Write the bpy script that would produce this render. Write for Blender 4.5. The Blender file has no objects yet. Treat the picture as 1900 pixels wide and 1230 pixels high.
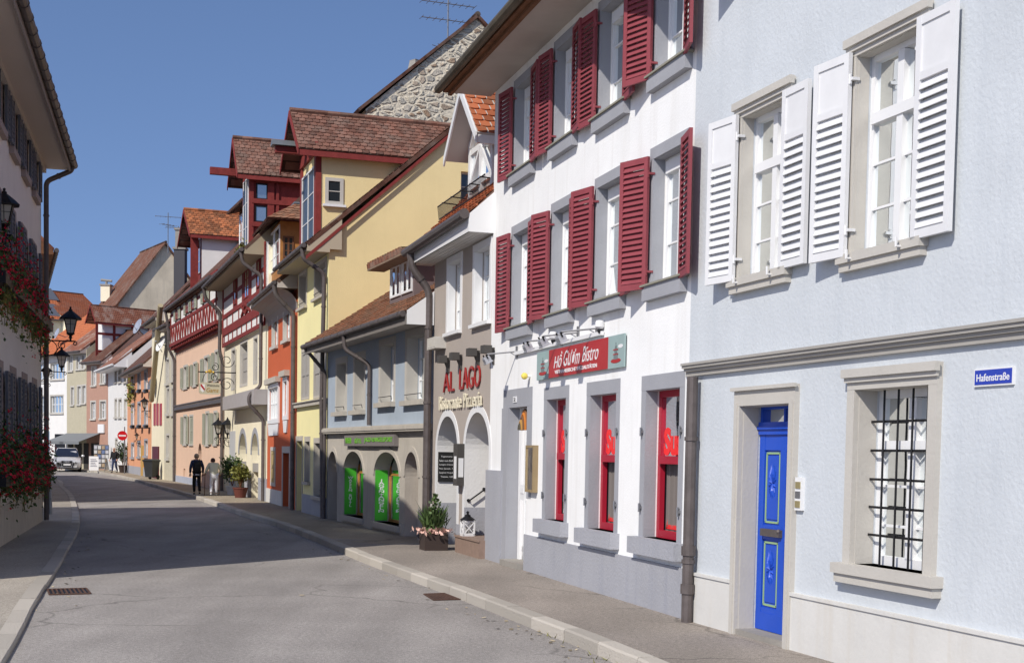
import bpy, math, random
from mathutils import Vector, Matrix
from mathutils.geometry import tessellate_polygon
random.seed(7)
sc = bpy.context.scene
R = math.radians
# ---------------------------------------------------------------- camera
F = 2500.0; W, HH = 1900.0, 1230.0; HZX, HZY = 250.0, 829.0
ROLL = R(1.0); PITCH = R(3.0); CAMZ = 1.85
_f = Vector((0, math.cos(PITCH), -math.sin(PITCH))); _r0 = Vector((1, 0, 0)); _u0 = _r0.cross(_f)
_r = _r0 * math.cos(ROLL) + _u0 * math.sin(ROLL); _u = -_r0 * math.sin(ROLL) + _u0 * math.cos(ROLL)
CAM = Vector((0, 0, CAMZ)); CX = 950.0
def proj_(v, cy=0.0):
    w = v.dot(_f); return CX + F * v.dot(_r) / w, cy - F * v.dot(_u) / w
def _cy():
    # the horizon has to pass (HZX, HZY)
    lo, hi = -0.6, 0.6
    for _ in range(60):
        m = (lo + hi) / 2; x, y = proj_(Vector((m, 1, 0)))
        if x < HZX: lo = m
        else: hi = m
    return HZY - y
CY = _cy()
def proj(p): return proj_(Vector(p) - CAM, CY)
def ray(px, py): return _f + _r * ((px - CX) / F) - _u * ((py - CY) / F)
cam = bpy.data.objects.new('camera', bpy.data.cameras.new('camera')); sc.collection.objects.link(cam)
cam.matrix_world = Matrix.Translation(CAM) @ Matrix((_r, _u, -_f)).transposed().to_4x4()
cam.data.sensor_width = 36; cam.data.lens = F / W * 36; cam.data.shift_x = (W / 2 - CX) / W
cam.data.shift_y = (CY - HH / 2) / W; cam.data.clip_end = 2000; cam.data.clip_start = 0.1
sc.camera = cam
# ---------------------------------------------------------------- light
AZ, EL = R(34), R(40.5)          # the sunlight travels towards this azimuth (from +Y to +X) and down
world = bpy.data.worlds.new('World'); sc.world = world; world.use_nodes = True
wn = world.node_tree; bg = wn.nodes['Background']
sky = wn.nodes.new('ShaderNodeTexSky'); sky.sky_type = 'NISHITA'; sky.sun_disc = False
sky.sun_elevation = EL; sky.sun_rotation = AZ + math.pi; sky.altitude = 400; sky.air_density = 1.0; sky.dust_density = 0.8; sky.ozone_density = 4.0
wtc = wn.nodes.new('ShaderNodeTexCoord'); wad = wn.nodes.new('ShaderNodeVectorMath'); wad.operation = 'ADD'; wad.inputs[1].default_value = (0, 0, .16)
wno = wn.nodes.new('ShaderNodeVectorMath'); wno.operation = 'NORMALIZE'; wmu = wn.nodes.new('ShaderNodeMix'); wmu.data_type = 'RGBA'; wmu.blend_type = 'MULTIPLY'; wmu.inputs[0].default_value = 1
wmu.inputs[7].default_value = (.99, .955, 1.01, 1)
wn.links.new(wtc.outputs['Generated'], wad.inputs[0]); wn.links.new(wad.outputs[0], wno.inputs[0]); wn.links.new(wno.outputs[0], sky.inputs[0])
wn.links.new(sky.outputs[0], wmu.inputs[6]); wn.links.new(wmu.outputs[2], bg.inputs[0]); bg.inputs[1].default_value = 0.15
ld = bpy.data.lights.new('sun', 'SUN'); ld.energy = 4.7; ld.angle = R(0.5); ld.color = (1, .945, .86)
sun = bpy.data.objects.new('sun', ld); sc.collection.objects.link(sun); sun.location = (-20, -20, 40)
sdir = Vector((math.sin(AZ) * math.cos(EL), math.cos(AZ) * math.cos(EL), -math.sin(EL)))
sun.rotation_euler = sdir.to_track_quat('-Z', 'Y').to_euler()
sc.view_settings.view_transform = 'Standard'; sc.view_settings.look = 'None'
sc.view_settings.exposure = -0.12; sc.view_settings.gamma = 1.0
# ---------------------------------------------------------------- materials
MATS = {}
def nt(name):
    m = bpy.data.materials.new(name); m.use_nodes = True; return m, m.node_tree, m.node_tree.nodes['Principled BSDF']
def col4(c): return (c[0], c[1], c[2], 1)
def mat(name, col, rough=.6, metal=0, var=.0, scale=4.0, bump=0, bscale=60, spec=.3, streak=0, dirt=None):
    if name in MATS: return MATS[name]
    m, t, b = nt(name); L = t.links.new; N = t.nodes.new
    b.inputs['Roughness'].default_value = rough; b.inputs['Metallic'].default_value = metal
    b.inputs['Specular IOR Level'].default_value = spec
    tc = N('ShaderNodeTexCoord')
    if var or streak or dirt:
        n1 = N('ShaderNodeTexNoise'); n1.inputs['Scale'].default_value = scale; n1.inputs['Detail'].default_value = 7; n1.inputs['Roughness'].default_value = .65
        L(tc.outputs['Object'], n1.inputs['Vector'])
        cr = N('ShaderNodeMapRange'); cr.inputs[1].default_value = .3; cr.inputs[2].default_value = .7
        cr.inputs[3].default_value = 1 - var; cr.inputs[4].default_value = 1 + var * .6
        L(n1.outputs[0], cr.inputs[0])
        mx = N('ShaderNodeMix'); mx.data_type = 'RGBA'; mx.blend_type = 'MULTIPLY'; mx.inputs[0].default_value = 1
        mx.inputs[6].default_value = col4(col); L(cr.outputs[0], mx.inputs[7]); out = mx.outputs[2]
        if streak:
            mp = N('ShaderNodeMapping'); mp.inputs['Scale'].default_value = (3.2, 3.2, .22); L(tc.outputs['Object'], mp.inputs[0])
            n3 = N('ShaderNodeTexNoise'); n3.inputs['Scale'].default_value = 2.2; n3.inputs['Detail'].default_value = 6; L(mp.outputs[0], n3.inputs['Vector'])
            c3 = N('ShaderNodeMapRange'); c3.inputs[1].default_value = .52; c3.inputs[2].default_value = .8; c3.inputs[3].default_value = 0; c3.inputs[4].default_value = streak
            L(n3.outputs[0], c3.inputs[0])
            m3 = N('ShaderNodeMix'); m3.data_type = 'RGBA'; L(c3.outputs[0], m3.inputs[0]); L(out, m3.inputs[6])
            m3.inputs[7].default_value = col4(dirt or [c * .45 for c in col]); out = m3.outputs[2]
        L(out, b.inputs['Base Color'])
    else: b.inputs['Base Color'].default_value = col4(col)
    if bump:
        n2 = N('ShaderNodeTexNoise'); n2.inputs['Scale'].default_value = bscale; n2.inputs['Detail'].default_value = 5
        L(tc.outputs['Object'], n2.inputs['Vector'])
        bp = N('ShaderNodeBump'); bp.inputs['Strength'].default_value = bump; bp.inputs['Distance'].default_value = .02
        L(n2.outputs[0], bp.inputs['Height']); L(bp.outputs[0], b.inputs['Normal'])
    MATS[name] = m; return m
def tintmat(name, col, rough=.8, var=.35, lichen=None, lf=.0, bump=.3, spec=.2):
    """base colour varied piece by piece through the 'tint' attribute, patches of lichen on top"""
    if name in MATS: return MATS[name]
    m, t, b = nt(name); L = t.links.new; N = t.nodes.new
    b.inputs['Roughness'].default_value = rough; b.inputs['Specular IOR Level'].default_value = spec
    at = N('ShaderNodeAttribute'); at.attribute_name = 'tint'
    hs = N('ShaderNodeMapRange'); hs.inputs[3].default_value = 1 - var; hs.inputs[4].default_value = 1 + var; L(at.outputs['Fac'], hs.inputs[0])
    mx = N('ShaderNodeMix'); mx.data_type = 'RGBA'; mx.blend_type = 'MULTIPLY'; mx.inputs[0].default_value = 1
    mx.inputs[6].default_value = col4(col); L(hs.outputs[0], mx.inputs[7]); out = mx.outputs[2]
    tc = N('ShaderNodeTexCoord')
    if lichen:
        n1 = N('ShaderNodeTexNoise'); n1.inputs['Scale'].default_value = 2.3; n1.inputs['Detail'].default_value = 9; n1.inputs['Roughness'].default_value = .72
        L(tc.outputs['Object'], n1.inputs['Vector'])
        cr = N('ShaderNodeMapRange'); cr.inputs[1].default_value = .5 - lf * .2; cr.inputs[2].default_value = .62; cr.inputs[3].default_value = 0; cr.inputs[4].default_value = lf
        L(n1.outputs[0], cr.inputs[0])
        m2 = N('ShaderNodeMix'); m2.data_type = 'RGBA'; L(cr.outputs[0], m2.inputs[0]); L(out, m2.inputs[6]); m2.inputs[7].default_value = col4(lichen); out = m2.outputs[2]
    L(out, b.inputs['Base Color'])
    n2 = N('ShaderNodeTexNoise'); n2.inputs['Scale'].default_value = 45; L(tc.outputs['Object'], n2.inputs['Vector'])
    bp = N('ShaderNodeBump'); bp.inputs['Strength'].default_value = bump; bp.inputs['Distance'].default_value = .02
    L(n2.outputs[0], bp.inputs['Height']); L(bp.outputs[0], b.inputs['Normal'])
    MATS[name] = m; return m
def tilemat(name, c1, c2, tw=.18, th=.16, lichen=(.3, .28, .24), lf=.3):
    """flat far-off roofs: courses of tiles from the UV map (metres)"""
    if name in MATS: return MATS[name]
    m, t, b = nt(name); L = t.links.new; N = t.nodes.new
    b.inputs['Roughness'].default_value = .85; b.inputs['Specular IOR Level'].default_value = .2
    uv = N('ShaderNodeUVMap'); br = N('ShaderNodeTexBrick'); L(uv.outputs[0], br.inputs['Vector'])
    br.inputs['Color1'].default_value = col4(c1); br.inputs['Color2'].default_value = col4(c2); br.inputs['Mortar'].default_value = col4([x * .25 for x in c1])  # dark joints put the shade between tiles into the colour
    br.inputs['Scale'].default_value = 1; br.inputs['Mortar Size'].default_value = .014; br.inputs['Brick Width'].default_value = tw; br.inputs['Row Height'].default_value = th
    tc = N('ShaderNodeTexCoord'); n1 = N('ShaderNodeTexNoise'); n1.inputs['Scale'].default_value = 1.1; n1.inputs['Detail'].default_value = 9; n1.inputs['Roughness'].default_value = .7
    L(tc.outputs['Object'], n1.inputs['Vector'])
    cr = N('ShaderNodeMapRange'); cr.inputs[1].default_value = .48; cr.inputs[2].default_value = .68; cr.inputs[4].default_value = lf; L(n1.outputs[0], cr.inputs[0])
    m2 = N('ShaderNodeMix'); m2.data_type = 'RGBA'; L(cr.outputs[0], m2.inputs[0]); L(br.outputs[0], m2.inputs[6]); m2.inputs[7].default_value = col4(lichen)
    L(m2.outputs[2], b.inputs['Base Color'])
    bp = N('ShaderNodeBump'); bp.inputs['Strength'].default_value = .8; bp.inputs['Distance'].default_value = .04
    L(br.outputs['Fac'], bp.inputs['Height']); bp.invert = True; L(bp.outputs[0], b.inputs['Normal'])
    MATS[name] = m; return m
def glassmat(name, tint=(.55, .61, .58), clear=1.0, base=.03):
    """thin window glass: what lies behind shows through, the street mirrors on it"""
    if name in MATS: return MATS[name]
    m, t, b = nt(name); L = t.links.new; N = t.nodes.new; t.nodes.remove(b)
    if clear > .3: tr = N('ShaderNodeBsdfTransparent')
    else: tr = N('ShaderNodeBsdfDiffuse')
    tr.inputs[0].default_value = col4(tint)
    gl = N('ShaderNodeBsdfGlossy'); gl.inputs['Roughness'].default_value = .03; gl.inputs[0].default_value = (.92, .96, .97, 1)
    fr = N('ShaderNodeFresnel'); fr.inputs[0].default_value = 1.5; mr = N('ShaderNodeMapRange'); mr.inputs[3].default_value = base; mr.inputs[4].default_value = 1; L(fr.outputs[0], mr.inputs[0])
    tc = N('ShaderNodeTexCoord'); n = N('ShaderNodeTexNoise'); n.inputs['Scale'].default_value = 1.7; L(tc.outputs['Object'], n.inputs['Vector'])
    bp = N('ShaderNodeBump'); bp.inputs['Strength'].default_value = .12; bp.inputs['Distance'].default_value = .05; L(n.outputs[0], bp.inputs['Height']); L(bp.outputs[0], gl.inputs['Normal'])
    mx = N('ShaderNodeMixShader'); L(mr.outputs[0], mx.inputs[0]); L(tr.outputs[0], mx.inputs[1]); L(gl.outputs[0], mx.inputs[2])
    L(mx.outputs[0], t.nodes['Material Output'].inputs[0]); MATS[name] = m; return m
SEAM = 0
def asphalt(name, c, var=.16):
    m, t, b = nt(name); L = t.links.new; N = t.nodes.new
    tc = N('ShaderNodeTexCoord'); b.inputs['Roughness'].default_value = .88; b.inputs['Specular IOR Level'].default_value = .25
    def noise(s, d, r=.6, vec=None):
        n = N('ShaderNodeTexNoise'); n.inputs['Scale'].default_value = s; n.inputs['Detail'].default_value = d; n.inputs['Roughness'].default_value = r
        L(vec or tc.outputs['Object'], n.inputs['Vector']); return n.outputs[0]
    def rng(x, a, b_, c_, d):
        q = N('ShaderNodeMapRange'); q.inputs[1].default_value = a; q.inputs[2].default_value = b_; q.inputs[3].default_value = c_; q.inputs[4].default_value = d; L(x, q.inputs[0]); return q.outputs[0]
    def mul(x, y):
        q = N('ShaderNodeMath'); q.operation = 'MULTIPLY'; L(x, q.inputs[0]); L(y, q.inputs[1]); return q.outputs[0]
    mp = N('ShaderNodeMapping'); mp.inputs['Rotation'].default_value = (0, 0, R(18)); mp.inputs['Scale'].default_value = (1.1, .16, 1); L(tc.outputs['Object'], mp.inputs[0])
    big = rng(noise(.5, 6), .35, .65, 1 - var * .7, 1 + var * .7); track = rng(noise(1, 4, .5, mp.outputs[0]), .35, .65, 1 - var * .8, 1 + var * .8)
    grain = mul(rng(noise(95, 2, .8), .3, .7, .5, 1.55), rng(noise(22, 6, .9), .34, .66, .6, 1.38)); dark = rng(noise(2.6, 8, .75), .62, .72, 1, .8)
    vor = N('ShaderNodeTexVoronoi'); vor.feature = 'DISTANCE_TO_EDGE'; vor.inputs['Scale'].default_value = .42
    dist = N('ShaderNodeTexNoise'); dist.inputs['Scale'].default_value = 1.5; dist.inputs['Detail'].default_value = 6; L(tc.outputs['Object'], dist.inputs['Vector'])
    ad = N('ShaderNodeMix'); ad.data_type = 'RGBA'; ad.inputs[0].default_value = .35; L(tc.outputs['Object'], ad.inputs[6]); L(dist.outputs[1], ad.inputs[7]); L(ad.outputs[2], vor.inputs['Vector'])
    crack = rng(vor.outputs[0], .0, .008, .6, 1); msk = rng(noise(.33, 2), .5, .56, 0, 1)
    cm = N('ShaderNodeMix'); L(msk, cm.inputs[0]); cm.inputs[2].default_value = 1; L(crack, cm.inputs[3])
    v = mul(mul(mul(big, track), mul(grain, dark)), cm.outputs[0])
    mx = N('ShaderNodeMix'); mx.data_type = 'RGBA'; mx.blend_type = 'MULTIPLY'; mx.inputs[0].default_value = 1; L(v, mx.inputs[7])
    sp = N('ShaderNodeSeparateXYZ'); L(tc.outputs['Object'], sp.inputs[0]); wob = rng(noise(.35, 5), .3, .7, -1.3, 1.3)   # an older and a newer coat meet at a ragged seam
    a1 = N('ShaderNodeMath'); a1.operation = 'ADD'; L(sp.outputs[1], a1.inputs[0]); L(wob, a1.inputs[1]); seam = rng(a1.outputs[0], SEAM, SEAM + .08, 0, 1)
    cc = N('ShaderNodeMix'); cc.data_type = 'RGBA'; L(seam, cc.inputs[0]); cc.inputs[6].default_value = col4([c[0] * .96, c[1] * .97, c[2] * 1.02]); cc.inputs[7].default_value = col4([c[0] * 1.06, c[1] * 1.03, c[2] * .93]); L(cc.outputs[2], mx.inputs[6])
    L(mx.outputs[2], b.inputs['Base Color'])
    bp = N('ShaderNodeBump'); bp.inputs['Strength'].default_value = .7; bp.inputs['Distance'].default_value = .008
    L(noise(110, 3, .8), bp.inputs['Height']); L(bp.outputs[0], b.inputs['Normal']); MATS[name] = m; return m
# ---------------------------------------------------------------- mesh helpers
ORI = {}
def root_loc(o):
    while o is not None:
        if o.name in ORI: return ORI[o.name]
        o = o.parent
    return Vector((0, 0, 0))
class MB:
    def __init__(s): s.v = []; s.f = []; s.uv = {}; s.t = []; s.tint = .5; s.smooth = False
    def add(s, pts):
        i = len(s.v); s.v += [Vector(p) for p in pts]; s.t += [s.tint] * len(pts); return i
    def face(s, pts, uv=None):
        i = s.add(pts); k = len(s.f); s.f.append(list(range(i, i + len(pts))))
        if uv: s.uv[k] = uv
    def obox(s, o, a, b, c):
        """box from corner o with edge vectors a, b, c"""
        o, a, b, c = map(Vector, (o, a, b, c)); i = s.add([o, o + a, o + a + b, o + b, o + c, o + a + c, o + a + b + c, o + b + c])
        for q in ((0, 3, 2, 1), (4, 5, 6, 7), (0, 1, 5, 4), (1, 2, 6, 5), (2, 3, 7, 6), (3, 0, 4, 7)): s.f.append([i + j for j in q])
    def fbox(s, f, u0, u1, z0, z1, d0, d1):
        o = f.P(u0, z0, d0); s.obox(o, f.t * (u1 - u0), Vector((0, 0, z1 - z0)), f.n * (d1 - d0))
    def beam(s, p, q, w, h, up=None):
        p, q = Vector(p), Vector(q); a = q - p; up = Vector(up or (0, 0, 1)); x = a.cross(up)
        if x.length < 1e-6: x = a.cross(Vector((1, 0, 0)))
        x.normalize(); y = x.cross(a).normalized(); s.obox(p - x * w / 2 - y * h / 2, a, x * w, y * h)
    def tube(s, pts, r, n=8, r2=None, cap=True):
        pts = [Vector(p) for p in pts]; m = len(pts); i0 = len(s.v); prev = None
        for k, p in enumerate(pts):
            d = (pts[min(k + 1, m - 1)] - pts[max(k - 1, 0)]).normalized()
            if prev is None:
                x = d.cross(Vector((0, 0, 1)));  x = x if x.length > 1e-3 else d.cross(Vector((1, 0, 0)))
            else: x = prev - d * prev.dot(d)
            x.normalize(); prev = x; y = d.cross(x)
            rr = r if r2 is None else r + (r2 - r) * k / (m - 1)
            if isinstance(r, (list, tuple)): rr = r[k]
            s.add([p + (x * math.cos(2 * math.pi * j / n) + y * math.sin(2 * math.pi * j / n)) * rr for j in range(n)])
        for k in range(m - 1):
            for j in range(n):
                a = i0 + k * n + j; b = i0 + k * n + (j + 1) % n; s.f.append([a, b, b + n, a + n])
        if cap: s.f.append([i0 + j for j in range(n)][::-1]); s.f.append([i0 + (m - 1) * n + j for j in range(n)])
    def lathe(s, c, prof, n=16, ax=Vector((0, 0, 1))):
        """prof: (radius, height) pairs about axis ax at c"""
        c = Vector(c); ax = Vector(ax).normalized(); x = ax.cross(Vector((0, 1, 0))); x = x if x.length > .1 else ax.cross(Vector((1, 0, 0))); x.normalize(); y = ax.cross(x); i0 = len(s.v)
        for r_, h in prof: s.add([c + ax * h + (x * math.cos(2 * math.pi * j / n) + y * math.sin(2 * math.pi * j / n)) * max(r_, 1e-4) for j in range(n)])
        for k in range(len(prof) - 1):
            for j in range(n):
                a = i0 + k * n + j; b = i0 + k * n + (j + 1) % n; s.f.append([a, b, b + n, a + n])
        s.f.append([i0 + j for j in range(n)][::-1]); s.f.append([i0 + (len(prof) - 1) * n + j for j in range(n)])
    def ball(s, c, r, n=10, sx=1, sy=1, sz=1):
        c = Vector(c); i0 = len(s.v)
        for k in range(n + 1):
            a = math.pi * k / n
            s.add([c + Vector((r * sx * math.sin(a) * math.cos(b), r * sy * math.sin(a) * math.sin(b), r * sz * math.cos(a))) for b in [2 * math.pi * j / n for j in range(n)]])
        for k in range(n):
            for j in range(n):
                a = i0 + k * n + j; b = i0 + k * n + (j + 1) % n; s.f.append([a, b, b + n, a + n])
    def prism(s, f, poly, d0, d1):
        """polygon of (u, z) on facade f pushed from d0 to d1"""
        a = [f.P(u, z, d0) for u, z in poly]; b = [f.P(u, z, d1) for u, z in poly]; n = len(poly)
        i = s.add(a); k = s.add(b)
        s.f.append([i + j for j in range(n)]); s.f.append([k + j for j in range(n)][::-1])
        for j in range(n): s.f.append([i + j, k + j, k + (j + 1) % n, i + (j + 1) % n])
    def build(s, name, m, parent=None, smooth=False):
        loc = root_loc(parent) if parent else None
        if loc is None:
            if not s.v: loc = Vector((0, 0, 0))
            else:
                xs = [p.x for p in s.v]; ys = [p.y for p in s.v]; zs = [p.z for p in s.v]
                loc = Vector(((min(xs) + max(xs)) / 2, (min(ys) + max(ys)) / 2, min(zs)))
        me = bpy.data.meshes.new(name); me.from_pydata([p - loc for p in s.v], [], s.f)
        if any(abs(x - .5) > 1e-6 for x in s.t):
            at = me.attributes.new('tint', 'FLOAT', 'POINT'); at.data.foreach_set('value', s.t)
        if s.uv:
            ul = me.uv_layers.new(name='UVMap')
            for k, uv in s.uv.items():
                p = me.polygons[k]
                for j, li in enumerate(p.loop_indices): ul.data[li].uv = uv[j]
        me.validate()
        if smooth or s.smooth:
            me.polygons.foreach_set('use_smooth', [True] * len(me.polygons))
        me.materials.append(m); o = bpy.data.objects.new(name, me); sc.collection.objects.link(o)
        if parent: o.parent = parent
        else: o.location = loc; ORI[o.name] = loc
        return o
def tag(o, label=None, cat=None, group=None, kind=None):
    if label: o['label'] = label
    if cat: o['category'] = cat
    if group: o['group'] = group
    if kind: o['kind'] = kind
    return o
def thing(name, loc, label, cat, group=None):
    o = bpy.data.objects.new(name, None); sc.collection.objects.link(o); o.location = Vector(loc); o.empty_display_size = .2
    ORI[o.name] = Vector(loc); return tag(o, label, cat, group)
# ---------------------------------------------------------------- frames of reference
def ground(px, py, z=0.0):
    d = ray(px, py); return CAM + d * ((z - CAMZ) / d.z)
def atdepth(px, py, Y):
    d = ray(px, py); return CAM + d * (Y / d.y)
class Fac:
    """vertical plane: u runs away along t, z up, d outwards along n"""
    def __init__(s, A, B, side=1):
        s.O = Vector((A[0], A[1], 0)); b = Vector((B[0], B[1], 0)); s.L = (b - s.O).length; s.t = (b - s.O).normalized()
        s.n = Vector((-s.t.y, s.t.x, 0)) * side
    def P(s, u, z, d=0): return s.O + s.t * u + s.n * d + Vector((0, 0, z))
    def uz(s, px, py, d=0):
        r = ray(px, py); k = ((s.O + s.n * d) - CAM).dot(s.n) / r.dot(s.n); p = CAM + r * k
        return (p - s.O).dot(s.t), p.z
    def ua(s, px, z, d=0):
        k = (px - CX) / F; b = s.O + s.n * d + Vector((0, 0, z)) - CAM
        return (b.dot(_r) - k * b.dot(_f)) / (k * s.t.dot(_f) - s.t.dot(_r))
    def z(s, px, py, d=0): return s.uz(px, py, d)[1]
    def r(s, xl, xr, yt, yb, d=0):
        """rectangle from pixels: left edge xl (top yt, bottom yb read at that edge), right edge xr -> u0, u1, z0, z1"""
        z1 = s.z(xl, yt, d); z0 = s.z(xl, yb, d); zm = (z0 + z1) / 2; a, b = s.ua(xr, zm, d), s.ua(xl, zm, d)
        return (min(a, b), max(a, b), z0, z1)
    def cross(s, u, d=0):
        """the plane square to this one at u, looking back to the camera; its u runs into the block"""
        g = Fac((0, 0), (1, 0)); g.O = s.P(u, 0, d); g.t = -s.n; g.n = -s.t; g.L = 8; return g
def rectpoly(r): return [(r[0], r[2]), (r[1], r[2]), (r[1], r[3]), (r[0], r[3])]
def archpoly(u0, u1, z0, zs, z1, n=12, pointed=0):
    c = (u0 + u1) / 2; a = (u1 - u0) / 2; pts = [(u0, z0), (u1, z0)]
    for k in range(n + 1):
        th = math.pi * k / n; x = math.cos(th); y = math.sin(th)
        pts.append((c + a * x, zs + (z1 - zs) * (y ** (1 - pointed * .0))))
    return pts
# ---------------------------------------------------------------- building kit
def wall_mesh(f, outline, holes, rev=.2, revs=None):
    """front face with openings and their reveals"""
    mb = MB(); polys = [outline] + holes; flat = [p for q in polys for p in q]
    tris = tessellate_polygon([[Vector((p[0], p[1], 0)) for p in q] for q in polys])
    i = mb.add([f.P(u, z) for u, z in flat]); mb.f += [[i + a for a in t] for t in tris]
    for k, h in enumerate(holes):
        rv = revs[k] if revs else rev; m = len(h); a = mb.add([f.P(u, z, 0) for u, z in h]); b = mb.add([f.P(u, z, -rv) for u, z in h])
        for j in range(m): mb.f.append([a + j, a + (j + 1) % m, b + (j + 1) % m, b + j])
    return mb
def tiles(mb, A, B, C, D, w=.18, h=.16, lift=.022, lip=True):
    """courses of rounded tiles on the plane A (eave near) B (eave far) C (ridge far) D (ridge near)"""
    A, B, C, D = map(Vector, (A, B, C, D)); n = (B - A).cross(D - A).normalized()
    if n.z < 0: n = -n
    rows = max(1, int(((D - A).length + (C - B).length) / 2 / h)); wl = (B - A).length
    for j in range(rows):
        p0 = A.lerp(D, j / rows); q0 = B.lerp(C, j / rows); p1 = A.lerp(D, min(1, (j + 1.25) / rows)); q1 = B.lerp(C, min(1, (j + 1.25) / rows))
        ln = (q0 - p0).length; cnt = max(1, round(ln / w)); off = .5 * (j % 2)
        for i in range(-1, cnt + 1):
            s0 = (i + off) / cnt; s1 = (i + 1 + off) / cnt; s0 = max(0, s0); s1 = min(1, s1)
            if s1 - s0 < .15 / cnt: continue
            g = .05 * (s1 - s0); a, b = s0 + g, s1 - g; jz = random.uniform(-.003, .004); mb.tint = random.random()
            sag = random.uniform(-.008, .008)
            def pt(s, v, up): return p0.lerp(q0, s).lerp(p1.lerp(q1, s), v + (sag if v < .9 else 0)) + n * (up + jz)
            e = [(0, .16), (.16, .04), (.5, 0), (.84, .04), (1, .16)]
            lo = [pt(a + (b - a) * x, y, lift * (1 - y * .8) + .004) for x, y in e]
            mb.face(lo + [pt(b, 1, .002), pt(a, 1, .002)])
            if lip:
                i0 = mb.add(lo); k0 = mb.add([p - n * (lift * .9) for p in lo])
                for x in range(4): mb.f.append([i0 + x, k0 + x, k0 + x + 1, i0 + x + 1])
    mb.tint = .5
def slab(mb, A, B, C, D, th, uv=True):
    """roof slab, top face carrying UVs in metres"""
    A, B, C, D = map(Vector, (A, B, C, D)); n = (B - A).cross(D - A).normalized()
    if n.z < 0: n = -n
    w = (B - A).length; h = (D - A).length; e = (B - A).normalized()
    def q(p): d = p - A; return (d.dot(e), (d - e * d.dot(e)).length)
    mb.face([A, B, C, D], [q(A), q(B), q(C), q(D)] if uv else None)
    i = mb.add([A, B, C, D, A - n * th, B - n * th, C - n * th, D - n * th])
    for x in ((7, 6, 5, 4), (0, 1, 5, 4), (1, 2, 6, 5), (2, 3, 7, 6), (3, 0, 4, 7)): mb.f.append([i + j for j in x])
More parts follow.
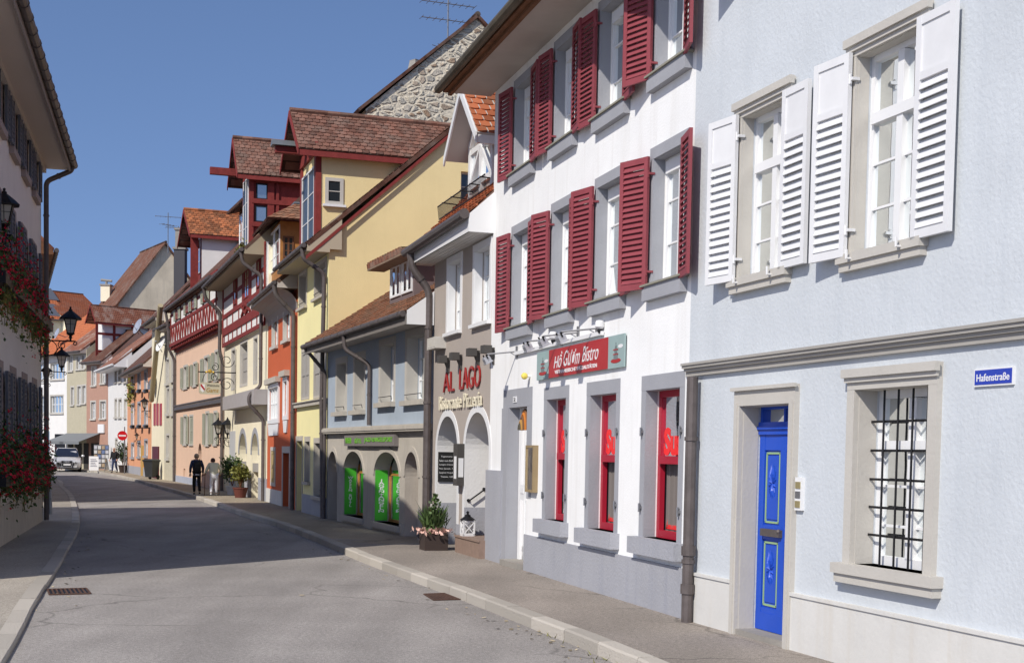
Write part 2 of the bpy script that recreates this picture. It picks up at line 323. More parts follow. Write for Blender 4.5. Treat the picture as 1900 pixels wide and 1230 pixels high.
class House:
    def __init__(s, name, f, label, wall, D=9.0, ze=None, cat='house'):
        s.f = f; s.D = D; s.ze = ze; s.wallmat = wall; s.holes = []; s.revs = []
        s.root = thing(name, f.P(f.L / 2, 0), label, cat)
    def part(s, name, mb, m, parent=None, smooth=False): return mb.build(name, m, parent or s.root, smooth)
    def fb(s, name, m, r, d0, d1, parent=None):
        mb = MB(); mb.fbox(s.f, r[0], r[1], r[2], r[3], d0, d1); return s.part(name, mb, m, parent)
    def hole(s, poly, rev): s.holes.append(poly); s.revs.append(rev)
    def shell(s, zr=None, rp=.5, outline=None, near=True, far=True, z0=-.2, name='wall', lean=0):
        """front with its openings, the two ends (gabled when zr is given) and the back"""
        f = s.f; L = f.L; ze = s.ze
        mb = wall_mesh(f, outline or [(0, z0), (L, z0), (L, ze), (0, ze)], s.holes, revs=s.revs)
        D = s.D
        def end(u):
            pts = [f.P(u, z0, 0), f.P(u, ze, 0)] + ([f.P(u, zr, -D * rp)] if zr else []) + [f.P(u, ze if rp <= .5 else ze, -D), f.P(u, z0, -D)]
            mb.face(pts)
        if near: end(0)
        if far: end(L)
        mb.face([f.P(0, z0, -D), f.P(L, z0, -D), f.P(L, ze, -D), f.P(0, ze, -D)])
        return s.part(name, mb, s.wallmat)
    def window(s, r, fm, gm, rev=.18, cols=2, rows=3, fw=.055, transom=None, surround=None, sm=None, sill=None, silm=None, curtain=None, room=None, bars=.02, name='window', lintel=None, arch=None, hole=True, cap=None, mull=.07, pane_from=0):
        """opening r=(u0,u1,z0,z1): surround (part) > frame, pane, sill, curtain ..."""
        f = s.f; u0, u1, z0, z1 = r
        poly = rectpoly(r) if arch is None else archpoly(u0, u1, z0, arch, z1)
        if hole: s.hole(poly, rev)
        d0 = -rev - .05; d1 = -rev + .02; fr = MB()
        e = .012
        fr.fbox(f, u0 - .03, u0 + fw, z0 - .03, z1 + .03, d0, d1 - e); fr.fbox(f, u1 - fw, u1 + .03, z0 - .03, z1 + .03, d0, d1 - e)
        fr.fbox(f, u0 + fw, u1 - fw, z0 - .03, z0 + fw, d0, d1); fr.fbox(f, u0 + fw, u1 - fw, z1 - fw * .9, z1 + .03, d0, d1)
        ztop = z1
        if transom:
            zt = z0 + (z1 - z0) * transom; fr.fbox(f, u0 + fw, u1 - fw, zt - .045, zt + .045, d0, d1 + .02); ztop = zt
        w = (u1 - u0) / cols
        for c in range(1, cols): fr.fbox(f, u0 + w * c - mull / 2, u0 + w * c + mull / 2, z0 + fw, z1 - fw, d0, d1 + .008)
        if bars:
            for k in range(1, rows):
                z = z0 + (ztop - z0) * k / rows; fr.fbox(f, u0 + fw, u1 - fw, z - bars / 2, z + bars / 2, d0 + .01, d1 - .02)
        if surround is not None:
            sw, st = surround[:2]; q = surround[2] if len(surround) > 2 else .025; mb = MB()
            zb = z0 if sill else z0 - sw
            mb.fbox(f, u0 - sw, u0, zb, z1, -.01, q); mb.fbox(f, u1, u1 + sw, zb, z1, -.01, q); mb.fbox(f, u0 - sw, u1 + sw, z1, z1 + st, -.01, q + .002)
            if not sill: mb.fbox(f, u0, u1, zb, z0, -.01, q)
            if cap: mb.fbox(f, u0 - sw - .03, u1 + sw + .03, z1 + st - .07, z1 + st, q, q + .05); mb.fbox(f, u0 - sw - .015, u1 + sw + .015, z1 + st - .11, z1 + st - .07, q, q + .025)
            # stone lining of the reveal
            for (a, b, c, d) in ((u0, u0 + .004, z0, z1), (u1 - .004, u1, z0, z1), (u0, u1, z1 - .004, z1)): mb.fbox(f, a, b, c, d, -rev + .03, .0)
            wo = s.part(name, mb, sm); s.part('window_frame', fr, fm, wo)
        else: wo = s.part(name, fr, fm)
        zp = z0 + (z1 - z0) * pane_from; pn = MB(); pn.face([f.P(u0, zp, -rev - .02), f.P(u1, zp, -rev - .02), f.P(u1, z1, -rev - .02), f.P(u0, z1, -rev - .02)]); s.part('pane', pn, gm, wo)
        if sill:
            ex, sh, sd = sill; mb = MB(); mb.fbox(f, u0 - ex, u1 + ex, z0 - sh, z0, -rev, sd)
            if cap: mb.fbox(f, u0 - ex, u1 + ex, z0 - sh * 1.0, z0 - sh * .45, sd, sd - .02) if False else None; mb.fbox(f, u0 - ex + .02, u1 + ex - .02, z0 - sh * 1.9, z0 - sh, -.01, sd - .025)
            s.part('sill', mb, silm or sm or s.wallmat, wo)
        if curtain:
            cm, frac = curtain; mb = MB(); n = 26; wd = u1 - u0
            for (a, b) in frac:
                pts = [(u0 + wd * (a + (b - a) * k / n), -rev - .09 - .02 * math.sin(k * 1.9 + a * 9)) for k in range(n + 1)]
                for k in range(n): mb.face([f.P(pts[k][0], z0, pts[k][1]), f.P(pts[k + 1][0], z0, pts[k + 1][1]), f.P(pts[k + 1][0], z1, pts[k + 1][1]), f.P(pts[k][0], z1, pts[k][1])])
            s.part('curtain', mb, cm, wo)
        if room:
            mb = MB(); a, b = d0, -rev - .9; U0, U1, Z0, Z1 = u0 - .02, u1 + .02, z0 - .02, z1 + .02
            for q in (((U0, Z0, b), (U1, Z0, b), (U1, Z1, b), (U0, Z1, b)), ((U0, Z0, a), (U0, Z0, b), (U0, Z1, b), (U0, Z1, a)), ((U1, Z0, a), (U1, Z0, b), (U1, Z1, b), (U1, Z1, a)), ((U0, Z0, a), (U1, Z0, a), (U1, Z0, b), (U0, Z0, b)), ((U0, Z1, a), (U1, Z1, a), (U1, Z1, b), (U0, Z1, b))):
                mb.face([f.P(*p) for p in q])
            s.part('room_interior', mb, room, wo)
        return wo
    def shutter(s, wo, uh, sg, w, z0, z1, m, ang=12, panel=0, slat=.058, d=.04, th=.035, target=None, hinge=True, pm=None):
        f = s.f
        if target is not None:
            best = None
            for k in range(0, 76):
                a = R(k); p = f.P(uh, (z0 + z1) / 2, d) + (f.t * sg * math.cos(a) + f.n * math.sin(a)) * w; e = abs(proj(p)[0] - target)
                if best is None or e < best[0] - .01: best = (e, k)
            ang = best[1]
        a = R(ang); ex = f.t * sg * math.cos(a) + f.n * math.sin(a); nz = (f.n * math.cos(a) - f.t * sg * math.sin(a)); o = f.P(uh, z0, d); up = Vector((0, 0, 1)); H = z1 - z0
        st = w * .13; mb = MB()
        def bx(x0, x1, y0, y1, n0=0, n1=th): mb.obox(o + ex * x0 + up * y0 + nz * n0, ex * (x1 - x0), up * (y1 - y0), nz * (n1 - n0))
        bx(0, st, 0, H); bx(w - st, w, 0, H); bx(st, w - st, 0, st * 1.3, .002, th - .002); bx(st, w - st, H - st * 1.1, H, .002, th - .002)
        top = H - st * 1.1
        if panel:
            pz = H * (1 - panel); bx(st, w - st, pz - st * .5, pz + st * .5, .002, th - .002); bx(st, w - st, pz, H - st, .01, th - .014); top = pz - st * .5
            bx(st * 1.5, w - st * 1.5, pz + st * .9, top + (H * panel) - st * .9, .01, th - .008) if False else None
        y = st * 1.3 - .004; n = max(4, int((top - y) / slat)); sl = (top - y) / n
        for k in range(n):
            yy = y + k * sl; c = Vector(o + ex * st + up * (yy) + nz * (th + .006))
            mb.obox(c, ex * (w - 2 * st), up * (sl * 1.06) - nz * (th + .002), (up * .25 + nz).normalized() * -.009)
        ob = s.part('shutter', mb, m, wo)
        if hinge:
            for q in (.13, .87):
                hb = MB(); hb.tube([f.P(uh, z0 + H * q - .04, d + .02), f.P(uh, z0 + H * q + .04, d + .02)], .016, 6); hb.fbox(f, uh - .04 * (1 if sg > 0 else -1), uh, z0 + H * q - .012, z0 + H * q + .012, 0, d + .02)
                s.part('hinge', hb, pm or m, wo)
        return ob
    def roof(s, zr, m, rp=.5, o=.5, oe0=.25, oe1=.25, th=.1, tile=None, soff=None, gut=None, eave_dz=0, gr=.065, mfas=None, zE=None):
        """gable roof, ridge along the street"""
        f = s.f; D = s.D; ze = s.ze; sl = (zr - ze) / (D * rp); zE = (ze - sl * o * .55 + eave_dz) if zE is None else zE; a, b = -oe0, f.L + oe1
        A, B = f.P(a, zE + .12, o), f.P(b, zE + .12, o); C, Dd = f.P(b, zr + .12, -D * rp), f.P(a, zr + .12, -D * rp)
        mb = MB(); slab(mb, A, B, C, Dd, th); A2, B2 = f.P(a, ze - .1, -D - .3), f.P(b, ze - .1, -D - .3); slab(mb, A2, B2, C, Dd, th)
        rf = s.part('roof', mb, m)
        if tile:
            t = MB(); tiles(t, A, B, C, Dd, tile[1], tile[2]); s.part('roof_tiles', t, tile[0], rf)
        rt = MB(); n = max(3, int((b - a) / .38))
        for k in range(n):
            rt.tint = random.random(); p = f.P(a + (b - a) * k / n, zr + .10, -D * rp); q = f.P(a + (b - a) * (k + 1.1) / n, zr + .115, -D * rp); rt.tube([p, q], .1, 8, .085)
        s.part('ridge', rt, (tile[0] if tile else m), rf)
        if soff:
            mb = MB(); mb.fbox(f, a, b, zE - .08, zE + .0, 0, o - .02); s.part('soffit', mb, soff, rf)
            for u in (a + .005, b - .035): mb = MB(); i = mb.add([f.P(u + q, z, d) for q in (0, .03) for d, z in ((0, zE), (o - .03, zE), (o - .03, zE + .12), (-.3, zE + .12 + sl * (o + .3)), (-.3, zE))]); mb.f += [[i, i + 1, i + 2, i + 3, i + 4], [i + 9, i + 8, i + 7, i + 6, i + 5], [i, i + 5, i + 6, i + 1], [i + 1, i + 6, i + 7, i + 2], [i + 2, i + 7, i + 8, i + 3]]; s.part('eave_cheek', mb, soff, rf)
        if mfas:
            mb = MB(); mb.fbox(f, a, b, zE - .14, zE + .06, o - .02, o + .012); s.part('fascia', mb, mfas, rf)
        if gut:
            mb = MB(); mb.tube([f.P(a, zE + .06, o + gr), f.P(b, zE + .04, o + gr)], gr, 10)
            for k in range(int((b - a) / .7)): u = a + .2 + k * .7; mb.tube([f.P(u, zE + .06 - .02 * (u - a) / (b - a), o + gr), f.P(u + .03, zE + .06 - .02 * (u - a) / (b - a), o + gr)], gr * 1.14, 10)
            s.part('gutter', mb, gut, rf)
        s.zE = zE; return rf
    def pipe(s, pts, m, r=.05, name='downpipe', collars=True):
        mb = MB(); P = [s.f.P(*p) for p in pts]; Q = [P[0]]
        for k in range(1, len(P) - 1):
            a, b, c = P[k - 1], P[k], P[k + 1]; e = min(.12, (b - a).length * .4, (c - b).length * .4)
            p1 = b + (a - b).normalized() * e; p3 = b + (c - b).normalized() * e
            for x in (0, .25, .5, .75, 1): Q.append((p1.lerp(b, x)).lerp(b.lerp(p3, x), x))
        Q.append(P[-1]); mb.tube(Q, r, 10)
        if collars:
            for k in range(1, len(P)):
                a, b = P[k - 1], P[k]; d = (b - a); n = int(d.length / 1.9)
                for j in range(n + 1):
                    c = a.lerp(b, (j + .5) / (n + 1))
                    if d.length > .5: mb.tube([c - d.normalized() * .02, c + d.normalized() * .02], r * 1.2, 10)
        return s.part(name, mb, m, smooth=False)
def text(txt, f, r, m, name, parent, d=.01, depth=.01, bold=.0, shear=0, vertical=False, fit=True, label=None, flip=False):
    """lettering filling the rectangle r=(u0,u1,z0,z1) of facade f; reads from large u to small u for houses on the right"""
    cu = bpy.data.curves.new(name, 'FONT'); cu.body = txt; cu.size = 1; cu.extrude = 0; cu.offset = bold; cu.shear = shear; cu.resolution_u = 3
    if vertical: cu.body = '\n'.join(txt); cu.align_x = 'CENTER'; cu.space_line = .78
    o = bpy.data.objects.new('tmp', cu); sc.collection.objects.link(o); dg = bpy.context.evaluated_depsgraph_get()
    me = bpy.data.meshes.new_from_object(o.evaluated_get(dg)); bpy.data.objects.remove(o)
    xs = [v.co.x for v in me.vertices]; ys = [v.co.y for v in me.vertices]
    if not xs: return None
    x0, x1, y0, y1 = min(xs), max(xs), min(ys), max(ys); mb = MB()
    def mp(v, dd):
        a = (v.x - x0) / (x1 - x0); b = (v.y - y0) / (y1 - y0)
        return f.P(r[1] + (r[0] - r[1]) * a if not flip else r[0] + (r[1] - r[0]) * a, r[2] + (r[3] - r[2]) * b, dd)
    i = mb.add([mp(v.co, d + depth) for v in me.vertices]); j = mb.add([mp(v.co, d) for v in me.vertices])
    edges = {}
    for p in me.polygons:
        vs = list(p.vertices); mb.f.append([i + x for x in vs])
        for a, b in zip(vs, vs[1:] + vs[:1]):
            k = (min(a, b), max(a, b)); edges[k] = edges.get(k, 0) + 1
    for (a, b), c in edges.items():
        if c == 1: mb.f.append([i + a, i + b, j + b, j + a])
    bpy.data.meshes.remove(me); bpy.data.curves.remove(cu)
    return mb.build(name, m, parent)
# ================================================================ palette
white_wall = mat('white stucco', (.83, .83, .82), .9, var=.05, scale=1.3, bump=.2, bscale=40, streak=.34, dirt=(.56, .53, .48))
blue_up = mat('pale blue stucco', (0.55, 0.582, 0.61), .9, var=.07, scale=1.2, bump=.28, bscale=28, streak=.25, dirt=(.42, .46, .5))
cream_stone = mat('cream painted stone', (0.5, 0.475, 0.43), .8, var=.06, scale=2, bump=.15, bscale=30)
cream_plinth = mat('cream plinth', (0.61, 0.6, 0.57), .9, var=.08, scale=1.5, bump=.14, bscale=25, streak=.35, dirt=(.5, .43, .33))
grey_stone = mat('grey painted stone', (0.33, 0.335, 0.36), .8, var=.06, scale=2, bump=.2, bscale=40)
grey_plinth = mat('grey plinth', (0.35, 0.355, 0.385), .9, var=.08, scale=1.2, bump=.4, bscale=30, streak=.5, dirt=(.27, .28, .33))
white_paint = mat('white paint', (0.74, 0.74, 0.74), .45, bump=.03, bscale=80)
white_shut = mat('white shutter paint', (0.7, 0.7, 0.705), .5, var=.04, scale=6)
red_shut = mat('red shutter paint', (0.26, 0.058, 0.07), .55, var=.12, scale=5, bump=.1, bscale=70)
red_frame = mat('red window paint', (.36, .015, .035), .4)
blue_door = mat('blue door paint', (.015, .075, .48), .38, var=.06, scale=5)
green_trim = mat('green trim paint', (.28, .42, .22), .5)
copper_pipe = mat('brown sheet metal', (0.13, 0.11, 0.105), .5, metal=.3, var=.25, scale=6)
dark_iron = mat('dark iron', (.018, .018, .02), .5, metal=.4)
grey_metal = mat('grey metal', (.25, .25, .26), .4, metal=.6)
alu = mat('bright metal', (.6, .61, .64), .35, metal=.6)
concrete = mat('weathered concrete', (.30, .28, .25), .9, var=.15, scale=3, bump=.4)
soffit_grey = mat('painted soffit', (0.5, 0.45, 0.41), .8, var=.08, scale=2)
taupe = mat('taupe stucco', (0.4, 0.35, 0.31), .9, var=.04, scale=1.5, bump=.2, bscale=50, streak=.1, dirt=(.36, .31, .27))
bluegrey = mat('blue grey stucco', (0.38, 0.44, 0.51), .9, var=.09, scale=1.3, bump=.25, streak=.25, dirt=(.3, .35, .4))
beige_stone = mat('sandstone blocks', (0.47, 0.43, 0.37), .9, var=.1, scale=2.2, bump=.4, bscale=35, streak=.3, dirt=(.25, .22, .19))
yellow_wall = mat('yellow stucco', (0.8, 0.66, 0.35), .9, var=.06, scale=.8, bump=.3, bscale=35, streak=.14, dirt=(.6, .5, .24))
yellow_pale = mat('pale yellow stucco', (0.85, 0.77, 0.4), .9, var=.05, scale=1, bump=.25, streak=.12, dirt=(.6, .55, .3))
orange_wall = mat('orange stucco', (0.52, 0.115, 0.045), .9, var=.06, scale=1, bump=.25, streak=.12, dirt=(.42, .12, .06))
cream_wall = mat('cream stucco', (0.84, 0.77, 0.58), .9, var=.05, scale=1, bump=.25, streak=.15, dirt=(.6, .5, .33))
pink_wall = mat('salmon stucco', (0.76, 0.53, 0.39), .9, var=.05, scale=1, bump=.25, streak=.1, dirt=(.6, .42, .32))
infill = mat('white timber infill', (0.74, 0.73, 0.71), .9, var=.05, scale=2, bump=.2)
timber = mat('oxblood timber', (0.22, 0.035, 0.03), .75, var=.25, scale=5, bump=.25, bscale=30)
timber_brown = mat('brown timber', (.17, .075, .035), .75, var=.25, scale=5, bump=.25, bscale=30)
wood_orange = mat('varnished wood', (.40, .18, .05), .5, var=.2, scale=6)
wood_grey = mat('weathered boards', (.24, .17, .12), .85, var=.25, scale=5)
grey_shut = mat('stone grey shutter paint', (.36, .34, .31), .7, var=.08, scale=4)
sage_shut = mat('sage shutter paint', (0.36, 0.37, 0.29), .7, var=.1, scale=4)
slate_shut = mat('slate grey shutter paint', (.11, .12, .15), .7, var=.15, scale=4)
curtain_m = mat('net curtain', (0.24, 0.25, 0.225), .9)
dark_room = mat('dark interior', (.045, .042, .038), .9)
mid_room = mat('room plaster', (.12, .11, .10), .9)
glass = glassmat('window glass'); glass_dark = glassmat('dark window glass', (.025, .03, .035), 0, .03)
T_BROWN = tintmat('brown clay tile', (.18, .085, .06), var=.38, lichen=(.27, .22, .18), lf=.35)
T_OLD = tintmat('old red clay tile', (.26, .105, .055), var=.4, lichen=(.22, .19, .14), lf=.5)
T_ORANGE = tintmat('orange clay tile', (.38, .115, .05), var=.35, lichen=(.28, .17, .1), lf=.3)
T_PATCH = tintmat('mixed orange tile', (.34, .12, .05), var=.5, lichen=(.2, .13, .08), lf=.35)
tm_brown = tilemat('brown roof', (.17, .075, .05), (.12, .06, .045)); tm_red = tilemat('red roof', (.36, .11, .05), (.28, .085, .04), lf=.2)
tm_orange = tilemat('orange pantile roof', (.55, .17, .07), (.47, .14, .055), .26, .3, lf=.08)
tm_old = tilemat('lichened roof', (.33, .13, .08), (.27, .10, .06), lichen=(.5, .45, .38), lf=.55)
zinc = mat('zinc sheet', (.22, .24, .25), .5, metal=.5, var=.1)
dim_glass = mat('dull dim glass', (.05, .06, .07), .3, spec=.3)  # dim and rough, keeps bright sky reflections off the hoist windows
# ================================================================ the ground
def V2(x, y): return Vector((x, y, 0))
SEAM = 17.2; road_m = asphalt('road asphalt', (.30, .275, .243)); SEAM = -50; pave_m = asphalt('pavement asphalt', (.285, .247, .203), .14); pavel_m = asphalt('left pavement asphalt', (.33, .305, .285), .14)
kerb_m = tintmat('granite kerb', (.42, .385, .335), .85, var=.16, bump=.6)
mb = MB(); mb.face([(-300, -60, 0), (300, -60, 0), (300, 600, 0), (-300, 600, 0)]); tag(mb.build('road', road_m), kind='structure')
KH = .12
kr_in = [(1500, 1345), (1238, 1229), (1183, 1208), (1105, 1176.5), (1023.5, 1147), (949.5, 1120), (852, 1085), (755, 1052), (694, 1030.5), (653.5, 1015), (560, 979), (505, 961.5), (457, 948), (401, 929), (344, 912), (290, 898), (239, 884.5), (200, 877.5), (150, 871.5)]
KHL = .045
kl_in = [(-110, 1330), (0, 1171), (22, 1134), (48, 1097), (77, 1060), (107, 1016), (131, 976), (133, 946), (125, 917), (110, 902), (88, 887)]
def smooth(P, n=6):
    out = []
    for k in range(len(P) - 1):
        p0 = P[max(0, k - 1)]; p1 = P[k]; p2 = P[k + 1]; p3 = P[min(len(P) - 1, k + 2)]
        for j in range(n):
            t = j / n; out.append(.5 * ((2 * p1) + (p2 - p0) * t + (2 * p0 - 5 * p1 + 4 * p2 - p3) * t * t + (3 * p1 - p0 - 3 * p2 + p3) * t ** 3))
    return out + [P[-1]]
def flat(v): return Vector((v.x, v.y, 0))
KR = smooth([flat(ground(x, y, KH)) for x, y in kr_in] + [V2(-44, 112), V2(-60, 122)]); KL = [V2(-.6, -6)] 
KR = [KR[0] + (KR[0] - KR[1]).normalized() * 12] + KR
KL0 = [flat(ground(x, y, KHL)) for x, y in kl_in]
KL = smooth(KL0 + [V2(-35, 86), V2(-60, 104)]); KL = [KL[0] + (KL[0] - KL[1]).normalized() * 12] + KL
def kerb(name, line, side, width, mats, KH=KH):
    mb = MB(); d = 0; acc = 0; L = len(line)
    # resample by arc length into stones
    cum = [0]
    for a, b in zip(line, line[1:]): cum.append(cum[-1] + (b - a).length)
    def at(s):
        for k in range(len(cum) - 1):
            if s <= cum[k + 1]: return line[k].lerp(line[k + 1], (s - cum[k]) / (cum[k + 1] - cum[k]))
        return line[-1]
    s = 0
    while s < cum[-1] - .2:
        ln = random.uniform(.75, 1.15); e = min(cum[-1], s + ln); a = at(s + .006); b = at(e - .006); m = at((s + e) / 2)
        t = (b - a).normalized(); n = Vector((-t.y, t.x, 0)) * side; j = random.uniform(-.004, .004); mb.tint = random.random()
        h = KH + .006 + random.uniform(-.003, .004); q = .018
        for (p, r_) in ((a, m), (m, b)):
            prof = [(0, -.02), (0, h - q), (q, h), (width, h + .002)]
            i = mb.add([p + n * (j - x) + Vector((0, 0, z)) for x, z in prof] + [r_ + n * (j - x) + Vector((0, 0, z)) for x, z in prof])
            for k in range(3): mb.f.append([i + k, i + k + 1, i + k + 5, i + k + 4])
        for p in (a, b):
            mb.face([p + n * (j - x) + Vector((0, 0, z)) for x, z in ((0, -.02), (0, h - q), (q, h), (width, h + .002), (width, -.02))])
        s = e
    mb.tint = .5
    return tag(mb.build(name, mats), kind='structure')
def offset(line, d):
    out = []
    for k, p in enumerate(line):
        t = (line[min(k + 1, len(line) - 1)] - line[max(0, k - 1)]).normalized(); out.append(p + Vector((-t.y, t.x, 0)) * d)
    return out
def tess(name, pts, z, m, skirt=0):
    mb = MB(); tr = tessellate_polygon([[Vector((p.x, p.y, 0)) for p in pts]]); i = mb.add([Vector((p.x, p.y, z)) for p in pts]); mb.f = [[i + a for a in t] for t in tr]
    o = mb.build(name, m); me = o.data
    if me.polygons[0].normal.z < 0: me.flip_normals()
    return tag(o, kind='structure')
# right pavement: from the kerb line into the houses; KR is its inner (pavement) edge, the stone sits roadwards
KRroad = offset(KR, .17); kerb('kerb', KRroad, 1, .17, kerb_m)
tess('pavement', KR + [V2(-60, 160), V2(60, 160), V2(60, -8)], KH, pave_m)
KLroad = offset(KL, -.19); kerb('kerb', KLroad, -1, .19, kerb_m, KHL)
tess('pavement', KL + [V2(-90, 104), V2(-90, -8)], KHL, pavel_m)
mb = MB(); mb.face([(-300, 140, .02), (300, 140, .02), (300, 600, .02), (-300, 600, .02)]); tag(mb.build('terrain', concrete), kind='structure')
# ================================================================ plots along the right side
P1 = V2(1.85, 14.36); P0 = P1 + Vector((.325, -1, 0)).normalized() * 13
P2 = V2(-.39, 22.09); P3 = V2(-1.55, 25.82); P4 = V2(-4.72, 34.2); P5 = V2(-6.2, 38.6); P6 = V2(-8.16, 44.75); P7 = V2(-11.89, 55.43); P8 = V2(-17.29, 69.12)
P9 = V2(-19.2, 73.4); P10 = V2(-20.9, 77.2); P11 = V2(-26.6, 93.0); P12 = V2(-29.6, 98.2); P13 = V2(-33.0, 102.6); P14 = V2(-35.6, 105.6); P15 = V2(-40.5, 109.5)
fA, fB, fC, fD, fE, fF, fG, fH = Fac(P0, P1), Fac(P1, P2), Fac(P2, P3), Fac(P3, P4), Fac(P4, P5), Fac(P5, P6), Fac(P6, P7), Fac(P7, P8)
def shutters(H, w, r, m, hl, tl, hr, tr, **k):
    """left and right shutter of a window, their free ends turned to the pixel columns tl, tr"""
    wd = (r[1] - r[0]) / 2 + .02
    if tl is not None: H.shutter(w, r[1] + hl, 1, wd, r[2] - .02, r[3] + .03, m, target=tl if tl > 0 else None, ang=-tl if tl <= 0 else 0, **k)
    if tr is not None: H.shutter(w, r[0] - hr, -1, wd, r[2] - .02, r[3] + .03, m, target=tr if tr > 0 else None, ang=-tr if tr <= 0 else 0, **k)
# ---------------------------------------------------------------- A: pale blue house with the blue door
def house_a():
    f = fA; H = House('townhouse', f, 'pale blue stucco house at the right edge with a blue door and white shutters', blue_up, 10, 10.6)
    for (xl, xr, yt, yb, tl, tr) in ((1378, 1461, 221, 517, 1317, 1507), (1589, 1710, 108, 471, 1512, 1786)):
        r = f.r(xl, xr, yt, yb)
        for dz in (0, 2.95):
            q = (r[0], r[1], r[2] + dz, r[3] + dz); sp = (.105, .15, .03)
            w = H.window(q, white_paint, glass, .13, 2, 3, .055, transom=.68, surround=sp, sm=cream_stone, sill=(.14, .075, .09), cap=True, curtain=(curtain_m, [(.05, .5), (.5, .96)]), room=mid_room, mull=.085)
            shutters(H, w, q, white_shut, .02, tl, .02, tr, panel=.27, slat=.072, d=.05, th=.04)
            k = MB()
            for u in (q[0] + .1, q[1] - .1): k.tube([f.P(u, q[2] - .05, .05), f.P(u, q[2] - .05, .13), f.P(u, q[2] + .02, .13)], .012, 5)
            H.part('shutter_catch', k, white_paint, w)
    # further windows nearer than the frame
    u = f.r(1589, 1710, 108, 471)
    for k in (2, 3):
        for dz in (0, 2.95):
            q = (u[0] - 2.3 * k, u[1] - 2.06 * k, u[2] + dz, u[3] + dz)
            if q[0] > .3:
                w = H.window(q, white_paint, glass_dark, .2, 2, 3, .07, transom=.68, surround=(.105, .15, .03), sm=cream_stone, sill=(.14, .075, .09), cap=True)
                shutters(H, w, q, white_shut, .02, -8, .02, -8, panel=.27, slat=.072, d=.05)
    zc = f.z(1283, 690); mb = MB()
    for a, b, c in ((-.02, .03, .04), (.03, .06, .065), (.06, .09, .09), (.09, .115, .105)): mb.fbox(f, 0, f.L - .005, zc + a - .03, zc + b - .03, -.01, c)
    H.part('cornice', mb, mat('grey cornice stone', (.36, .34, .31), .8, var=.08, scale=2))
    # door
    r = f.r(1375, 1466, 754, 1163); r = (r[0], r[1], KH - .02, r[3]); H.hole(rectpoly(r), .2)
    mb = MB(); sw = .11; st = f.z(1362, 722) - r[3]
    mb.fbox(f, r[0] - sw, r[0], KH, r[3], -.01, .05); mb.fbox(f, r[1], r[1] + sw, KH, r[3], -.01, .05); mb.fbox(f, r[0] - sw, r[1] + sw, r[3], r[3] + st, -.01, .052)
    mb.fbox(f, r[0] - sw - .03, r[1] + sw + .03, r[3] + st - .03, r[3] + st + .005, .052, .085); mb.fbox(f, r[0] - sw + .02, r[0] - .03, KH, r[3] + .03, .05, .062); mb.fbox(f, r[1] + .03, r[1] + sw - .02, KH, r[3] + .03, .05, .062)
    for a, b in ((r[0], r[0] + .006), (r[1] - .006, r[1])): mb.fbox(f, a, b, KH, r[3], -.16, 0)
    mb.fbox(f, r[0], r[1], r[3] - .006, r[3], -.16, 0)
    so = H.part('door_surround', mb, cream_stone)
    zt = f.z(1404, 797, -.18); mb = MB(); a, b = r[0] + .01, r[1] - .01; d = -.2; zb = KH + .06
    mb.fbox(f, a, b, zb, zt - .05, d - .04, d)                       # leaf
    mb.fbox(f, a, b, zb, zb + .17, d, d + .022); cxm = (a + b) / 2
    for x0, x1 in ((a, a + .1), (b - .1, b), (cxm - .055, cxm + .055)): mb.fbox(f, x0, x1, zb + .17, zt - .05, d, d + .02)
    zm = zb + (zt - zb) * .49
    for z0, z1 in ((zt - .2, zt - .05), (zm - .07, zm + .07), (zb + .17, zb + .22)): mb.fbox(f, a + .1, b - .1, z0, z1, d, d + .017)
    mb.fbox(f, a, b, zt - .05, zt + .07, d - .04, d + .04); mb.fbox(f, a, b, zt - .0, zt + .03, d + .04, d + .06)
    dr = H.part('door', mb, blue_door); pan = [(x0, x1, z0, z1) for x0, x1 in ((a + .1, cxm - .055), (cxm + .055, b - .1)) for z0, z1 in ((zb + .22, zm - .07), (zm + .07, zt - .2))]
    for p in pan:
        mb = MB(); g = .02; e = .018
        for q in ((p[0] + g, p[1] - g, p[2] + g, p[2] + g + e), (p[0] + g, p[1] - g, p[3] - g - e, p[3] - g), (p[0] + g, p[0] + g + e, p[2] + g, p[3] - g), (p[1] - g - e, p[1] - g, p[2] + g, p[3] - g)): mb.fbox(f, *q, d, d + .012)
        H.part('panel_trim', mb, green_trim, dr)
        mb = MB(); uc = (p[0] + p[1]) / 2; zc2 = (p[2] + p[3]) / 2; mb.fbox(f, p[0] + g + e + .012, p[1] - g - e - .012, p[2] + g + e + .02, p[3] - g - e - .02, d, d + .01)
        for k in range(14):                                          # carved leaf rosette
            th = 2 * math.pi * k / 14; c = f.P(uc, zc2 + .04, d + .012); tip = f.P(uc + .075 * math.sin(th), zc2 + .04 + (.2 if math.cos(th) > 0 else .15) * math.cos(th), d + .012)
            m_ = (c + tip) / 2; w_ = (tip - c).cross(f.n).normalized() * .016; i = mb.add([c, m_ + w_, tip, m_ - w_, m_ + f.n * .022]); mb.f += [[i, i + 1, i + 4], [i + 1, i + 2, i + 4], [i + 2, i + 3, i + 4], [i + 3, i, i + 4]]
        H.part('carved_panel', mb, blue_door, dr)
    mb = MB(); mb.fbox(f, cxm - .02, b - .22 + .1, zm - .035, zm + .035, d + .02, d + .06); H.part('letter_flap', mb, copper_pipe, dr)
    mb = MB(); mb.ball(f.P(cxm + .0, zm + .02, d + .05), .025, 8); H.part('door_knob', mb, copper_pipe, dr)
    mb = MB(); mb.fbox(f, a + .04, b - .04, zt + .07, r[3] - .03, d - .03, d - .025); H.part('pane', mb, glass_dark, dr)
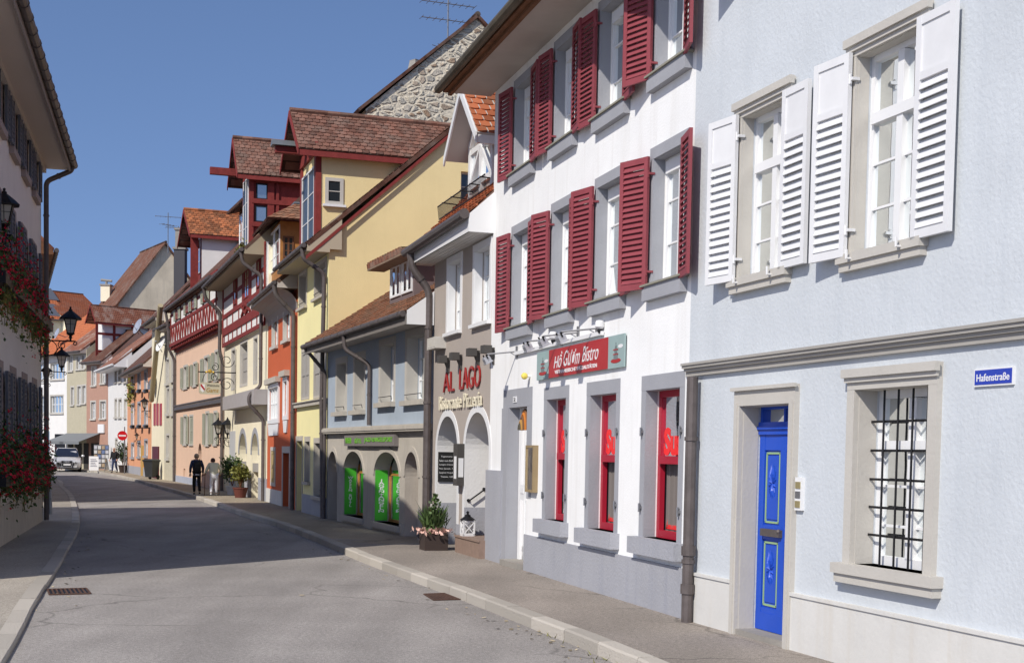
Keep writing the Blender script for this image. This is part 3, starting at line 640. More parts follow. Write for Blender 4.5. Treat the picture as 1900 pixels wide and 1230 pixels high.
    mb = MB(); mb.fbox(f, a, b, r[3] - .03, r[3], d - .03, d + .02); mb.fbox(f, a, a + .04, zt + .07, r[3] - .03, d - .03, d + .02); mb.fbox(f, b - .04, b, zt + .07, r[3] - .03, d - .03, d + .02); mb.fbox(f, cxm - .015, cxm + .015, zt + .07, r[3] - .03, d - .03, d + .02); H.part('transom_frame', mb, blue_door, dr)
    mb = MB(); mb.fbox(f, r[0], r[1], KH - .02, KH + .055, -.26, .03); H.part('doorstep', mb, concrete)
    # plinth with a gap at the door
    zp = f.z(1300, 1063); mb = MB()
    for x0, x1 in ((0, r[0] - sw), (r[1] + sw, f.L - .12)): mb.fbox(f, x0, x1, -.1, zp, -.01, .035); mb.fbox(f, x0, x1, zp - .03, zp, .035, .05)
    H.part('plinth', mb, cream_plinth)
    # barred window
    r = f.r(1590, 1727, 724, 1046)
    w = H.window(r, white_paint, glass, .2, 2, 3, .075, transom=.68, surround=(.11, .17, .05), sm=cream_stone, sill=(.2, .085, .11), cap=True, curtain=(curtain_m, [(.2, .75)]), room=mid_room, mull=.1)
    mb = MB(); d = -.11; zs = [r[2] + (r[3] - r[2]) * q for q in (.17, .33, .49, .655, .82)]
    for k in range(5): u = r[1] - .2 - (r[1] - r[0] - .22) * k / 4; mb.tube([f.P(u, r[2], d), f.P(u, r[3], d)], .0095, 6)
    for z in zs: mb.fbox(f, r[0], r[1], z - .01, z + .01, d - .018, d - .008)
    H.part('window_grille', mb, dark_iron, w)
    # street name plate and the bell board are fixed to this house
    fr = f.r(1811, 1884, 685, 718); o = thing('street_sign', f.P((fr[0] + fr[1]) / 2, fr[2], 0), 'blue enamel street name plate with white lettering on the pale blue wall', 'street sign')
    mb = MB(); mb.fbox(f, fr[0], fr[1], fr[2], fr[3], .0, .018); mb.build('plate', white_paint, o)
    bl = mat('blue enamel', (.02, .05, .38), .25); g = .012; mb = MB(); mb.fbox(f, fr[0] + g, fr[1] - g, fr[2] + g, fr[3] - g, .018, .021); mb.build('enamel_field', bl, o)
    text('Hafenstraße', f, (fr[0] + .035, fr[1] - .035, fr[2] + .035, fr[3] - .04), white_paint, 'lettering', o, d=.021, depth=.002, bold=.012)
    fr = f.r(1481, 1493, 885, 946); o = thing('doorbell_panel', f.P((fr[0] + fr[1]) / 2, fr[2], 0), 'white doorbell panel beside the blue door', 'doorbell')
    mb = MB(); mb.fbox(f, fr[0], fr[1], fr[2], fr[3], 0, .035); mb.build('housing', white_paint, o)
    for k in range(3):
        z0 = fr[2] + .025 + k * (fr[3] - fr[2] - .04) / 3; mb = MB(); mb.fbox(f, fr[0] + .015, fr[1] - .015, z0, z0 + .06, .035, .042); mb.build('button', mat('brass', (.45, .38, .2), .35, .5) if k != 1 else grey_metal, o)
    H.shell(None, near=True)
    H.roof(15, tm_brown, o=.7, soff=soffit_grey, gut=copper_pipe)
    d1 = f.L - .3
    H.pipe([(d1, f.z(1285, 702), .10), (d1, KH, .10)], copper_pipe, .06)
    for z in (KH + .35, KH + .75): mb = MB(); mb.tube([f.P(d1, z - .05, .1), f.P(d1, z + .05, .1)], .075, 12); H.part('pipe_collar', mb, copper_pipe)
    return H
HA = house_a()
# ---------------------------------------------------------------- B: white house with the red shutters
def house_b():
    f = fB; zs = f.z(943, 149); H = House('townhouse', f, 'white three storey house with oxblood red louvred shutters and a bistro sign', white_wall, 10, zs + .25)
    up = [(966, 985, 159, 320, 928), (1042, 1063, 87, 268, 1001), (1126, 1160, 14, 215, 1077), (1222, 1274, -75, 142, 1161)]
    mid = [(953, 987, 437, 611, 923), (1027, 1064, 396, 587, 988), (1109, 1159, 351, 563, 1061), (1213, 1272, 297, 532, 1152)]
    for row, lst in ((0, mid), (1, up)):
        for k, (xl, xr, yt, yb, tl) in enumerate(lst):
            q = mid[k]; a = f.r(q[0], q[1], q[2], q[3]); r = f.r(xl, xr, yt, yb); r = (a[0], a[1], r[2], r[3])
            w = H.window(r, white_paint, glass, .15, 2, 3, .06, surround=(.1, .13, .02), sm=grey_stone, sill=(.1, .16, .09), silm=grey_stone, curtain=(curtain_m, [(.03, .97)]), room=mid_room, mull=.09)
            mb = MB(); mb.fbox(f, r[0] - .14, r[1] + .14, r[2], r[2] + .022, -.1, .115); H.part('sill_cap', mb, mat('greenish sill stone', (.26, .25, .2), .9), w)
            mb = MB(); mb.fbox(f, r[0] + .05, r[1] - .05, r[3] - .17, r[3] - .03, -.18, -.11); H.part('blind_box', mb, white_paint, w)
            shutters(H, w, r, red_shut, .03, tl, .03, (-7 if k < 3 else (1283 if row == 0 else 1288)), slat=.062, d=.05, pm=red_shut)
            if row == 0 and k == 2:   # tilted casement
                mb = MB(); o = f.P(r[0] + .06, r[2] + .06, -.12); ax = f.t * (r[1] - r[0] - .12); h = r[3] - r[2] - .28; tz = (Vector((0, 0, 1)) * math.cos(R(-7)) - f.n * math.sin(R(7)) * 1).normalized(); nn = f.n
                for a_, b_, c_ in ((o, ax * .09, tz * h), (o + ax * .91, ax * .09, tz * h), (o, ax, tz * .06), (o + tz * (h - .06), ax, tz * .06)): mb.obox(a_, b_, c_, nn * -.04)
                H.part('casement', mb, white_paint, w)
    # ground floor windows
    for k, (xl, xr, yt, yb, ol, orr, ot) in enumerate(((1013, 1048.5, 742, 963, 1007, 1054, 728), (1093, 1141.5, 734, 980, 1087, 1149, 717), (1196, 1259, 725, 996, 1187, 1267, 707))):
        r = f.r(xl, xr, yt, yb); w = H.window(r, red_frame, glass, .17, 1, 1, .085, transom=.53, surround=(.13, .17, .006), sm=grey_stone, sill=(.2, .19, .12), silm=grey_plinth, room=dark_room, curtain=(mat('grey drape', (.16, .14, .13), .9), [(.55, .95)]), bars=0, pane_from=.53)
        mb = MB(); o = f.P(r[0] + .09, r[2] + .1, -.24); wd = r[1] - r[0] - .18; h = (r[3] - r[2]) * .53 - .2; tz = (Vector((0, 0, 1)) - f.n * .16).normalized()
        for a_, b_, c_ in ((o, f.t * .05, tz * h), (o + f.t * (wd - .05), f.t * .05, tz * h), (o, f.t * wd, tz * .05), (o + tz * (h - .05), f.t * wd, tz * .05)): mb.obox(a_, b_, c_, f.n * -.04)
        ts = H.part('tilted_sash', mb, white_paint if k == 0 else mat('bright red sash', (.62, .03, .03), .45), w); mb = MB(); q = o - f.n * .02; mb.face([q, q + f.t * wd, q + f.t * wd + tz * h, q + tz * h]); H.part('pane', mb, glass, w)
        zt = r[2] + (r[3] - r[2]) * .53; text('Sushi', f, (r[0] + .06, r[1] - .11, zt + .05, zt + .05 + (r[3] - r[2]) * .19), mat('red vinyl', (.8, .03, .03), .4), 'window_lettering', w, d=-.188, depth=.002, bold=.05)
        for u in (r[0] - .07, r[1] + .07):
            for q in (.2, .72): mb = MB(); z = r[2] + (r[3] - r[2]) * q; mb.tube([f.P(u, z - .05, .03), f.P(u, z + .05, .03)], .014, 6); mb.fbox(f, u - .03, u + .03, z - .015, z + .015, .0, .03); H.part('shutter_pin', mb, grey_metal, w)
    # entrance
    r = f.r(943, 976, 757, 1043); r = (r[0], r[1], KH - .02, r[3]); H.hole(rectpoly(r), .2)
    o = f.r(932.5, 985.7, 725, 1036); mb = MB(); zt = o[3]
    mb.fbox(f, o[0], r[0], f.z(985, 925), r[3], -.01, .006); mb.fbox(f, r[1], o[1], .0, r[3], -.01, .03); mb.fbox(f, o[0], o[1], r[3], zt, -.01, .008)
    mb.fbox(f, r[1] - .004, r[1], KH, r[3], -.2, 0); mb.fbox(f, r[0], r[0] + .004, KH, r[3], -.2, 0); mb.fbox(f, r[0], r[1], r[3] - .004, r[3], -.2, 0)
    H.part('door_surround', mb, grey_stone)
    mb = MB(); zp = f.z(968, 989); mb.fbox(f, 0, r[0] - .02, -.1, zp, -.01, .03); mb.fbox(f, o[1] - .1, f.L - .005, -.1, f.z(915, 872), -.01, .06); H.part('plinth', mb, grey_plinth)
    mb = MB(); mb.fbox(f, r[0], r[1], KH - .03, KH + .09, -.6, .12); H.part('doorstep', mb, concrete)
    mb = MB(); d = -.2; a, b = r[0] + .02, r[1] - .12
    for q in ((a, a + .09, KH + .09, r[3]), (b - .09, b, KH + .09, r[3]), (a, b, r[3] - .1, r[3]), (a, b, KH + .09, KH + .3)): mb.fbox(f, *q, d - .05, d)
    dr = H.part('door', mb, white_paint); mb = MB(); mb.fbox(f, a, a + .3, KH + .1, r[3] - .02, d, d + .012); H.part('red_edging', mb, red_frame, dr); mb = MB(); mb.fbox(f, a + .09, b - .09, KH + .3, r[3] - .1, d - .03, d - .02); H.part('pane', mb, glass_dark, dr)
    mb = MB(); mb.fbox(f, r[1] - .12, r[1] - .01, KH + .08, r[3], -.24, -.16); H.part('white_door_frame', mb, white_paint, dr)
    # ornament above the door
    oc = f.P(r[0] + .34, r[3] - .3, -.07); og = thing('door_ornament', oc, 'orange and brown woven ornament hanging in the bistro doorway', 'ornament')
    mb = MB()
    for k in range(5):
        pts = [oc + f.t * (.26 - .05 * k) * math.cos(a_) * .6 + Vector((0, 0, (.3 - .055 * k) * math.sin(a_) * 1.0 - .05)) + f.n * .02 * k for a_ in [math.pi * j / 10 for j in range(11)]]
        mb = MB(); mb.tube(pts, .028, 6); mb.build('woven_band', mat('ornament %d' % k, ((.22, .1, .04), (.5, .17, .03), (.16, .08, .04), (.4, .22, .06), (.08, .07, .05))[k], .8), og)
    # roof: broad boxed eave
    H.shell(None, far=True)
    ov = min(((abs(f.ua(846, f.z(846, 132, q / 50), q / 50) - (f.L + .3)), q / 50) for q in range(15, 60)), key=lambda q: q[0])[1]; ov = .78; zE0 = f.z(848, 136, .85)
    H.roof(zs + 4.8, tm_brown, o=ov, oe0=-.02, oe1=.3, soff=None, gut=None, zE=zE0)
    mb = MB(); mb.fbox(f, 0, f.L + .28, zs - .0, zs + .03, 0, ov - .12); H.part('soffit', mb, soffit_grey)
    mb = MB(); zE = H.zE; mb.fbox(f, 0, f.L + .28, zs - .05, zE + .1, ov - .12, ov - .06); mb.fbox(f, 0, f.L + .3, zE - .0, zE + .09, ov - .06, ov + .02); H.part('eave_board', mb, timber_brown)
    mb = MB(); mb.tube([f.P(0, zE + .08, ov + .09), f.P(f.L + .33, zE + .05, ov + .09)], .07, 10); H.part('gutter', mb, mat('old copper', (.12, .1, .07), .6, metal=.3, var=.3))
    return H
HB = house_b()
def floodlight(label, f, ub, zb, du, ln, drop=.0):
    """swan arm with a small box lamp; ub, zb on the wall"""
    b = f.P(ub, zb, 0); e = f.P(ub + du, zb - drop, ln); o = thing('spotlight', b, label, 'spotlight', 'spotlights over the bistro sign')
    mb = MB(); mb.fbox(f, ub - .035, ub + .035, zb - .1, zb + .08, 0, .02); mb.tube([b, e], .013, 6); mb.tube([b + Vector((0, 0, -.08)), b.lerp(e, .25)], .008, 5); mb.build('arm', grey_metal, o)
    a = f.t.cross(Vector((0, 0, 1))); dn = (Vector((0, 0, -1)) - f.n * .55).normalized(); x = f.t; y = dn.cross(x)
    c = e + Vector((0, 0, -.09)); mb = MB(); mb.obox(c - x * .07 - y * .05 - dn * .035, x * .14, y * .1, dn * .07); mb.obox(c - x * .085 - y * .062 + dn * .035, x * .17, y * .124, dn * .015)
    for k in range(5): mb.obox(c - x * .06 + x * .027 * k - y * .045 - dn * .06, x * .008, y * .09, dn * .03)
    mb.build('lamp_housing', alu, o)
    mb = MB(); mb.tube([e, e + Vector((0, 0, -.05))], .018, 6); mb.obox(c - x * .09 - y * .01 - dn * .02, x * .01, y * .02, -dn * .07); mb.obox(c + x * .08 - y * .01 - dn * .02, x * .01, y * .02, -dn * .07); mb.build('bracket', dark_iron, o)
    return o
f = fB
for lab, bx, by, hx in (('farthest spotlight, reaching from the bistro wall over towards the pizzeria lettering', 960, 652, 904), ('leftmost spotlight of the three above the red bistro sign', 1044, 627, 980), ('middle spotlight of the three above the red bistro sign', 1074, 617, 1009), ('rightmost spotlight of the three above the red bistro sign, below the third shutter', 1109, 609, 1042)):
    u, z = f.uz(bx, by); best = min(((abs(proj(f.P(u + .28, z, l / 100))[0] - hx), l / 100) for l in range(20, 90)), key=lambda q: q[0]); floodlight(lab, f, u, z, .28, best[1], .04)
r = f.r(1001, 1164, 655, 706); sg = thing('bistro_sign', f.P((r[0] + r[1]) / 2, r[2], 0), 'long red bistro sign with grey green ends on the white wall', 'sign')
teal = mat('grey green sign paint', (.30, .40, .39), .5, var=.06); sred = mat('sign red', (.40, .028, .03), .4, var=.06, scale=3)
ut = f.r(1134, 1164, 630, 680)[0:2]
mb = MB(); mb.fbox(f, r[0], r[1], r[2], r[3], .02, .04); mb.build('board', teal, sg)
ul, ur = f.ua(1024, (r[2] + r[3]) / 2), f.ua(1134, (r[2] + r[3]) / 2); hh = r[3] - r[2]
mb = MB(); mb.fbox(f, ur, ul, r[2] + .004, r[3] - .004, .04, .046); mb.build('red_panel', sred, sg)
wsp = ul - ur; text('Hồ', f, (ul - wsp * .25, ul - wsp * .10, r[2] + hh * .32, r[2] + hh * .86), white_paint, 'lettering', sg, .046, .004, .004, .35)
text('Gươm', f, (ul - wsp * .56, ul - wsp * .28, r[2] + hh * .33, r[2] + hh * .86), white_paint, 'lettering', sg, .046, .004, -.002, .4)
text('Bistro', f, (ul - wsp * .86, ul - wsp * .60, r[2] + hh * .36, r[2] + hh * .86), white_paint, 'lettering', sg, .046, .004, -.002, .4)
text('VIETNAMESISCHE SPEZIALITÄTEN', f, (ul - wsp * .84, ul - wsp * .12, r[2] + hh * .12, r[2] + hh * .27), white_paint, 'lettering', sg, .046, .004, .02)
for (ua_, ub_) in ((r[1], ul), (ur, r[0])):                         # a little tower on each end
    c = (ua_ + ub_) / 2; w = abs(ua_ - ub_) * .5; g = mat('sign grey', (.17, .2, .2), .5)
    mb = MB(); 
    for (a0, a1, b0, b1) in ((-.5, .5, .38, .52), (-.42, .42, .52, .56), (-.32, .32, .58, .68), (-.36, .36, .68, .71), (-.2, .2, .72, .8), (-.05, .05, .82, .9)): mb.fbox(f, c + a0 * w * .5, c + a1 * w * .5, r[2] + hh * (b0 - .12), r[2] + hh * (b1 - .12), .04, .045)
    mb.build('tower_emblem', g, sg); mb = MB(); mb.prism(f, [(c + w * .62 * math.cos(k * .524), r[2] + hh * (.22 + .07 * math.sin(k * .524))) for k in range(12)], .04, .044)
    for q in (.42, .56): mb.fbox(f, c - w * .3, c + w * .3, r[2] + hh * (q - .02), r[2] + hh * (q + .01), .045, .047)
    mb.build('emblem_base', sred, sg); mb = MB(); mb.prism(f, [(c - w * .55 + w * .3 * math.cos(k * .524), r[2] + hh * (.64 + .06 * math.sin(k * .524))) for k in range(12)], .04, .043); mb.build('emblem_cloud', white_paint, sg)
mb = MB(); p, q = f.uz(960, 656), f.uz(1122, 618); mb.beam(f.P(p[0], p[1], .03), f.P(q[0], q[1], .03), .04, .05); tag(mb.build('cable_duct', white_paint), 'long white cable duct running above the bistro sign', 'cable duct')
for lab, x, y in (('white dome lamp above the middle of the bistro sign', 1033, 624), ('white dome lamp at the right end of the cable duct, above the bistro sign', 1120, 604)):
    u, z = f.uz(x, y); c = f.P(u, z, .05); o = thing('wall_lamp', c, lab, 'wall lamp', 'dome lamps above the bistro sign'); mb = MB(); mb.lathe(c, [(.045, .06), (.06, .03), (.06, -.02), (.03, -.045)], 12); mb.build('housing', white_paint, o); mb = MB(); mb.lathe(c, [(.032, -.045), (.03, -.08), (.012, -.1)], 12); mb.build('lens', dark_iron, o)
u, z = f.uz(984, 698); c = f.P(u, z, .0); o = thing('entrance_lamp', c, 'small yellow lamp on the wall right above the bistro entrance', 'wall lamp'); mb = MB(); mb.tube([c, f.P(u, z, .06)], .02, 6); mb.build('arm', white_paint, o); mb = MB(); mb.ball(f.P(u, z, .09), .05, 8); mb.build('globe', mat('yellow globe', (.75, .6, .12), .4), o)
# menu case, intercom, house number
r = f.r(984, 998.5, 826, 912); o = thing('menu_case', f.P((r[0] + r[1]) / 2, r[2], 0), 'wooden menu case with a glass front beside the bistro door', 'menu case')
mb = MB(); e = .035
for q in ((r[0], r[1], r[2], r[2] + e), (r[0], r[1], r[3] - e, r[3]), (r[0], r[0] + e, r[2] + e, r[3] - e), (r[1] - e, r[1], r[2] + e, r[3] - e)): mb.fbox(f, *q, 0, .08)
mb.fbox(f, r[0] + e, r[1] - e, r[2] + e, r[3] - e, 0, .02); mb.build('case', mat('light oak', (.30, .22, .12), .6, var=.15), o)
mb = MB(); mb.fbox(f, r[0] + e + .03, r[1] - e - .03, r[2] + e + .06, r[3] - e - .12, .02, .026); mb.build('menu_sheet', white_paint, o)
mb = MB(); mb.fbox(f, r[0] + e, r[1] - e, r[2] + e, r[3] - e, .06, .065); mb.build('glass_front', glassmat('thin glass', (.95, .95, .95), 1, .02), o)
r = f.r(970, 977, 899, 927); mb = MB(); mb.fbox(f, r[0], r[1], r[2], r[3], 0, .04); mb.fbox(f, r[0] + .02, r[1] - .02, r[2] + .1, r[3] - .04, .04, .05); tag(mb.build('intercom', white_paint), 'white intercom box next to the bistro entrance', 'intercom')
r = f.r(954, 960, 736, 747); o = thing('house_number', f.P(r[0], r[2], .01), 'small house number plate over the bistro entrance', 'house number'); mb = MB(); mb.fbox(f, r[0], r[1], r[2], r[3], .008, .02); mb.build('plate', white_paint, o); text('2', f, (r[0] + .03, r[1] - .03, r[2] + .02, r[3] - .02), dark_iron, 'digit', o, .02, .003, .01)
# ================================================================ kit for roofs and dormers
def roof_hit(f, px, py, ze, sl):
    """depth on a roof plane z = ze - d * sl that a pixel shows"""
    lo, hi = -8.0, .5
    g = lambda d: f.z(px, py, d) - (ze - d * sl)
    for _ in range(50):
        m = (lo + hi) / 2
        if (g(m) > 0) == (g(lo) > 0): lo = m
        else: hi = m
    return lo
def dormer(H, f, d, u0, u1, z0, ze, zr, depth, wm, rm, tile=None, ohf=.35, ohs=.25, trim=None, name='dormer', front=(), side=(), winm=None, posts=None, th=.09, sidem=None, eave=True, mirror=False):
    """gabled dormer standing on facade f: ridge square to the street"""
    uc = (u0 + u1) / 2; mb = MB()
    mb.face([f.P(u0, z0, d), f.P(u1, z0, d), f.P(u1, ze, d), f.P(uc, zr, d), f.P(u0, ze, d)])
    mb.face([f.P(u1, z0, d), f.P(u1, ze, d), f.P(u1, ze, d - depth), f.P(u1, z0, d - depth)])
    if not sidem: mb.face([f.P(u0, z0, d), f.P(u0, ze, d), f.P(u0, ze, d - depth), f.P(u0, z0, d - depth)])
    do = H.part(name, mb, wm)
    if sidem: mb = MB(); mb.fbox(f, u0, u0 + .05, z0, ze, d - depth, d - .01); H.part('side_wall', mb, sidem, do)
    sl = (zr - ze) / (uc - u0); a, b = u0 - ohs, u1 + ohs; zl = ze - sl * ohs + .06; zt = zr + .06; mb = MB()
    A, B, C, D_ = f.P(a, zl, d + ohf), f.P(a, zl, d - depth), f.P(uc, zt, d - depth), f.P(uc, zt, d + ohf); slab(mb, A, B, C, D_, th)
    A2, B2 = f.P(b, zl, d + ohf), f.P(b, zl, d - depth); slab(mb, A2, B2, C, D_, th); rf = H.part('dormer_roof', mb, rm if not tile else (tile[3] if len(tile) > 3 else tm_brown), do)
    if tile:
        t = MB(); tiles(t, A, B, C, D_, tile[1], tile[2]); tiles(t, A2, B2, C, D_, tile[1] * 1.5, tile[2] * 1.5)
        n = int((depth + ohf) / .34)
        for k in range(n): t.tint = random.random(); t.tube([f.P(uc, zt + .02, d + ohf - .34 * k), f.P(uc, zt + .035, d + ohf - .34 * k - .37)], .085, 8, .07)
        H.part('roof_tiles', t, tile[0], do)
    if trim:
        mb = MB(); q = d + ohf
        for (p, r_) in (((a, zl), (uc, zt)), ((b, zl), (uc, zt))):
            o = f.P(p[0], p[1] - th - .06, q); mb.obox(o, f.P(r_[0], r_[1] - th - .06, q) - o, Vector((0, 0, .16)), f.n * .03)
        H.part('bargeboard', mb, trim, do)
        if eave: mb = MB(); mb.fbox(f, a + .02, a + .07, zl - .17, zl - .03, d - depth, d + ohf); H.part('eave_board', mb, trim, do)
    return do
def small_window(H, f, r, d, fm, parent, cols=2, rows=2, gm=None, fw=.05, sill=None, name='window', out=.03):
    """window unit let onto a face at depth d"""
    gm = gm or glass_dark; mb = MB(); u0, u1, z0, z1 = r
    for q in ((u0, u0 + fw, z0, z1), (u1 - fw, u1, z0, z1), (u0 + fw, u1 - fw, z0, z0 + fw), (u0 + fw, u1 - fw, z1 - fw, z1)): mb.fbox(f, *q, d - .05, d + out)
    for c in range(1, cols): u = u0 + (u1 - u0) * c / cols; mb.fbox(f, u - .03, u + .03, z0 + fw, z1 - fw, d - .05, d + out * .7)
    for c in range(1, rows): z = z0 + (z1 - z0) * c / rows; mb.fbox(f, u0 + fw, u1 - fw, z - .012, z + .012, d - .05, d + out * .6)
    w = mb.build(name, fm, parent); mb = MB(); mb.fbox(f, u0 + .01, u1 - .01, z0 + .01, z1 - .01, d + .001, d + .006); mb.build('pane', gm, w)
    if sill: mb = MB(); mb.fbox(f, u0 - .06, u1 + .06, z0 - .06, z0, d, d + .1); mb.build('sill', sill, w)
    return w
def panel_sh(H, w, u0, u1, z0, z1, d, m, slats=True):
    """closed or flat-open shutter on the wall"""
    f = H.f; mb = MB(); mb.fbox(f, u0, u1, z0, z1, d, d + .03); e = (u1 - u0) * .12
    for q in ((u0, u0 + e, z0, z1), (u1 - e, u1, z0, z1), (u0 + e, u1 - e, z0, z0 + e), (u0 + e, u1 - e, z1 - e, z1), (u0 + e, u1 - e, (z0 + z1) / 2 - e / 2, (z0 + z1) / 2 + e / 2)): mb.fbox(f, *q, d + .03, d + .05)
    if slats:
        n = int((z1 - z0) / .09)
        for k in range(n):
            z = z0 + e + (z1 - z0 - 2 * e) * k / n; mb.fbox(f, u0 + e, u1 - e, z, z + .045, d + .03, d + .043)
    return H.part('shutter', mb, m, w)
# ---------------------------------------------------------------- C: taupe pizzeria
def house_c():
    f = fC; ze = f.z(923, 429); H = House('townhouse', f, 'taupe stucco pizzeria house with two white arches and a white gabled dormer', taupe, 9, ze)
    for xl, xr, yt, yb in ((832, 858, 492, 619), (881, 913, 469, 603)):
        r = f.r(xl, xr, yt, yb); r = (r[0] + .1, r[1], r[2], r[3]); w = H.window(r, white_paint, glass, .16, 2, 3, .06, surround=(.1, .12, .02), sm=white_paint, sill=(.1, .06, .08), curtain=(curtain_m, [(.05, .95)]), room=mid_room)
        for a, b in ((r[0], r[0] + .008), (r[1] - .008, r[1])): mb = MB(); mb.fbox(f, a, b, r[2], r[3], -.13, .0); H.part('reveal_lining', mb, white_paint, w)
    rough = mat('rough white render', (.72, .71, .69), .9, var=.04, scale=2, bump=.3, bscale=26)
    zfl = KH
    arches = []
    for xl, xr, yt, ys, yb in ((811, 848.5, 774, 812, 1005), (863, 907, 767, 812, 1012)):
        r = f.r(xl, xr, yt, yb); a = (r[0], r[1], KH - .05, r[3] - .62, r[3]); arches.append(a); poly = archpoly(a[0], a[1], a[2], a[3], a[4], 20); H.hole(poly, .42)
        mb = MB(); top = archpoly(a[0], a[1], a[2], a[3], a[4], 20); out = archpoly(a[0] - .13, a[1] + .13, a[2], a[3], a[4] + .13, 20)
        for k in range(1, len(top) - 1):
            q = [top[k], top[k + 1], out[k + 1], out[k]]; mb.prism(f, q, -.005, .012)
        for s0, s1 in ((top[0], out[0]), (top[1], out[1])): pass
        mb.prism(f, [top[-1], top[0], out[0], out[-1]], -.005, .012)
        H.part('arch_trim', mb, white_paint)
        mb = MB(); zpl = KH + .78
        pts = [(x, z) for x, z in top]
        for k in range(1, len(pts)):
            p, q = pts[k], pts[(k + 1) % len(pts)]
            if k == 1: p = (a[1], zpl)
            if k == len(pts) - 1: q = (a[0], zpl)
            cx_, cz_ = (a[0] + a[1]) / 2, a[3]; e = lambda x: (x[0] + (.006 if x[0] < cx_ else -.006), x[1] - (.006 if x[1] > cz_ else 0))
            mb.face([f.P(*e(p), 0.0), f.P(*e(q), 0.0), f.P(*e(q), -.42), f.P(*e(p), -.42)])
        H.part('arch_lining', mb, rough)
        mb = MB(); mb.fbox(f, a[1] - .008, a[1], KH, zpl, -.42, .01); H.part('arch_base', mb, grey_plinth); mb = MB(); mb.fbox(f, a[0], a[0] + .008, KH, zpl, -.42, .01); H.part('arch_base', mb, grey_plinth)
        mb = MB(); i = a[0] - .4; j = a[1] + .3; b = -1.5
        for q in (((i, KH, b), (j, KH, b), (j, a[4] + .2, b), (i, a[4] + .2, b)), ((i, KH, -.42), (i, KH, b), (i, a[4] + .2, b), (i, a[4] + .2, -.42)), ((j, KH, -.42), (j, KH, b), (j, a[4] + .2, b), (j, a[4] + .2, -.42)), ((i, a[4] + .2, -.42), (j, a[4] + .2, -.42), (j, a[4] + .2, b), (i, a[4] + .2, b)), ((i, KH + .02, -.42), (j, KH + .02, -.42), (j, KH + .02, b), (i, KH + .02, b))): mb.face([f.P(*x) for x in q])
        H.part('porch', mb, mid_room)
    a = arches[1]; mb = MB(); zt = KH + .3; mb.fbox(f, a[0] - .05, a[1] + .02, KH - .05, zt, -1.2, .16); mb.fbox(f, a[0] - .06, a[1] + .03, zt - .03, zt, .16, .18)
    st = H.part('entrance_step', mb, mat('brown granite', (.27, .19, .15), .6, var=.15, scale=9)); H.step_z = zt
    c = f.cross(a[1] - .01); mb = MB(); p = [c.P(.02, zt + .62, .01), c.P(.02, zt + .62, .06), c.P(.3, zt + .82, .06), c.P(.3, zt + .82, .01)]
    p = [c.P(.06, zt + .60, .0), c.P(.06, zt + .60, .07), c.P(.34, zt + .80, .07), c.P(.34, zt + .80, .0)]; mb.tube(p, .014, 8)
    for q in (p[0], p[3]): mb.tube([q, q + c.n * .015], .03, 10)
    H.part('handrail', mb, dark_iron)
    # door leaves behind the arches
    for a in arches:
        mb = MB(); d = -1.1
        for x0, x1 in ((a[0] + .1, a[0] + .2), ((a[0] + a[1]) / 2 - .05, (a[0] + a[1]) / 2 + .05), (a[1] - .2, a[1] - .1)): mb.fbox(f, x0, x1, KH + .3, a[3] + .2, d - .05, d)
        for z in (KH + .34, KH + 1.1, a[3] + .1): mb.fbox(f, a[0] + .1, a[1] - .1, z, z + .1, d - .04, d + .01)
        dr = H.part('door', mb, timber_brown); mb = MB(); mb.fbox(f, a[0] + .1, a[1] - .1, KH + .3, a[3] + .2, d - .03, d - .02); H.part('pane', mb, glass_dark, dr)
    mb = MB(); a0, a1 = arches[0], arches[1]; zpl = f.z(803, 957)
    mb.fbox(f, a0[1] + .0, f.L - .005, -.1, zpl, -.01, .02); mb.fbox(f, a1[1], a0[0], -.1, zpl - .05, -.01, .02); mb.fbox(f, .0, a1[0] - .13, -.1, zpl - .1, -.01, .02); H.part('plinth', mb, grey_plinth)
    H.shell(None)
    # roof with its boxed white eave
    o = .42; sl = 1.0; zf = ze + .28; D = 9; A, B = f.P(-.02, zf, o), f.P(f.L + .3, zf, o); C, Dd = f.P(f.L + .3, zf + sl * 4.9, o - 4.9), f.P(-.02, zf + sl * 4.9, o - 4.9)
    mb = MB(); slab(mb, A, B, C, Dd, .1); A2, B2 = f.P(-.02, zf, -D - .3), f.P(f.L + .3, zf, -D - .3); slab(mb, A2, B2, C, Dd, .1); rf = H.part('roof', mb, tm_brown)
    t = MB(); tiles(t, A, B, C, Dd, .2, .19, .03); H.part('roof_tiles', t, T_ORANGE, rf); mb = MB(); slab(mb, A - Vector((0, 0, .12)), B - Vector((0, 0, .12)), C - Vector((0, 0, .12)), Dd - Vector((0, 0, .12)), .02, False); H.part('roof_lining', mb, white_paint, rf)
    mb = MB(); mb.fbox(f, -.0, f.L + .28, ze, ze + .25, o - .03, o); H.part('fascia', mb, white_paint, rf)
    mb = MB()
    for k in range(5): mb.fbox(f, 0, f.L + .26, ze - .0, ze + .02, k * o / 5 + .004 - (0.01 if k == 0 else 0), (k + 1) * o / 5 - .004)
    H.part('soffit', mb, mat('white boards', (.62, .60, .58), .7), rf)
    mb = MB(); mb.prism(f.cross(-.02), [(-o, ze), (.1, ze), (.1, zf + o + .05), (-o, zf)], 0, .02); H.part('eave_cheek', mb, white_paint, rf)
    mb = MB(); mb.tube([f.P(-.05, zf + .0, o + .08), f.P(f.L + .35, zf - .05, o + .08)], .085, 10); H.part('gutter', mb, copper_pipe, rf)
    mb = MB()
    n = 46; ua, ub = .9, f.L + .25
    for k in range(n + 1):
        u = ua + (ub - ua) * k / n; d = o - .55; z = zf + (o - d) * sl + .06; mb.tube([f.P(u, z, d), f.P(u, z + .24, d + .03)], .006, 4)
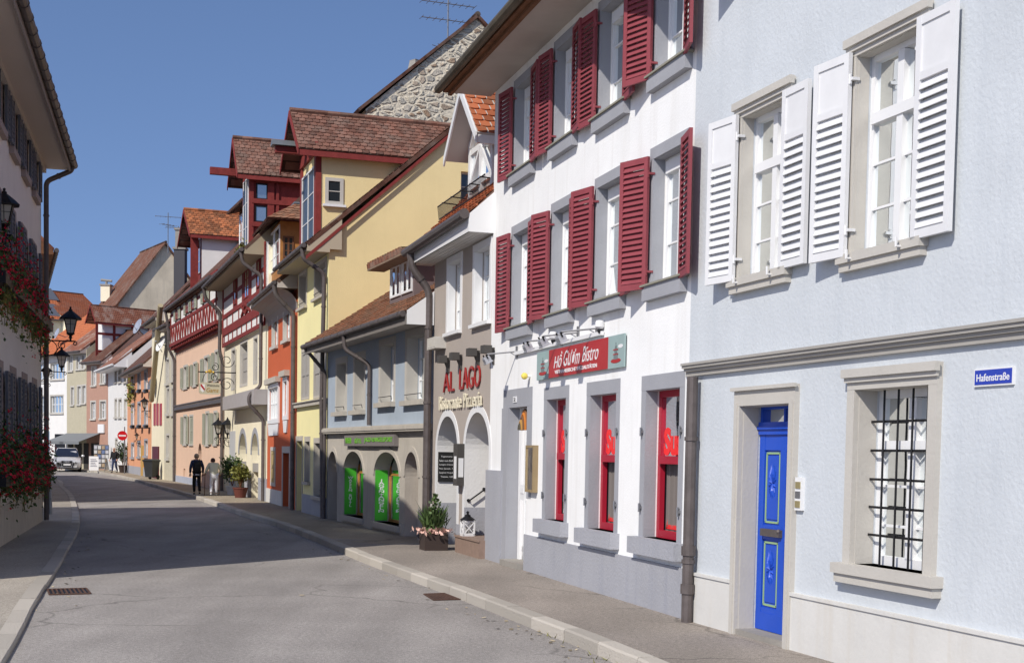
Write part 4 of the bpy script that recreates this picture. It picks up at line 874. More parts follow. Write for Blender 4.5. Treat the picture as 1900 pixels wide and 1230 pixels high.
    for e in (.0, .24): mb.tube([f.P(ua, zf + .55 * sl + .06 + e, o - .55 + e * .12), f.P(ub, zf + .55 * sl + .06 + e, o - .55 + e * .12)], .012, 5)
    for k in range(5): u = ua + (ub - ua) * (k + .5) / 5; mb.tube([f.P(u, zf + .55 * sl + .32, o - .52), f.P(u, zf + .85 * sl, o - .9)], .012, 5)
    H.part('snow_guard', mb, dark_iron, rf)
    # white timber dormer
    d = -.35; u0, u1 = f.ua(919, f.z(919, 300, d), d), f.ua(875, f.z(875, 300, d), d); zr = f.z(880, 152, d + .35); zel = f.z(846, 292, d + .35); ze2 = zel + .32
    do = dormer(H, f, d, u0, u1, zf + (o - d) * sl - .1, ze2, zr, 3.5, mat('grey cladding', (.3, .27, .25), .8), tm_orange, (T_ORANGE, .2, .17, mat('grey painted boards', (.48, .45, .42), .8)), ohf=.42, ohs=.32, trim=white_paint)
    mb = MB(); z0 = zf + (o - d) * sl + .0; uc = (u0 + u1) / 2
    for u in (u0 + .05, uc, u1 - .05): mb.fbox(f, u - .06, u + .06, z0 - .1, ze2 + (.2 if u == uc else 0), d, d + .06)
    for z in (z0 + .12, ze2 - .25): mb.fbox(f, u0, u1, z, z + .1, d, d + .055)
    for s_, e_ in ((u0 + .1, uc), (u1 - .1, uc)): mb.beam(f.P(s_, z0 + .2, d + .03), f.P(e_, ze2 - .2, d + .03), .07, .07); mb.beam(f.P(s_, ze2 - .1, d + .03), f.P(uc, zr - .15, d + .03), .09, .09)
    H.part('timber_frame', mb, white_paint, do); mb = MB(); mb.fbox(f, u0 + .1, u1 - .1, z0 + .2, ze2 - .2, d + .001, d + .01); H.part('pane', mb, glass_dark, do)
    # thick downpipe on the left corner
    u = f.L - .04; H.pipe([(f.L - .02, zf - .02, o + .08), (f.L - .02, ze - .1, o + .02), (u, ze - .5, .12), (u, KH + .55, .12), (u, KH + .25, .12), (u + .12, KH + .1, .2)], copper_pipe, .07)
    return H, arches
HC, ARC = house_c(); f = fC
r = f.r(824.7, 893.6, 692, 728); z2 = f.r(824.7, 893.6, 689, 728); o = thing('restaurant_lettering', f.P((r[0] + r[1]) / 2, r[2], 0), 'dark red raised AL LAGO letters on the taupe wall', 'lettering')
um = f.ua(854.5, r[2]); text('AL', f, (f.ua(844.5, r[2]), r[1], r[2], r[3]), mat('dark red letters', (.32, .02, .015), .35), 'letters', o, .012, .022, -.004)
text('LAGO', f, (r[0], um, r[2], r[3] + .02), mat('dark red letters', (.32, .02, .015), .35), 'letters', o, .012, .022, -.004)
r = f.r(817.5, 897, 738, 761); o = thing('restaurant_lettering', f.P((r[0] + r[1]) / 2, r[2], 0), 'cream Ristorante Pizzeria letters under the dark red ones, over the arches', 'lettering')
text('Ristorante Pizzeria', f, (r[0], r[1], r[2], r[3] + .02), mat('cream letters', (.72, .66, .5), .5), 'letters', o, .02, .02, .004)
for k, (xl, xr, yt, yb) in enumerate(((813, 827.6, 661, 675), (834.5, 851.6, 656, 670), (866, 884, 648, 663), (893, 911.5, 643, 658))):
    q = f.r(xl, xr, yt, yb, .14); u = (q[0] + q[1]) / 2; z = q[2]; n = ('first box lamp from the left above the AL LAGO letters', 'second box lamp from the left above the AL LAGO letters', 'third box lamp from the left above the AL LAGO letters', 'rightmost box lamp above the AL LAGO letters')[k]
    lm = mat('lamp box grey', (.07, .065, .06), .6); o = thing('box_lamp', f.P(u, z, 0), n, 'wall lamp', 'box lamps above the pizzeria lettering')
    mb = MB(); mb.fbox(f, u - .1, u + .1, z, z + .13, .07, .21); mb.build('housing', lm, o); mb = MB(); mb.prism(f.cross(u - .03), [(-.09, z + .1), (0, z + .1), (0, z - .17), (-.02, z - .17), (-.09, z - .0)], 0, -.06); mb.build('bracket', lm, o)
c = f.cross(ARC[0][1] - .012); o = thing('chalkboard', c.P(.2, KH + 1.0, 0), 'black chalkboard with the menu inside the left arch', 'chalkboard')
z0, z1 = f.z(811, 893), f.z(811, 838); mb = MB(); mb.fbox(c, .01, .36, z0, z1, .0, .025); mb.build('board', mat('blackboard', (.02, .02, .02), .6), o)
for k, (t, a, b) in enumerate((('Tagesmenü', .06, .28), ('Salat vom Buffet', .03, .33), ('Lasagne al forno', .03, .3), ('Pizza Speciale  7,50', .03, .34), ('Spaghetti Vongole', .03, .31), ('Tiramisu  4,20', .06, .3))):
    zz = z1 - .07 - k * (z1 - z0 - .08) / 6.3; text(t, c, (a, b, zz - .035, zz), white_paint, 'chalk_writing', o, .025, .002, flip=True)
u = f.ua(849, 2.0, .12); z0, z1 = f.z(842, 900, .12), f.z(842, 823, .12); o = thing('menu_case', f.P(u, z0, 0), 'tall dark menu case on the pillar between the white arches', 'menu case')
pu0, pu1 = ARC[1][1], ARC[0][0]; mb = MB(); mb.fbox(f, pu0 + .02, pu0 + .3, z0, z1, .0, .14); mb.build('case', lm, o); c = f.cross(pu0 + .3)
mb = MB(); mb.fbox(f, pu0 + .3, pu0 + .302, z0 + .15, z1 - .22, .02, .12) if False else mb.fbox(f, pu0 + .018, pu0 + .0195, z0 + .15, z1 - .25, .03, .12); mb.fbox(f, pu0 + .08, pu0 + .24, z0 + .12, z1 - .22, .14, .143); mb.build('menu_sheet', white_paint, o)
# brown granite step lantern
a = ARC[1]; lp = f.P(a[1] - .28, HC.step_z, .02); o = thing('lantern', lp, 'white wooden floor lantern with a dark metal roof on the brown step', 'lantern')
mb = MB(); hw, hh = .095, .27; X, Y = f.t, f.n
for sx in (-1, 1):
    for sy in (-1, 1): mb.obox(lp + X * (sx * hw - .012) + Y * (sy * hw - .012), X * .024, Y * .024, Vector((0, 0, hh)))
for z in (.0, .02, hh - .03): mb.obox(lp - X * (hw + .012) - Y * (hw + .012) + Vector((0, 0, z)), X * (2 * hw + .024), Y * (2 * hw + .024), Vector((0, 0, .025)))
for s_ in (-1, 1):
    for (p, q) in ((-hw, hw), (hw, -hw)):
        mb.beam(lp + X * p + Y * s_ * hw + Vector((0, 0, .03)), lp + X * q + Y * s_ * hw + Vector((0, 0, hh - .03)), .014, .014); mb.beam(lp + Y * p + X * s_ * hw + Vector((0, 0, .03)), lp + Y * q + X * s_ * hw + Vector((0, 0, hh - .03)), .014, .014)
mb.build('frame', white_paint, o); mb = MB(); mb.lathe(lp + Vector((0, 0, hh)), [(.14, 0), (.12, .02), (.05, .07), (.05, .09), (.02, .1), (.02, .13), (.035, .135), (.005, .16)], 8); mb.build('roof', dark_iron, o)
mb = MB(); mb.lathe(lp + Vector((0, 0, .03)), [(.035, 0), (.035, .12)], 10); mb.build('candle', cream_stone, o)
# vent box, small meter box
r = f.r(797, 813, 629, 650, .15); mb = MB(); mb.fbox(f, r[0], r[1], r[2], r[3], .0, .2)
for k in range(5): u = r[0] + .04 + k * (r[1] - r[0] - .08) / 5; mb.fbox(f, u, u + .03, r[2] + .03, r[3] - .03, .2, .212)
tag(mb.build('vent_box', cream_stone), 'cream slatted vent box at the top left of the pizzeria wall beside the downpipe', 'vent box')
r = f.r(797, 803, 934, 950, .1); mb = MB(); mb.fbox(f, r[0], r[0] + .2, r[2], r[3], 0, .1); mb.fbox(f, r[0] + .02, r[0] + .18, r[2] + .02, r[3] - .02, .1, .108); tag(mb.build('meter_box', cream_stone), 'small cream meter box low beside the brown downpipe', 'meter box')
# ---------------------------------------------------------------- plants
leaf_g = tintmat('green leaves', (.07, .115, .035), .6, .5, bump=0, spec=.35); leaf_y = tintmat('yellowish leaves', (.19, .19, .04), .6, .45, bump=0, spec=.35)
leaf_d = tintmat('dark leaves', (.04, .07, .028), .6, .5, bump=0, spec=.35); red_bl = tintmat('red geranium petals', (.62, .02, .05), .6, .45, bump=0); pink_bl = tintmat('pale pink petals', (.7, .45, .38), .7, .3, bump=0)
def leaf(mb, p, s, dr=None):
    n = Vector((random.gauss(0, 1), random.gauss(0, 1), random.gauss(.4, 1))).normalized() if dr is None else dr; x = n.cross(Vector((random.random(), random.random(), random.random())) ).normalized(); y = n.cross(x)
    mb.tint = random.random(); a = s * random.uniform(.6, 1.2); mb.face([p - x * a * .5, p - y * a * .35, p + x * a * .55, p + y * a * .35])
def bush(pos, label, cat, hs, rad, potr, poth, potm, leafm, n, ls, blossom=None, nb=0, stem=True, group=None, name='potted_plant', spiky=False, box=None, bz=0):
    pos = Vector(pos); o = thing(name, pos, label, cat, group); mb = MB()
    if box: X, Y, a, b = box; mb.obox(pos - X * a - Y * b, X * 2 * a, Y * 2 * b, Vector((0, 0, poth)))
    else: mb.lathe(pos, [(potr * .72, 0), (potr * .8, poth * .3), (potr, poth * .88), (potr * 1.08, poth * .9), (potr * 1.08, poth), (potr * .9, poth), (potr * .85, poth * .93), (.01, poth * .93)], 18)
    mb.build('pot', potm, o); mb = MB(); st = MB(); cs = []
    for k in range(7):
        th = random.uniform(0, 6.28); e = pos + Vector((rad * .55 * math.cos(th), rad * .55 * math.sin(th), poth + hs * random.uniform(.45, .95))); b = pos + Vector((0, 0, poth * .9)); m_ = (b + e) / 2 + Vector((0, 0, hs * .12)); st.tube([b, m_, e], .014, 5, .006); cs.append(e)
    if stem: st.build('stem', timber_brown, o)
    for k in range(n):
        c = random.choice(cs); q = c + Vector((random.gauss(0, rad * .33), random.gauss(0, rad * .33), random.gauss(0, hs * .14)))
        if spiky: b = pos + Vector((random.gauss(0, rad * .25), random.gauss(0, rad * .25), poth)); t = q - b; mb.tint = random.random(); s_ = t.cross(Vector((random.gauss(0, 1), random.gauss(0, 1), 0))).normalized() * ls * .12; m_ = b.lerp(q, .6); mb.face([b - s_, m_ - s_ * 1.4, q, m_ + s_ * 1.4])
        else: leaf(mb, q, ls)
    mb.build('foliage', leafm, o); mb.tint = .5
    if blossom:
        mb = MB()
        for k in range(nb): leaf(mb, pos + Vector((random.gauss(0, rad * .5), random.gauss(0, rad * .5), poth + bz + random.uniform(0, .08))), ls * .8)
        mb.build('blossoms', blossom, o)
    return o
f = fC; pz = f.P((pu0 + pu1) / 2 + .25, KH, .42)
brownpot = mat('brown planter', (.05, .035, .03), .6)
o = bush(pz, 'brown square planter with spiky green plant and pale pink flowers before the arches', 'planter', .5, .26, .2, .3, brownpot, leaf_g, 420, .11, pink_bl, 420, box=(fC.t, fC.n, .21, .21), name='planter', spiky=True, bz=.0)
mb = MB()
for k in range(260):
    z = random.uniform(.3, 1.0); rr = .09 * (1.05 - z) / .7; leaf(mb, pz + Vector((random.gauss(0, rr + .01), random.gauss(0, rr + .01), z)) + fC.t * -.05, .07)
mb.build('conifer', leaf_g, o)
# ---------------------------------------------------------------- D: blue grey house over the gun and angling shop
def house_d():
    f = fD; ze = f.z(760, 584, .6) + .12; H = House('townhouse', f, 'blue grey stucco house with stone arched shop windows and a low tiled roof', bluegrey, 10, ze)
    for xl, xr, yt, yb in ((625, 642, 676, 765), (658, 676, 667, 762), (706, 731, 643, 748), (755, 787, 627, 744)):
        r = f.r(xl, xr, yt, yb); w = H.window(r, white_paint, glass, .26, 2, 3, .055, surround=(.13, .15, .01), sm=cream_stone, sill=(.14, .1, .12), silm=beige_stone, curtain=(curtain_m, [(.05, .95)]), room=mid_room)
        for a, b in ((r[0], r[0] + .008), (r[1] - .008, r[1])): mb = MB(); mb.fbox(f, a, b, r[2], r[3], -.23, .0); H.part('reveal_lining', mb, cream_stone, w)
        mb = MB(); mb.tube([f.P(r[0] + .1, r[2] + .05, .02), f.P(r[0] + .02, r[2] + .12, .05), f.P(r[1] - .02, r[2] + .12, .05)], .008, 5); H.part('flower_guard', mb, dark_iron, w)
    zc = f.z(789, 799) + .02; zt = zc + .12; zct = zt; mb = wall_mesh(f, [(0, zc), (f.L, zc), (f.L, ze), (0, ze)], H.holes, revs=H.revs); H.part('wall', mb, bluegrey)
    mb = MB()
    for u in (0, f.L): mb.face([f.P(u, zc, 0), f.P(u, ze, 0), f.P(u, ze + 3.6, -5), f.P(u, ze, -10), f.P(u, zc, -10)])
    H.part('gable_wall', mb, bluegrey)
    mb = MB(); mb.fbox(f, .02, f.L + .05, zc - .02, zt, -.01, .12); mb.fbox(f, .02, f.L + .05, zc + .02, zt - .03, .12, .14); H.part('cornice', mb, beige_stone)
    holes = []; ar = []
    for xl, xr, yt, yb, ybr in ((609, 625.6, 833, 964, 0), (638, 674, 833, 955, 1), (694.5, 741, 834, 967, 1), (751, 775.6, 834, 996, 0)):
        r = f.r(xl, xr, yt + 4, yb); z0 = r[2] if ybr else KH - .03; a = (r[0], r[1], z0, r[3] - .5, r[3]); ar.append(a); holes.append(archpoly(*a, 18))
    w = H.part('shopfront', wall_mesh(f, [(0, -.1), (f.L, -.1), (f.L, zc), (0, zc)], holes, revs=[.3, .34, .34, .3]), beige_stone)
    for a in ar:
        mb = MB(); t = archpoly(a[0], a[1], a[2], a[3], a[4], 18); q = archpoly(a[0] - .11, a[1] + .11, a[2], a[3], a[4] + .11, 18)
        for k in range(2, len(t) - 1): mb.prism(f, [t[k], t[k + 1], q[k + 1], q[k]], -.005, .02)
        H.part('arch_moulding', mb, beige_stone, w)
    for k in (1, 2):
        a = ar[k]; mb = MB(); mb.fbox(f, a[0] - .08, a[1] + .08, a[2] - .12, a[2], -.36, .06); H.part('sill', mb, beige_stone, w)
        mb = MB(); d = -.36
        for x0, x1 in ((a[0], a[0] + .05), (a[1] - .05, a[1])): mb.fbox(f, x0, x1, a[2], a[3] + .2, d - .04, d + .02)
        mb.fbox(f, a[0], a[1], a[2], a[2] + .06, d - .04, d + .03); mb.fbox(f, a[0], a[1], a[3] - .02, a[3] + .03, d - .04, d + .01); so = H.part('shop_window', mb, wood_orange)
        mb = MB(); mb.face([f.P(u, z, d) for u, z in archpoly(*a, 18)]); H.part('pane', mb, glassmat('shop glass', (.5, .52, .5), 1, .22), so)
        mb = MB(); b = d - 1.0
        for q in (((a[0], a[2], b), (a[1], a[2], b), (a[1], a[4], b), (a[0], a[4], b)), ((a[0], a[2], d), (a[0], a[2], b), (a[0], a[4], b), (a[0], a[4], d)), ((a[1], a[2], d), (a[1], a[2], b), (a[1], a[4], b), (a[1], a[4], d)), ((a[0], a[2], d), (a[1], a[2], d), (a[1], a[2], b), (a[0], a[2], b))): mb.face([f.P(*x) for x in q])
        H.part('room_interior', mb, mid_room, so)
    for k in (0, 3):
        a = ar[k]; mb = MB(); mb.fbox(f, a[0], a[1], a[2], a[4], -.34, -.3)
        for j in range(5): u = a[0] + (a[1] - a[0]) * (j + .5) / 5; mb.fbox(f, u - .02, u + .02, a[2], a[4] - .25, -.3, -.285)
        dr = H.part('door', mb, timber_brown if k else wood_grey); mb = MB(); mb.tube([f.P(a[0] + .15, KH + 1.0, -.24), f.P(a[0] + .15, KH + 1.18, -.24)], .015, 6); H.part('handle', mb, alu, dr)
    mb = MB(); mb.fbox(f, 0, ar[3][0] - .1, -.1, KH + .3, -.01, .015); mb.fbox(f, ar[3][1] + .1, ar[2][0] - .1, -.1, KH + .25, -.01, .015); mb.fbox(f, ar[2][1] + .1, ar[1][0] - .1, -.1, KH + .25, -.01, .015); H.part('plinth', mb, beige_stone)
    mb = MB(); mb.face([f.P(0, -.1, -10), f.P(f.L, -.1, -10), f.P(f.L, ze, -10), f.P(0, ze, -10)]); H.part('rear_wall', mb, bluegrey)
    sl = .72; H.roof(ze + 5 * sl, tm_brown, o=.55, oe0=-.02, oe1=.2, tile=(T_OLD, .2, .17), soff=soffit_grey, gut=copper_pipe, gr=.06, zE=f.z(760, 584, .6), mfas=mat('grey eave board', (.2, .18, .165), .7))
    mb = MB(); mb.prism(f.cross(-.03), [(-.55, H.zE - .14), (-.02, H.zE - .14), (-.02, H.zE + .5), (-.55, H.zE + .12)], 0, .03); H.part('eave_cheek', mb, white_paint)
    # shed dormer
    zr0 = H.zE + .12 + .55 * sl; dd = roof_hit(f, 735, 560, zr0, sl); q = f.r(727, 766, 497, 558, dd); u0, u1 = q[0] - .1, q[1] + .15; zb = zr0 - dd * sl - .05; zt = q[3] + .12; mb = MB()
    dep = 2.2; mb.obox(f.P(u0, zb, dd - dep), f.t * (u1 - u0), f.n * dep, Vector((0, 0, zt - zb))); do = H.part('dormer', mb, mat('mauve slate cheek', (.17, .13, .13), .8, var=.1))
    hw = (u1 - u0 - .3) / 2
    for k in range(2): a = u0 + .1 + k * (hw + .1); small_window(H, f, (a, a + hw, zb + .15, zt - .1), dd + .001, white_paint, do, 2, 1, glass_dark)
    mb = MB(); slab(mb, f.P(u0 - .3, zt, dd + .4), f.P(u1 + .5, zt, dd + .4), f.P(u1 + .5, zt + .5, dd - dep), f.P(u0 - .3, zt + .5, dd - dep), .1); H.part('dormer_roof', mb, tm_old, do)
    t = MB(); tiles(t, f.P(u0 - .3, zt, dd + .4), f.P(u1 + .5, zt, dd + .4), f.P(u1 + .5, zt + .5, dd - dep), f.P(u0 - .3, zt + .5, dd - dep), .2, .2, .03); H.part('roof_tiles', t, T_OLD, do)
    mb = MB(); mb.fbox(f, u0 - .3, u1 + .5, zt - .14, zt - .06, dd, dd + .38); H.part('dormer_eave', mb, wood_grey, do)
    us = f.ua(690, ze); H.pipe([(us + .15, H.zE - .0, .6), (us + .15, H.zE - .3, .58), (us - .1, ze - .75, .07), (us - .1, zct + .02, .07)], copper_pipe, .045)
    H.pipe([(f.L - .05, H.zE, .6), (f.L - .05, ze - .7, .08), (f.L - .05, KH, .08)], copper_pipe, .045)
    return H, ar, zc
HD, ARD, ZCD = house_d(); f = fD
green = mat('bright green banner', (.06, .42, .03), .5); sgn = mat('grey sign board', (.19, .17, .16), .6)
r = f.r(640, 733, 808, 827, .08); o = thing('shop_sign', f.P((r[0] + r[1]) / 2, r[2], 0), 'long grey sign with green capitals under the cornice over the arches', 'sign')
mb = MB(); mb.fbox(f, r[0], r[1], r[2], r[3], .0, .1); mb.build('board', sgn, o); h = r[3] - r[2]; w = r[1] - r[0]
for t, a, b in (('WAFFEN', .03, .16), ('BÜTTL', .24, .38), ('JAGD-&ANGELSPORT', .44, .97)): text(t, f, (r[1] - w * b, r[1] - w * a, r[2] + h * .24, r[2] + h * .78), mat('green lettering', (.14, .40, .03), .5), 'lettering', o, .1, .01, .015)
for k, t, lab in ((1, 'WAFFEN BÜTTL', 'narrow upright green banner reading WAFFEN BÜTTL inside the left shop arch'), (2, 'JAGEN+ANGELN', 'narrow upright green banner reading JAGEN+ANGELN inside the wider shop arch')):
    a = ARD[k]; c = f.cross(a[1] - .012); z1 = a[3] + .1; o = thing('banner', c.P(.1, a[2], 0), lab, 'banner', 'green banners in the shop arches')
    mb = MB(); mb.fbox(c, .015, .3, a[2] + .02, z1, .0, .012); mb.build('sheet', green, o); text(t, c, (.09, .225, a[2] + .2, z1 - .2), white_paint, 'lettering', o, .012, .003, .02, vertical=True, flip=True)
def W(H, xl, xr, yt, yb, fm=None, gm=None, rev=.14, **k):
    r = H.f.r(xl, xr, yt, yb); k.setdefault('cols', 2); k.setdefault('rows', 2); k.setdefault('fw', .05)
    return r, H.window(r, fm or white_paint, gm or glass_dark, rev, **k)
# ---------------------------------------------------------------- E: yellow house with the hoist dormer
def house_e():
    f = fE; ze = f.z(622, 436); H = House('townhouse', f, 'yellow stucco house with a red hoist dormer and a big bare gable wall', yellow_pale, 12, ze)
    st = cream_stone
    for a in ((566, 574.5, 819, 893), (583, 600.5, 822, 920)): W(H, *a, rev=.2, surround=(.09, .14, .01), sm=beige_stone, sill=(.12, .08, .08), cols=1)
    r = f.r(550.5, 561, 818, 946); r = (r[0], r[1], KH - .03, r[3]); H.hole(rectpoly(r), .35); mb = MB(); mb.fbox(f, r[0], r[1], r[2], r[3], -.4, -.35); dr = H.part('door', mb, wood_grey); mb = MB(); mb.tube([f.P(r[0] + .15, 1.15, -.33), f.P(r[0] + .15, 1.3, -.33)], .02, 6); H.part('handle', mb, alu, dr)
    mb = MB(); mb.fbox(f, r[0] - .1, r[0], KH, r[3], 0, .02); mb.fbox(f, r[1], r[1] + .1, KH, r[3], 0, .02); mb.fbox(f, r[0] - .1, r[1] + .1, r[3], r[3] + .14, 0, .022); H.part('door_surround', mb, beige_stone)
    for a in ((560, 574, 655, 738), (583, 605, 648, 735)):
        r, w = W(H, *a, rev=.1, surround=(.07, .1, .01), sm=beige_stone); m = (r[0] + r[1]) / 2; panel_sh(H, w, r[0] + .01, m - .01, r[2], r[3], -.05, grey_shut, False); panel_sh(H, w, m + .01, r[1] - .01, r[2], r[3], -.05, grey_shut, False)
    for a in ((556.5, 569, 514, 574), (585, 605, 499, 556)):
        r, w = W(H, *a, rev=.22, surround=(.1, .12, .02), sm=beige_stone, sill=(.14, .07, .1)); mb = MB(); mb.tube([f.P(r[0], r[2] + .12, .04), f.P(r[1], r[2] + .12, .04)], .01, 5); H.part('flower_guard', mb, dark_iron, w)
    zc = f.z(560, 752); mb = MB(); mb.fbox(f, 0, f.L, zc - .06, zc + .05, -.01, .1); mb.fbox(f, 0, f.L, zc + .05, zc + .08, -.01, .14); H.part('cornice', mb, beige_stone)
    mb = MB(); mb.fbox(f, 0, f.r(550.5, 561, 818, 946)[0] - .1, -.1, f.z(580, 919), -.01, .02); H.part('plinth', mb, grey_plinth)
    # gable: slope read off the verge
    c = f.cross(0); a, b = c.uz(628, 418.5), c.uz(855, 226); sl = (b[1] - a[1]) / (b[0] - a[0]); zr = ze + sl * 6
    mb = wall_mesh(f, [(0, -.2), (f.L, -.2), (f.L, ze), (0, ze)], H.holes, revs=H.revs); H.part('wall', mb, yellow_pale)
    wr = c.r(855, 892, 318, 372); wr = (wr[0], wr[0] + .8, wr[2], wr[3])
    mb = wall_mesh(c, [(0, -.2), (12, -.2), (12, ze), (6, zr), (0, ze)], [rectpoly(wr)], rev=.15); mb.face([f.P(f.L, -.2, 0), f.P(f.L, ze, 0), f.P(f.L, zr, -6), f.P(f.L, ze, -12), f.P(f.L, -.2, -12)]); mb.face([f.P(0, -.2, -12), f.P(f.L, -.2, -12), f.P(f.L, ze, -12), f.P(0, ze, -12)])
    gw = H.part('gable_wall', mb, yellow_wall); small_window(H, c, wr, -.14, cream_stone, gw, 1, 2)
    H.roof(zr, tm_brown, o=.6, oe0=.12, oe1=.1, tile=(T_BROWN, .2, .17), soff=mat('pale boards', (.45, .38, .28), .8), gut=copper_pipe, gr=.06, zE=f.z(562, 461, .65))
    mb = MB(); sl2 = (zr - ze) / 6
    for s0, s1 in ((.6, -6), ):
        p = f.P(-.1, ze - sl2 * .6 + .0, .6); q = f.P(-.1, zr + .0, -6); mb.obox(p, q - p, Vector((0, 0, .1)), f.t * -.03)
    H.part('verge_board', mb, timber, None)
    H.pipe([(.12, H.zE + .0, .66), (.12, H.zE - .25, .62), (.08, ze - .85, .1), (.08, f.z(604, 752), .14), (.08, KH, .09)], copper_pipe, .055)
    # hoist dormer over the eave
    d = .02; zm = f.z(580, 350, d); u0, u1 = f.ua(589, zm, d), f.ua(560, zm, d); d2 = d + .55
    ze2 = f.z(577, 258, d2) + .1; zr2 = f.z(553, 184, d2) - .06; zb = ze - .15; uc = (u0 + u1) / 2; hw = uc - u0; sl3 = (zr2 - ze2) / (hw + .3)
    do = dormer(H, f, d, u0, u1, zb, ze2 + sl3 * .3, zr2, 6.2, yellow_wall, tm_brown, (T_BROWN, .19, .17), ohf=.55, ohs=.3, trim=timber)
    mb = MB(); zt = ze2 + sl3 * .3
    for (x0, x1) in ((u0 - .02, u0 + .24), (u1 - .24, u1 + .02)): mb.fbox(f, x0, x1, zb, zt, d - .05, d + .05)
    mb.fbox(f, u0 - .05, u1 + .05, zt - .22, zt + .06, d, d + .08); mb.fbox(f, u0, u1, zb, zb + .28, d - .05, d + .07); mb.fbox(f, u0 - .025, u0 + .0, zb, zt, d - .1, d + .04)
    H.part('hoist_frame', mb, timber, do)
    small_window(H, f, (u0 + .26, u1 - .26, zb + .35, zt - .5), d + .02, white_paint, do, 2, 3, dim_glass)
    c2 = f.cross(u0 - .002); wr = c2.r(603, 637, 329, 379); small_window(H, c2, wr, .0, cream_stone, do, 1, 2, glass_dark, .09, sill=white_paint)
    mb = MB(); mb.fbox(f, uc - .09, uc + .09, zt - .05, zt + .12, -.4, .95); hb = H.part('hoist_beam', mb, timber, do); mb = MB(); mb.prism(f, [(uc - .2, zt + .13), (uc + .2, zt + .13), (uc + .17, zt + .17), (uc, zt + .3), (uc - .17, zt + .17)], .1, 1.05); H.part('beam_cover', mb, zinc, hb)
    return H
HE = house_e()
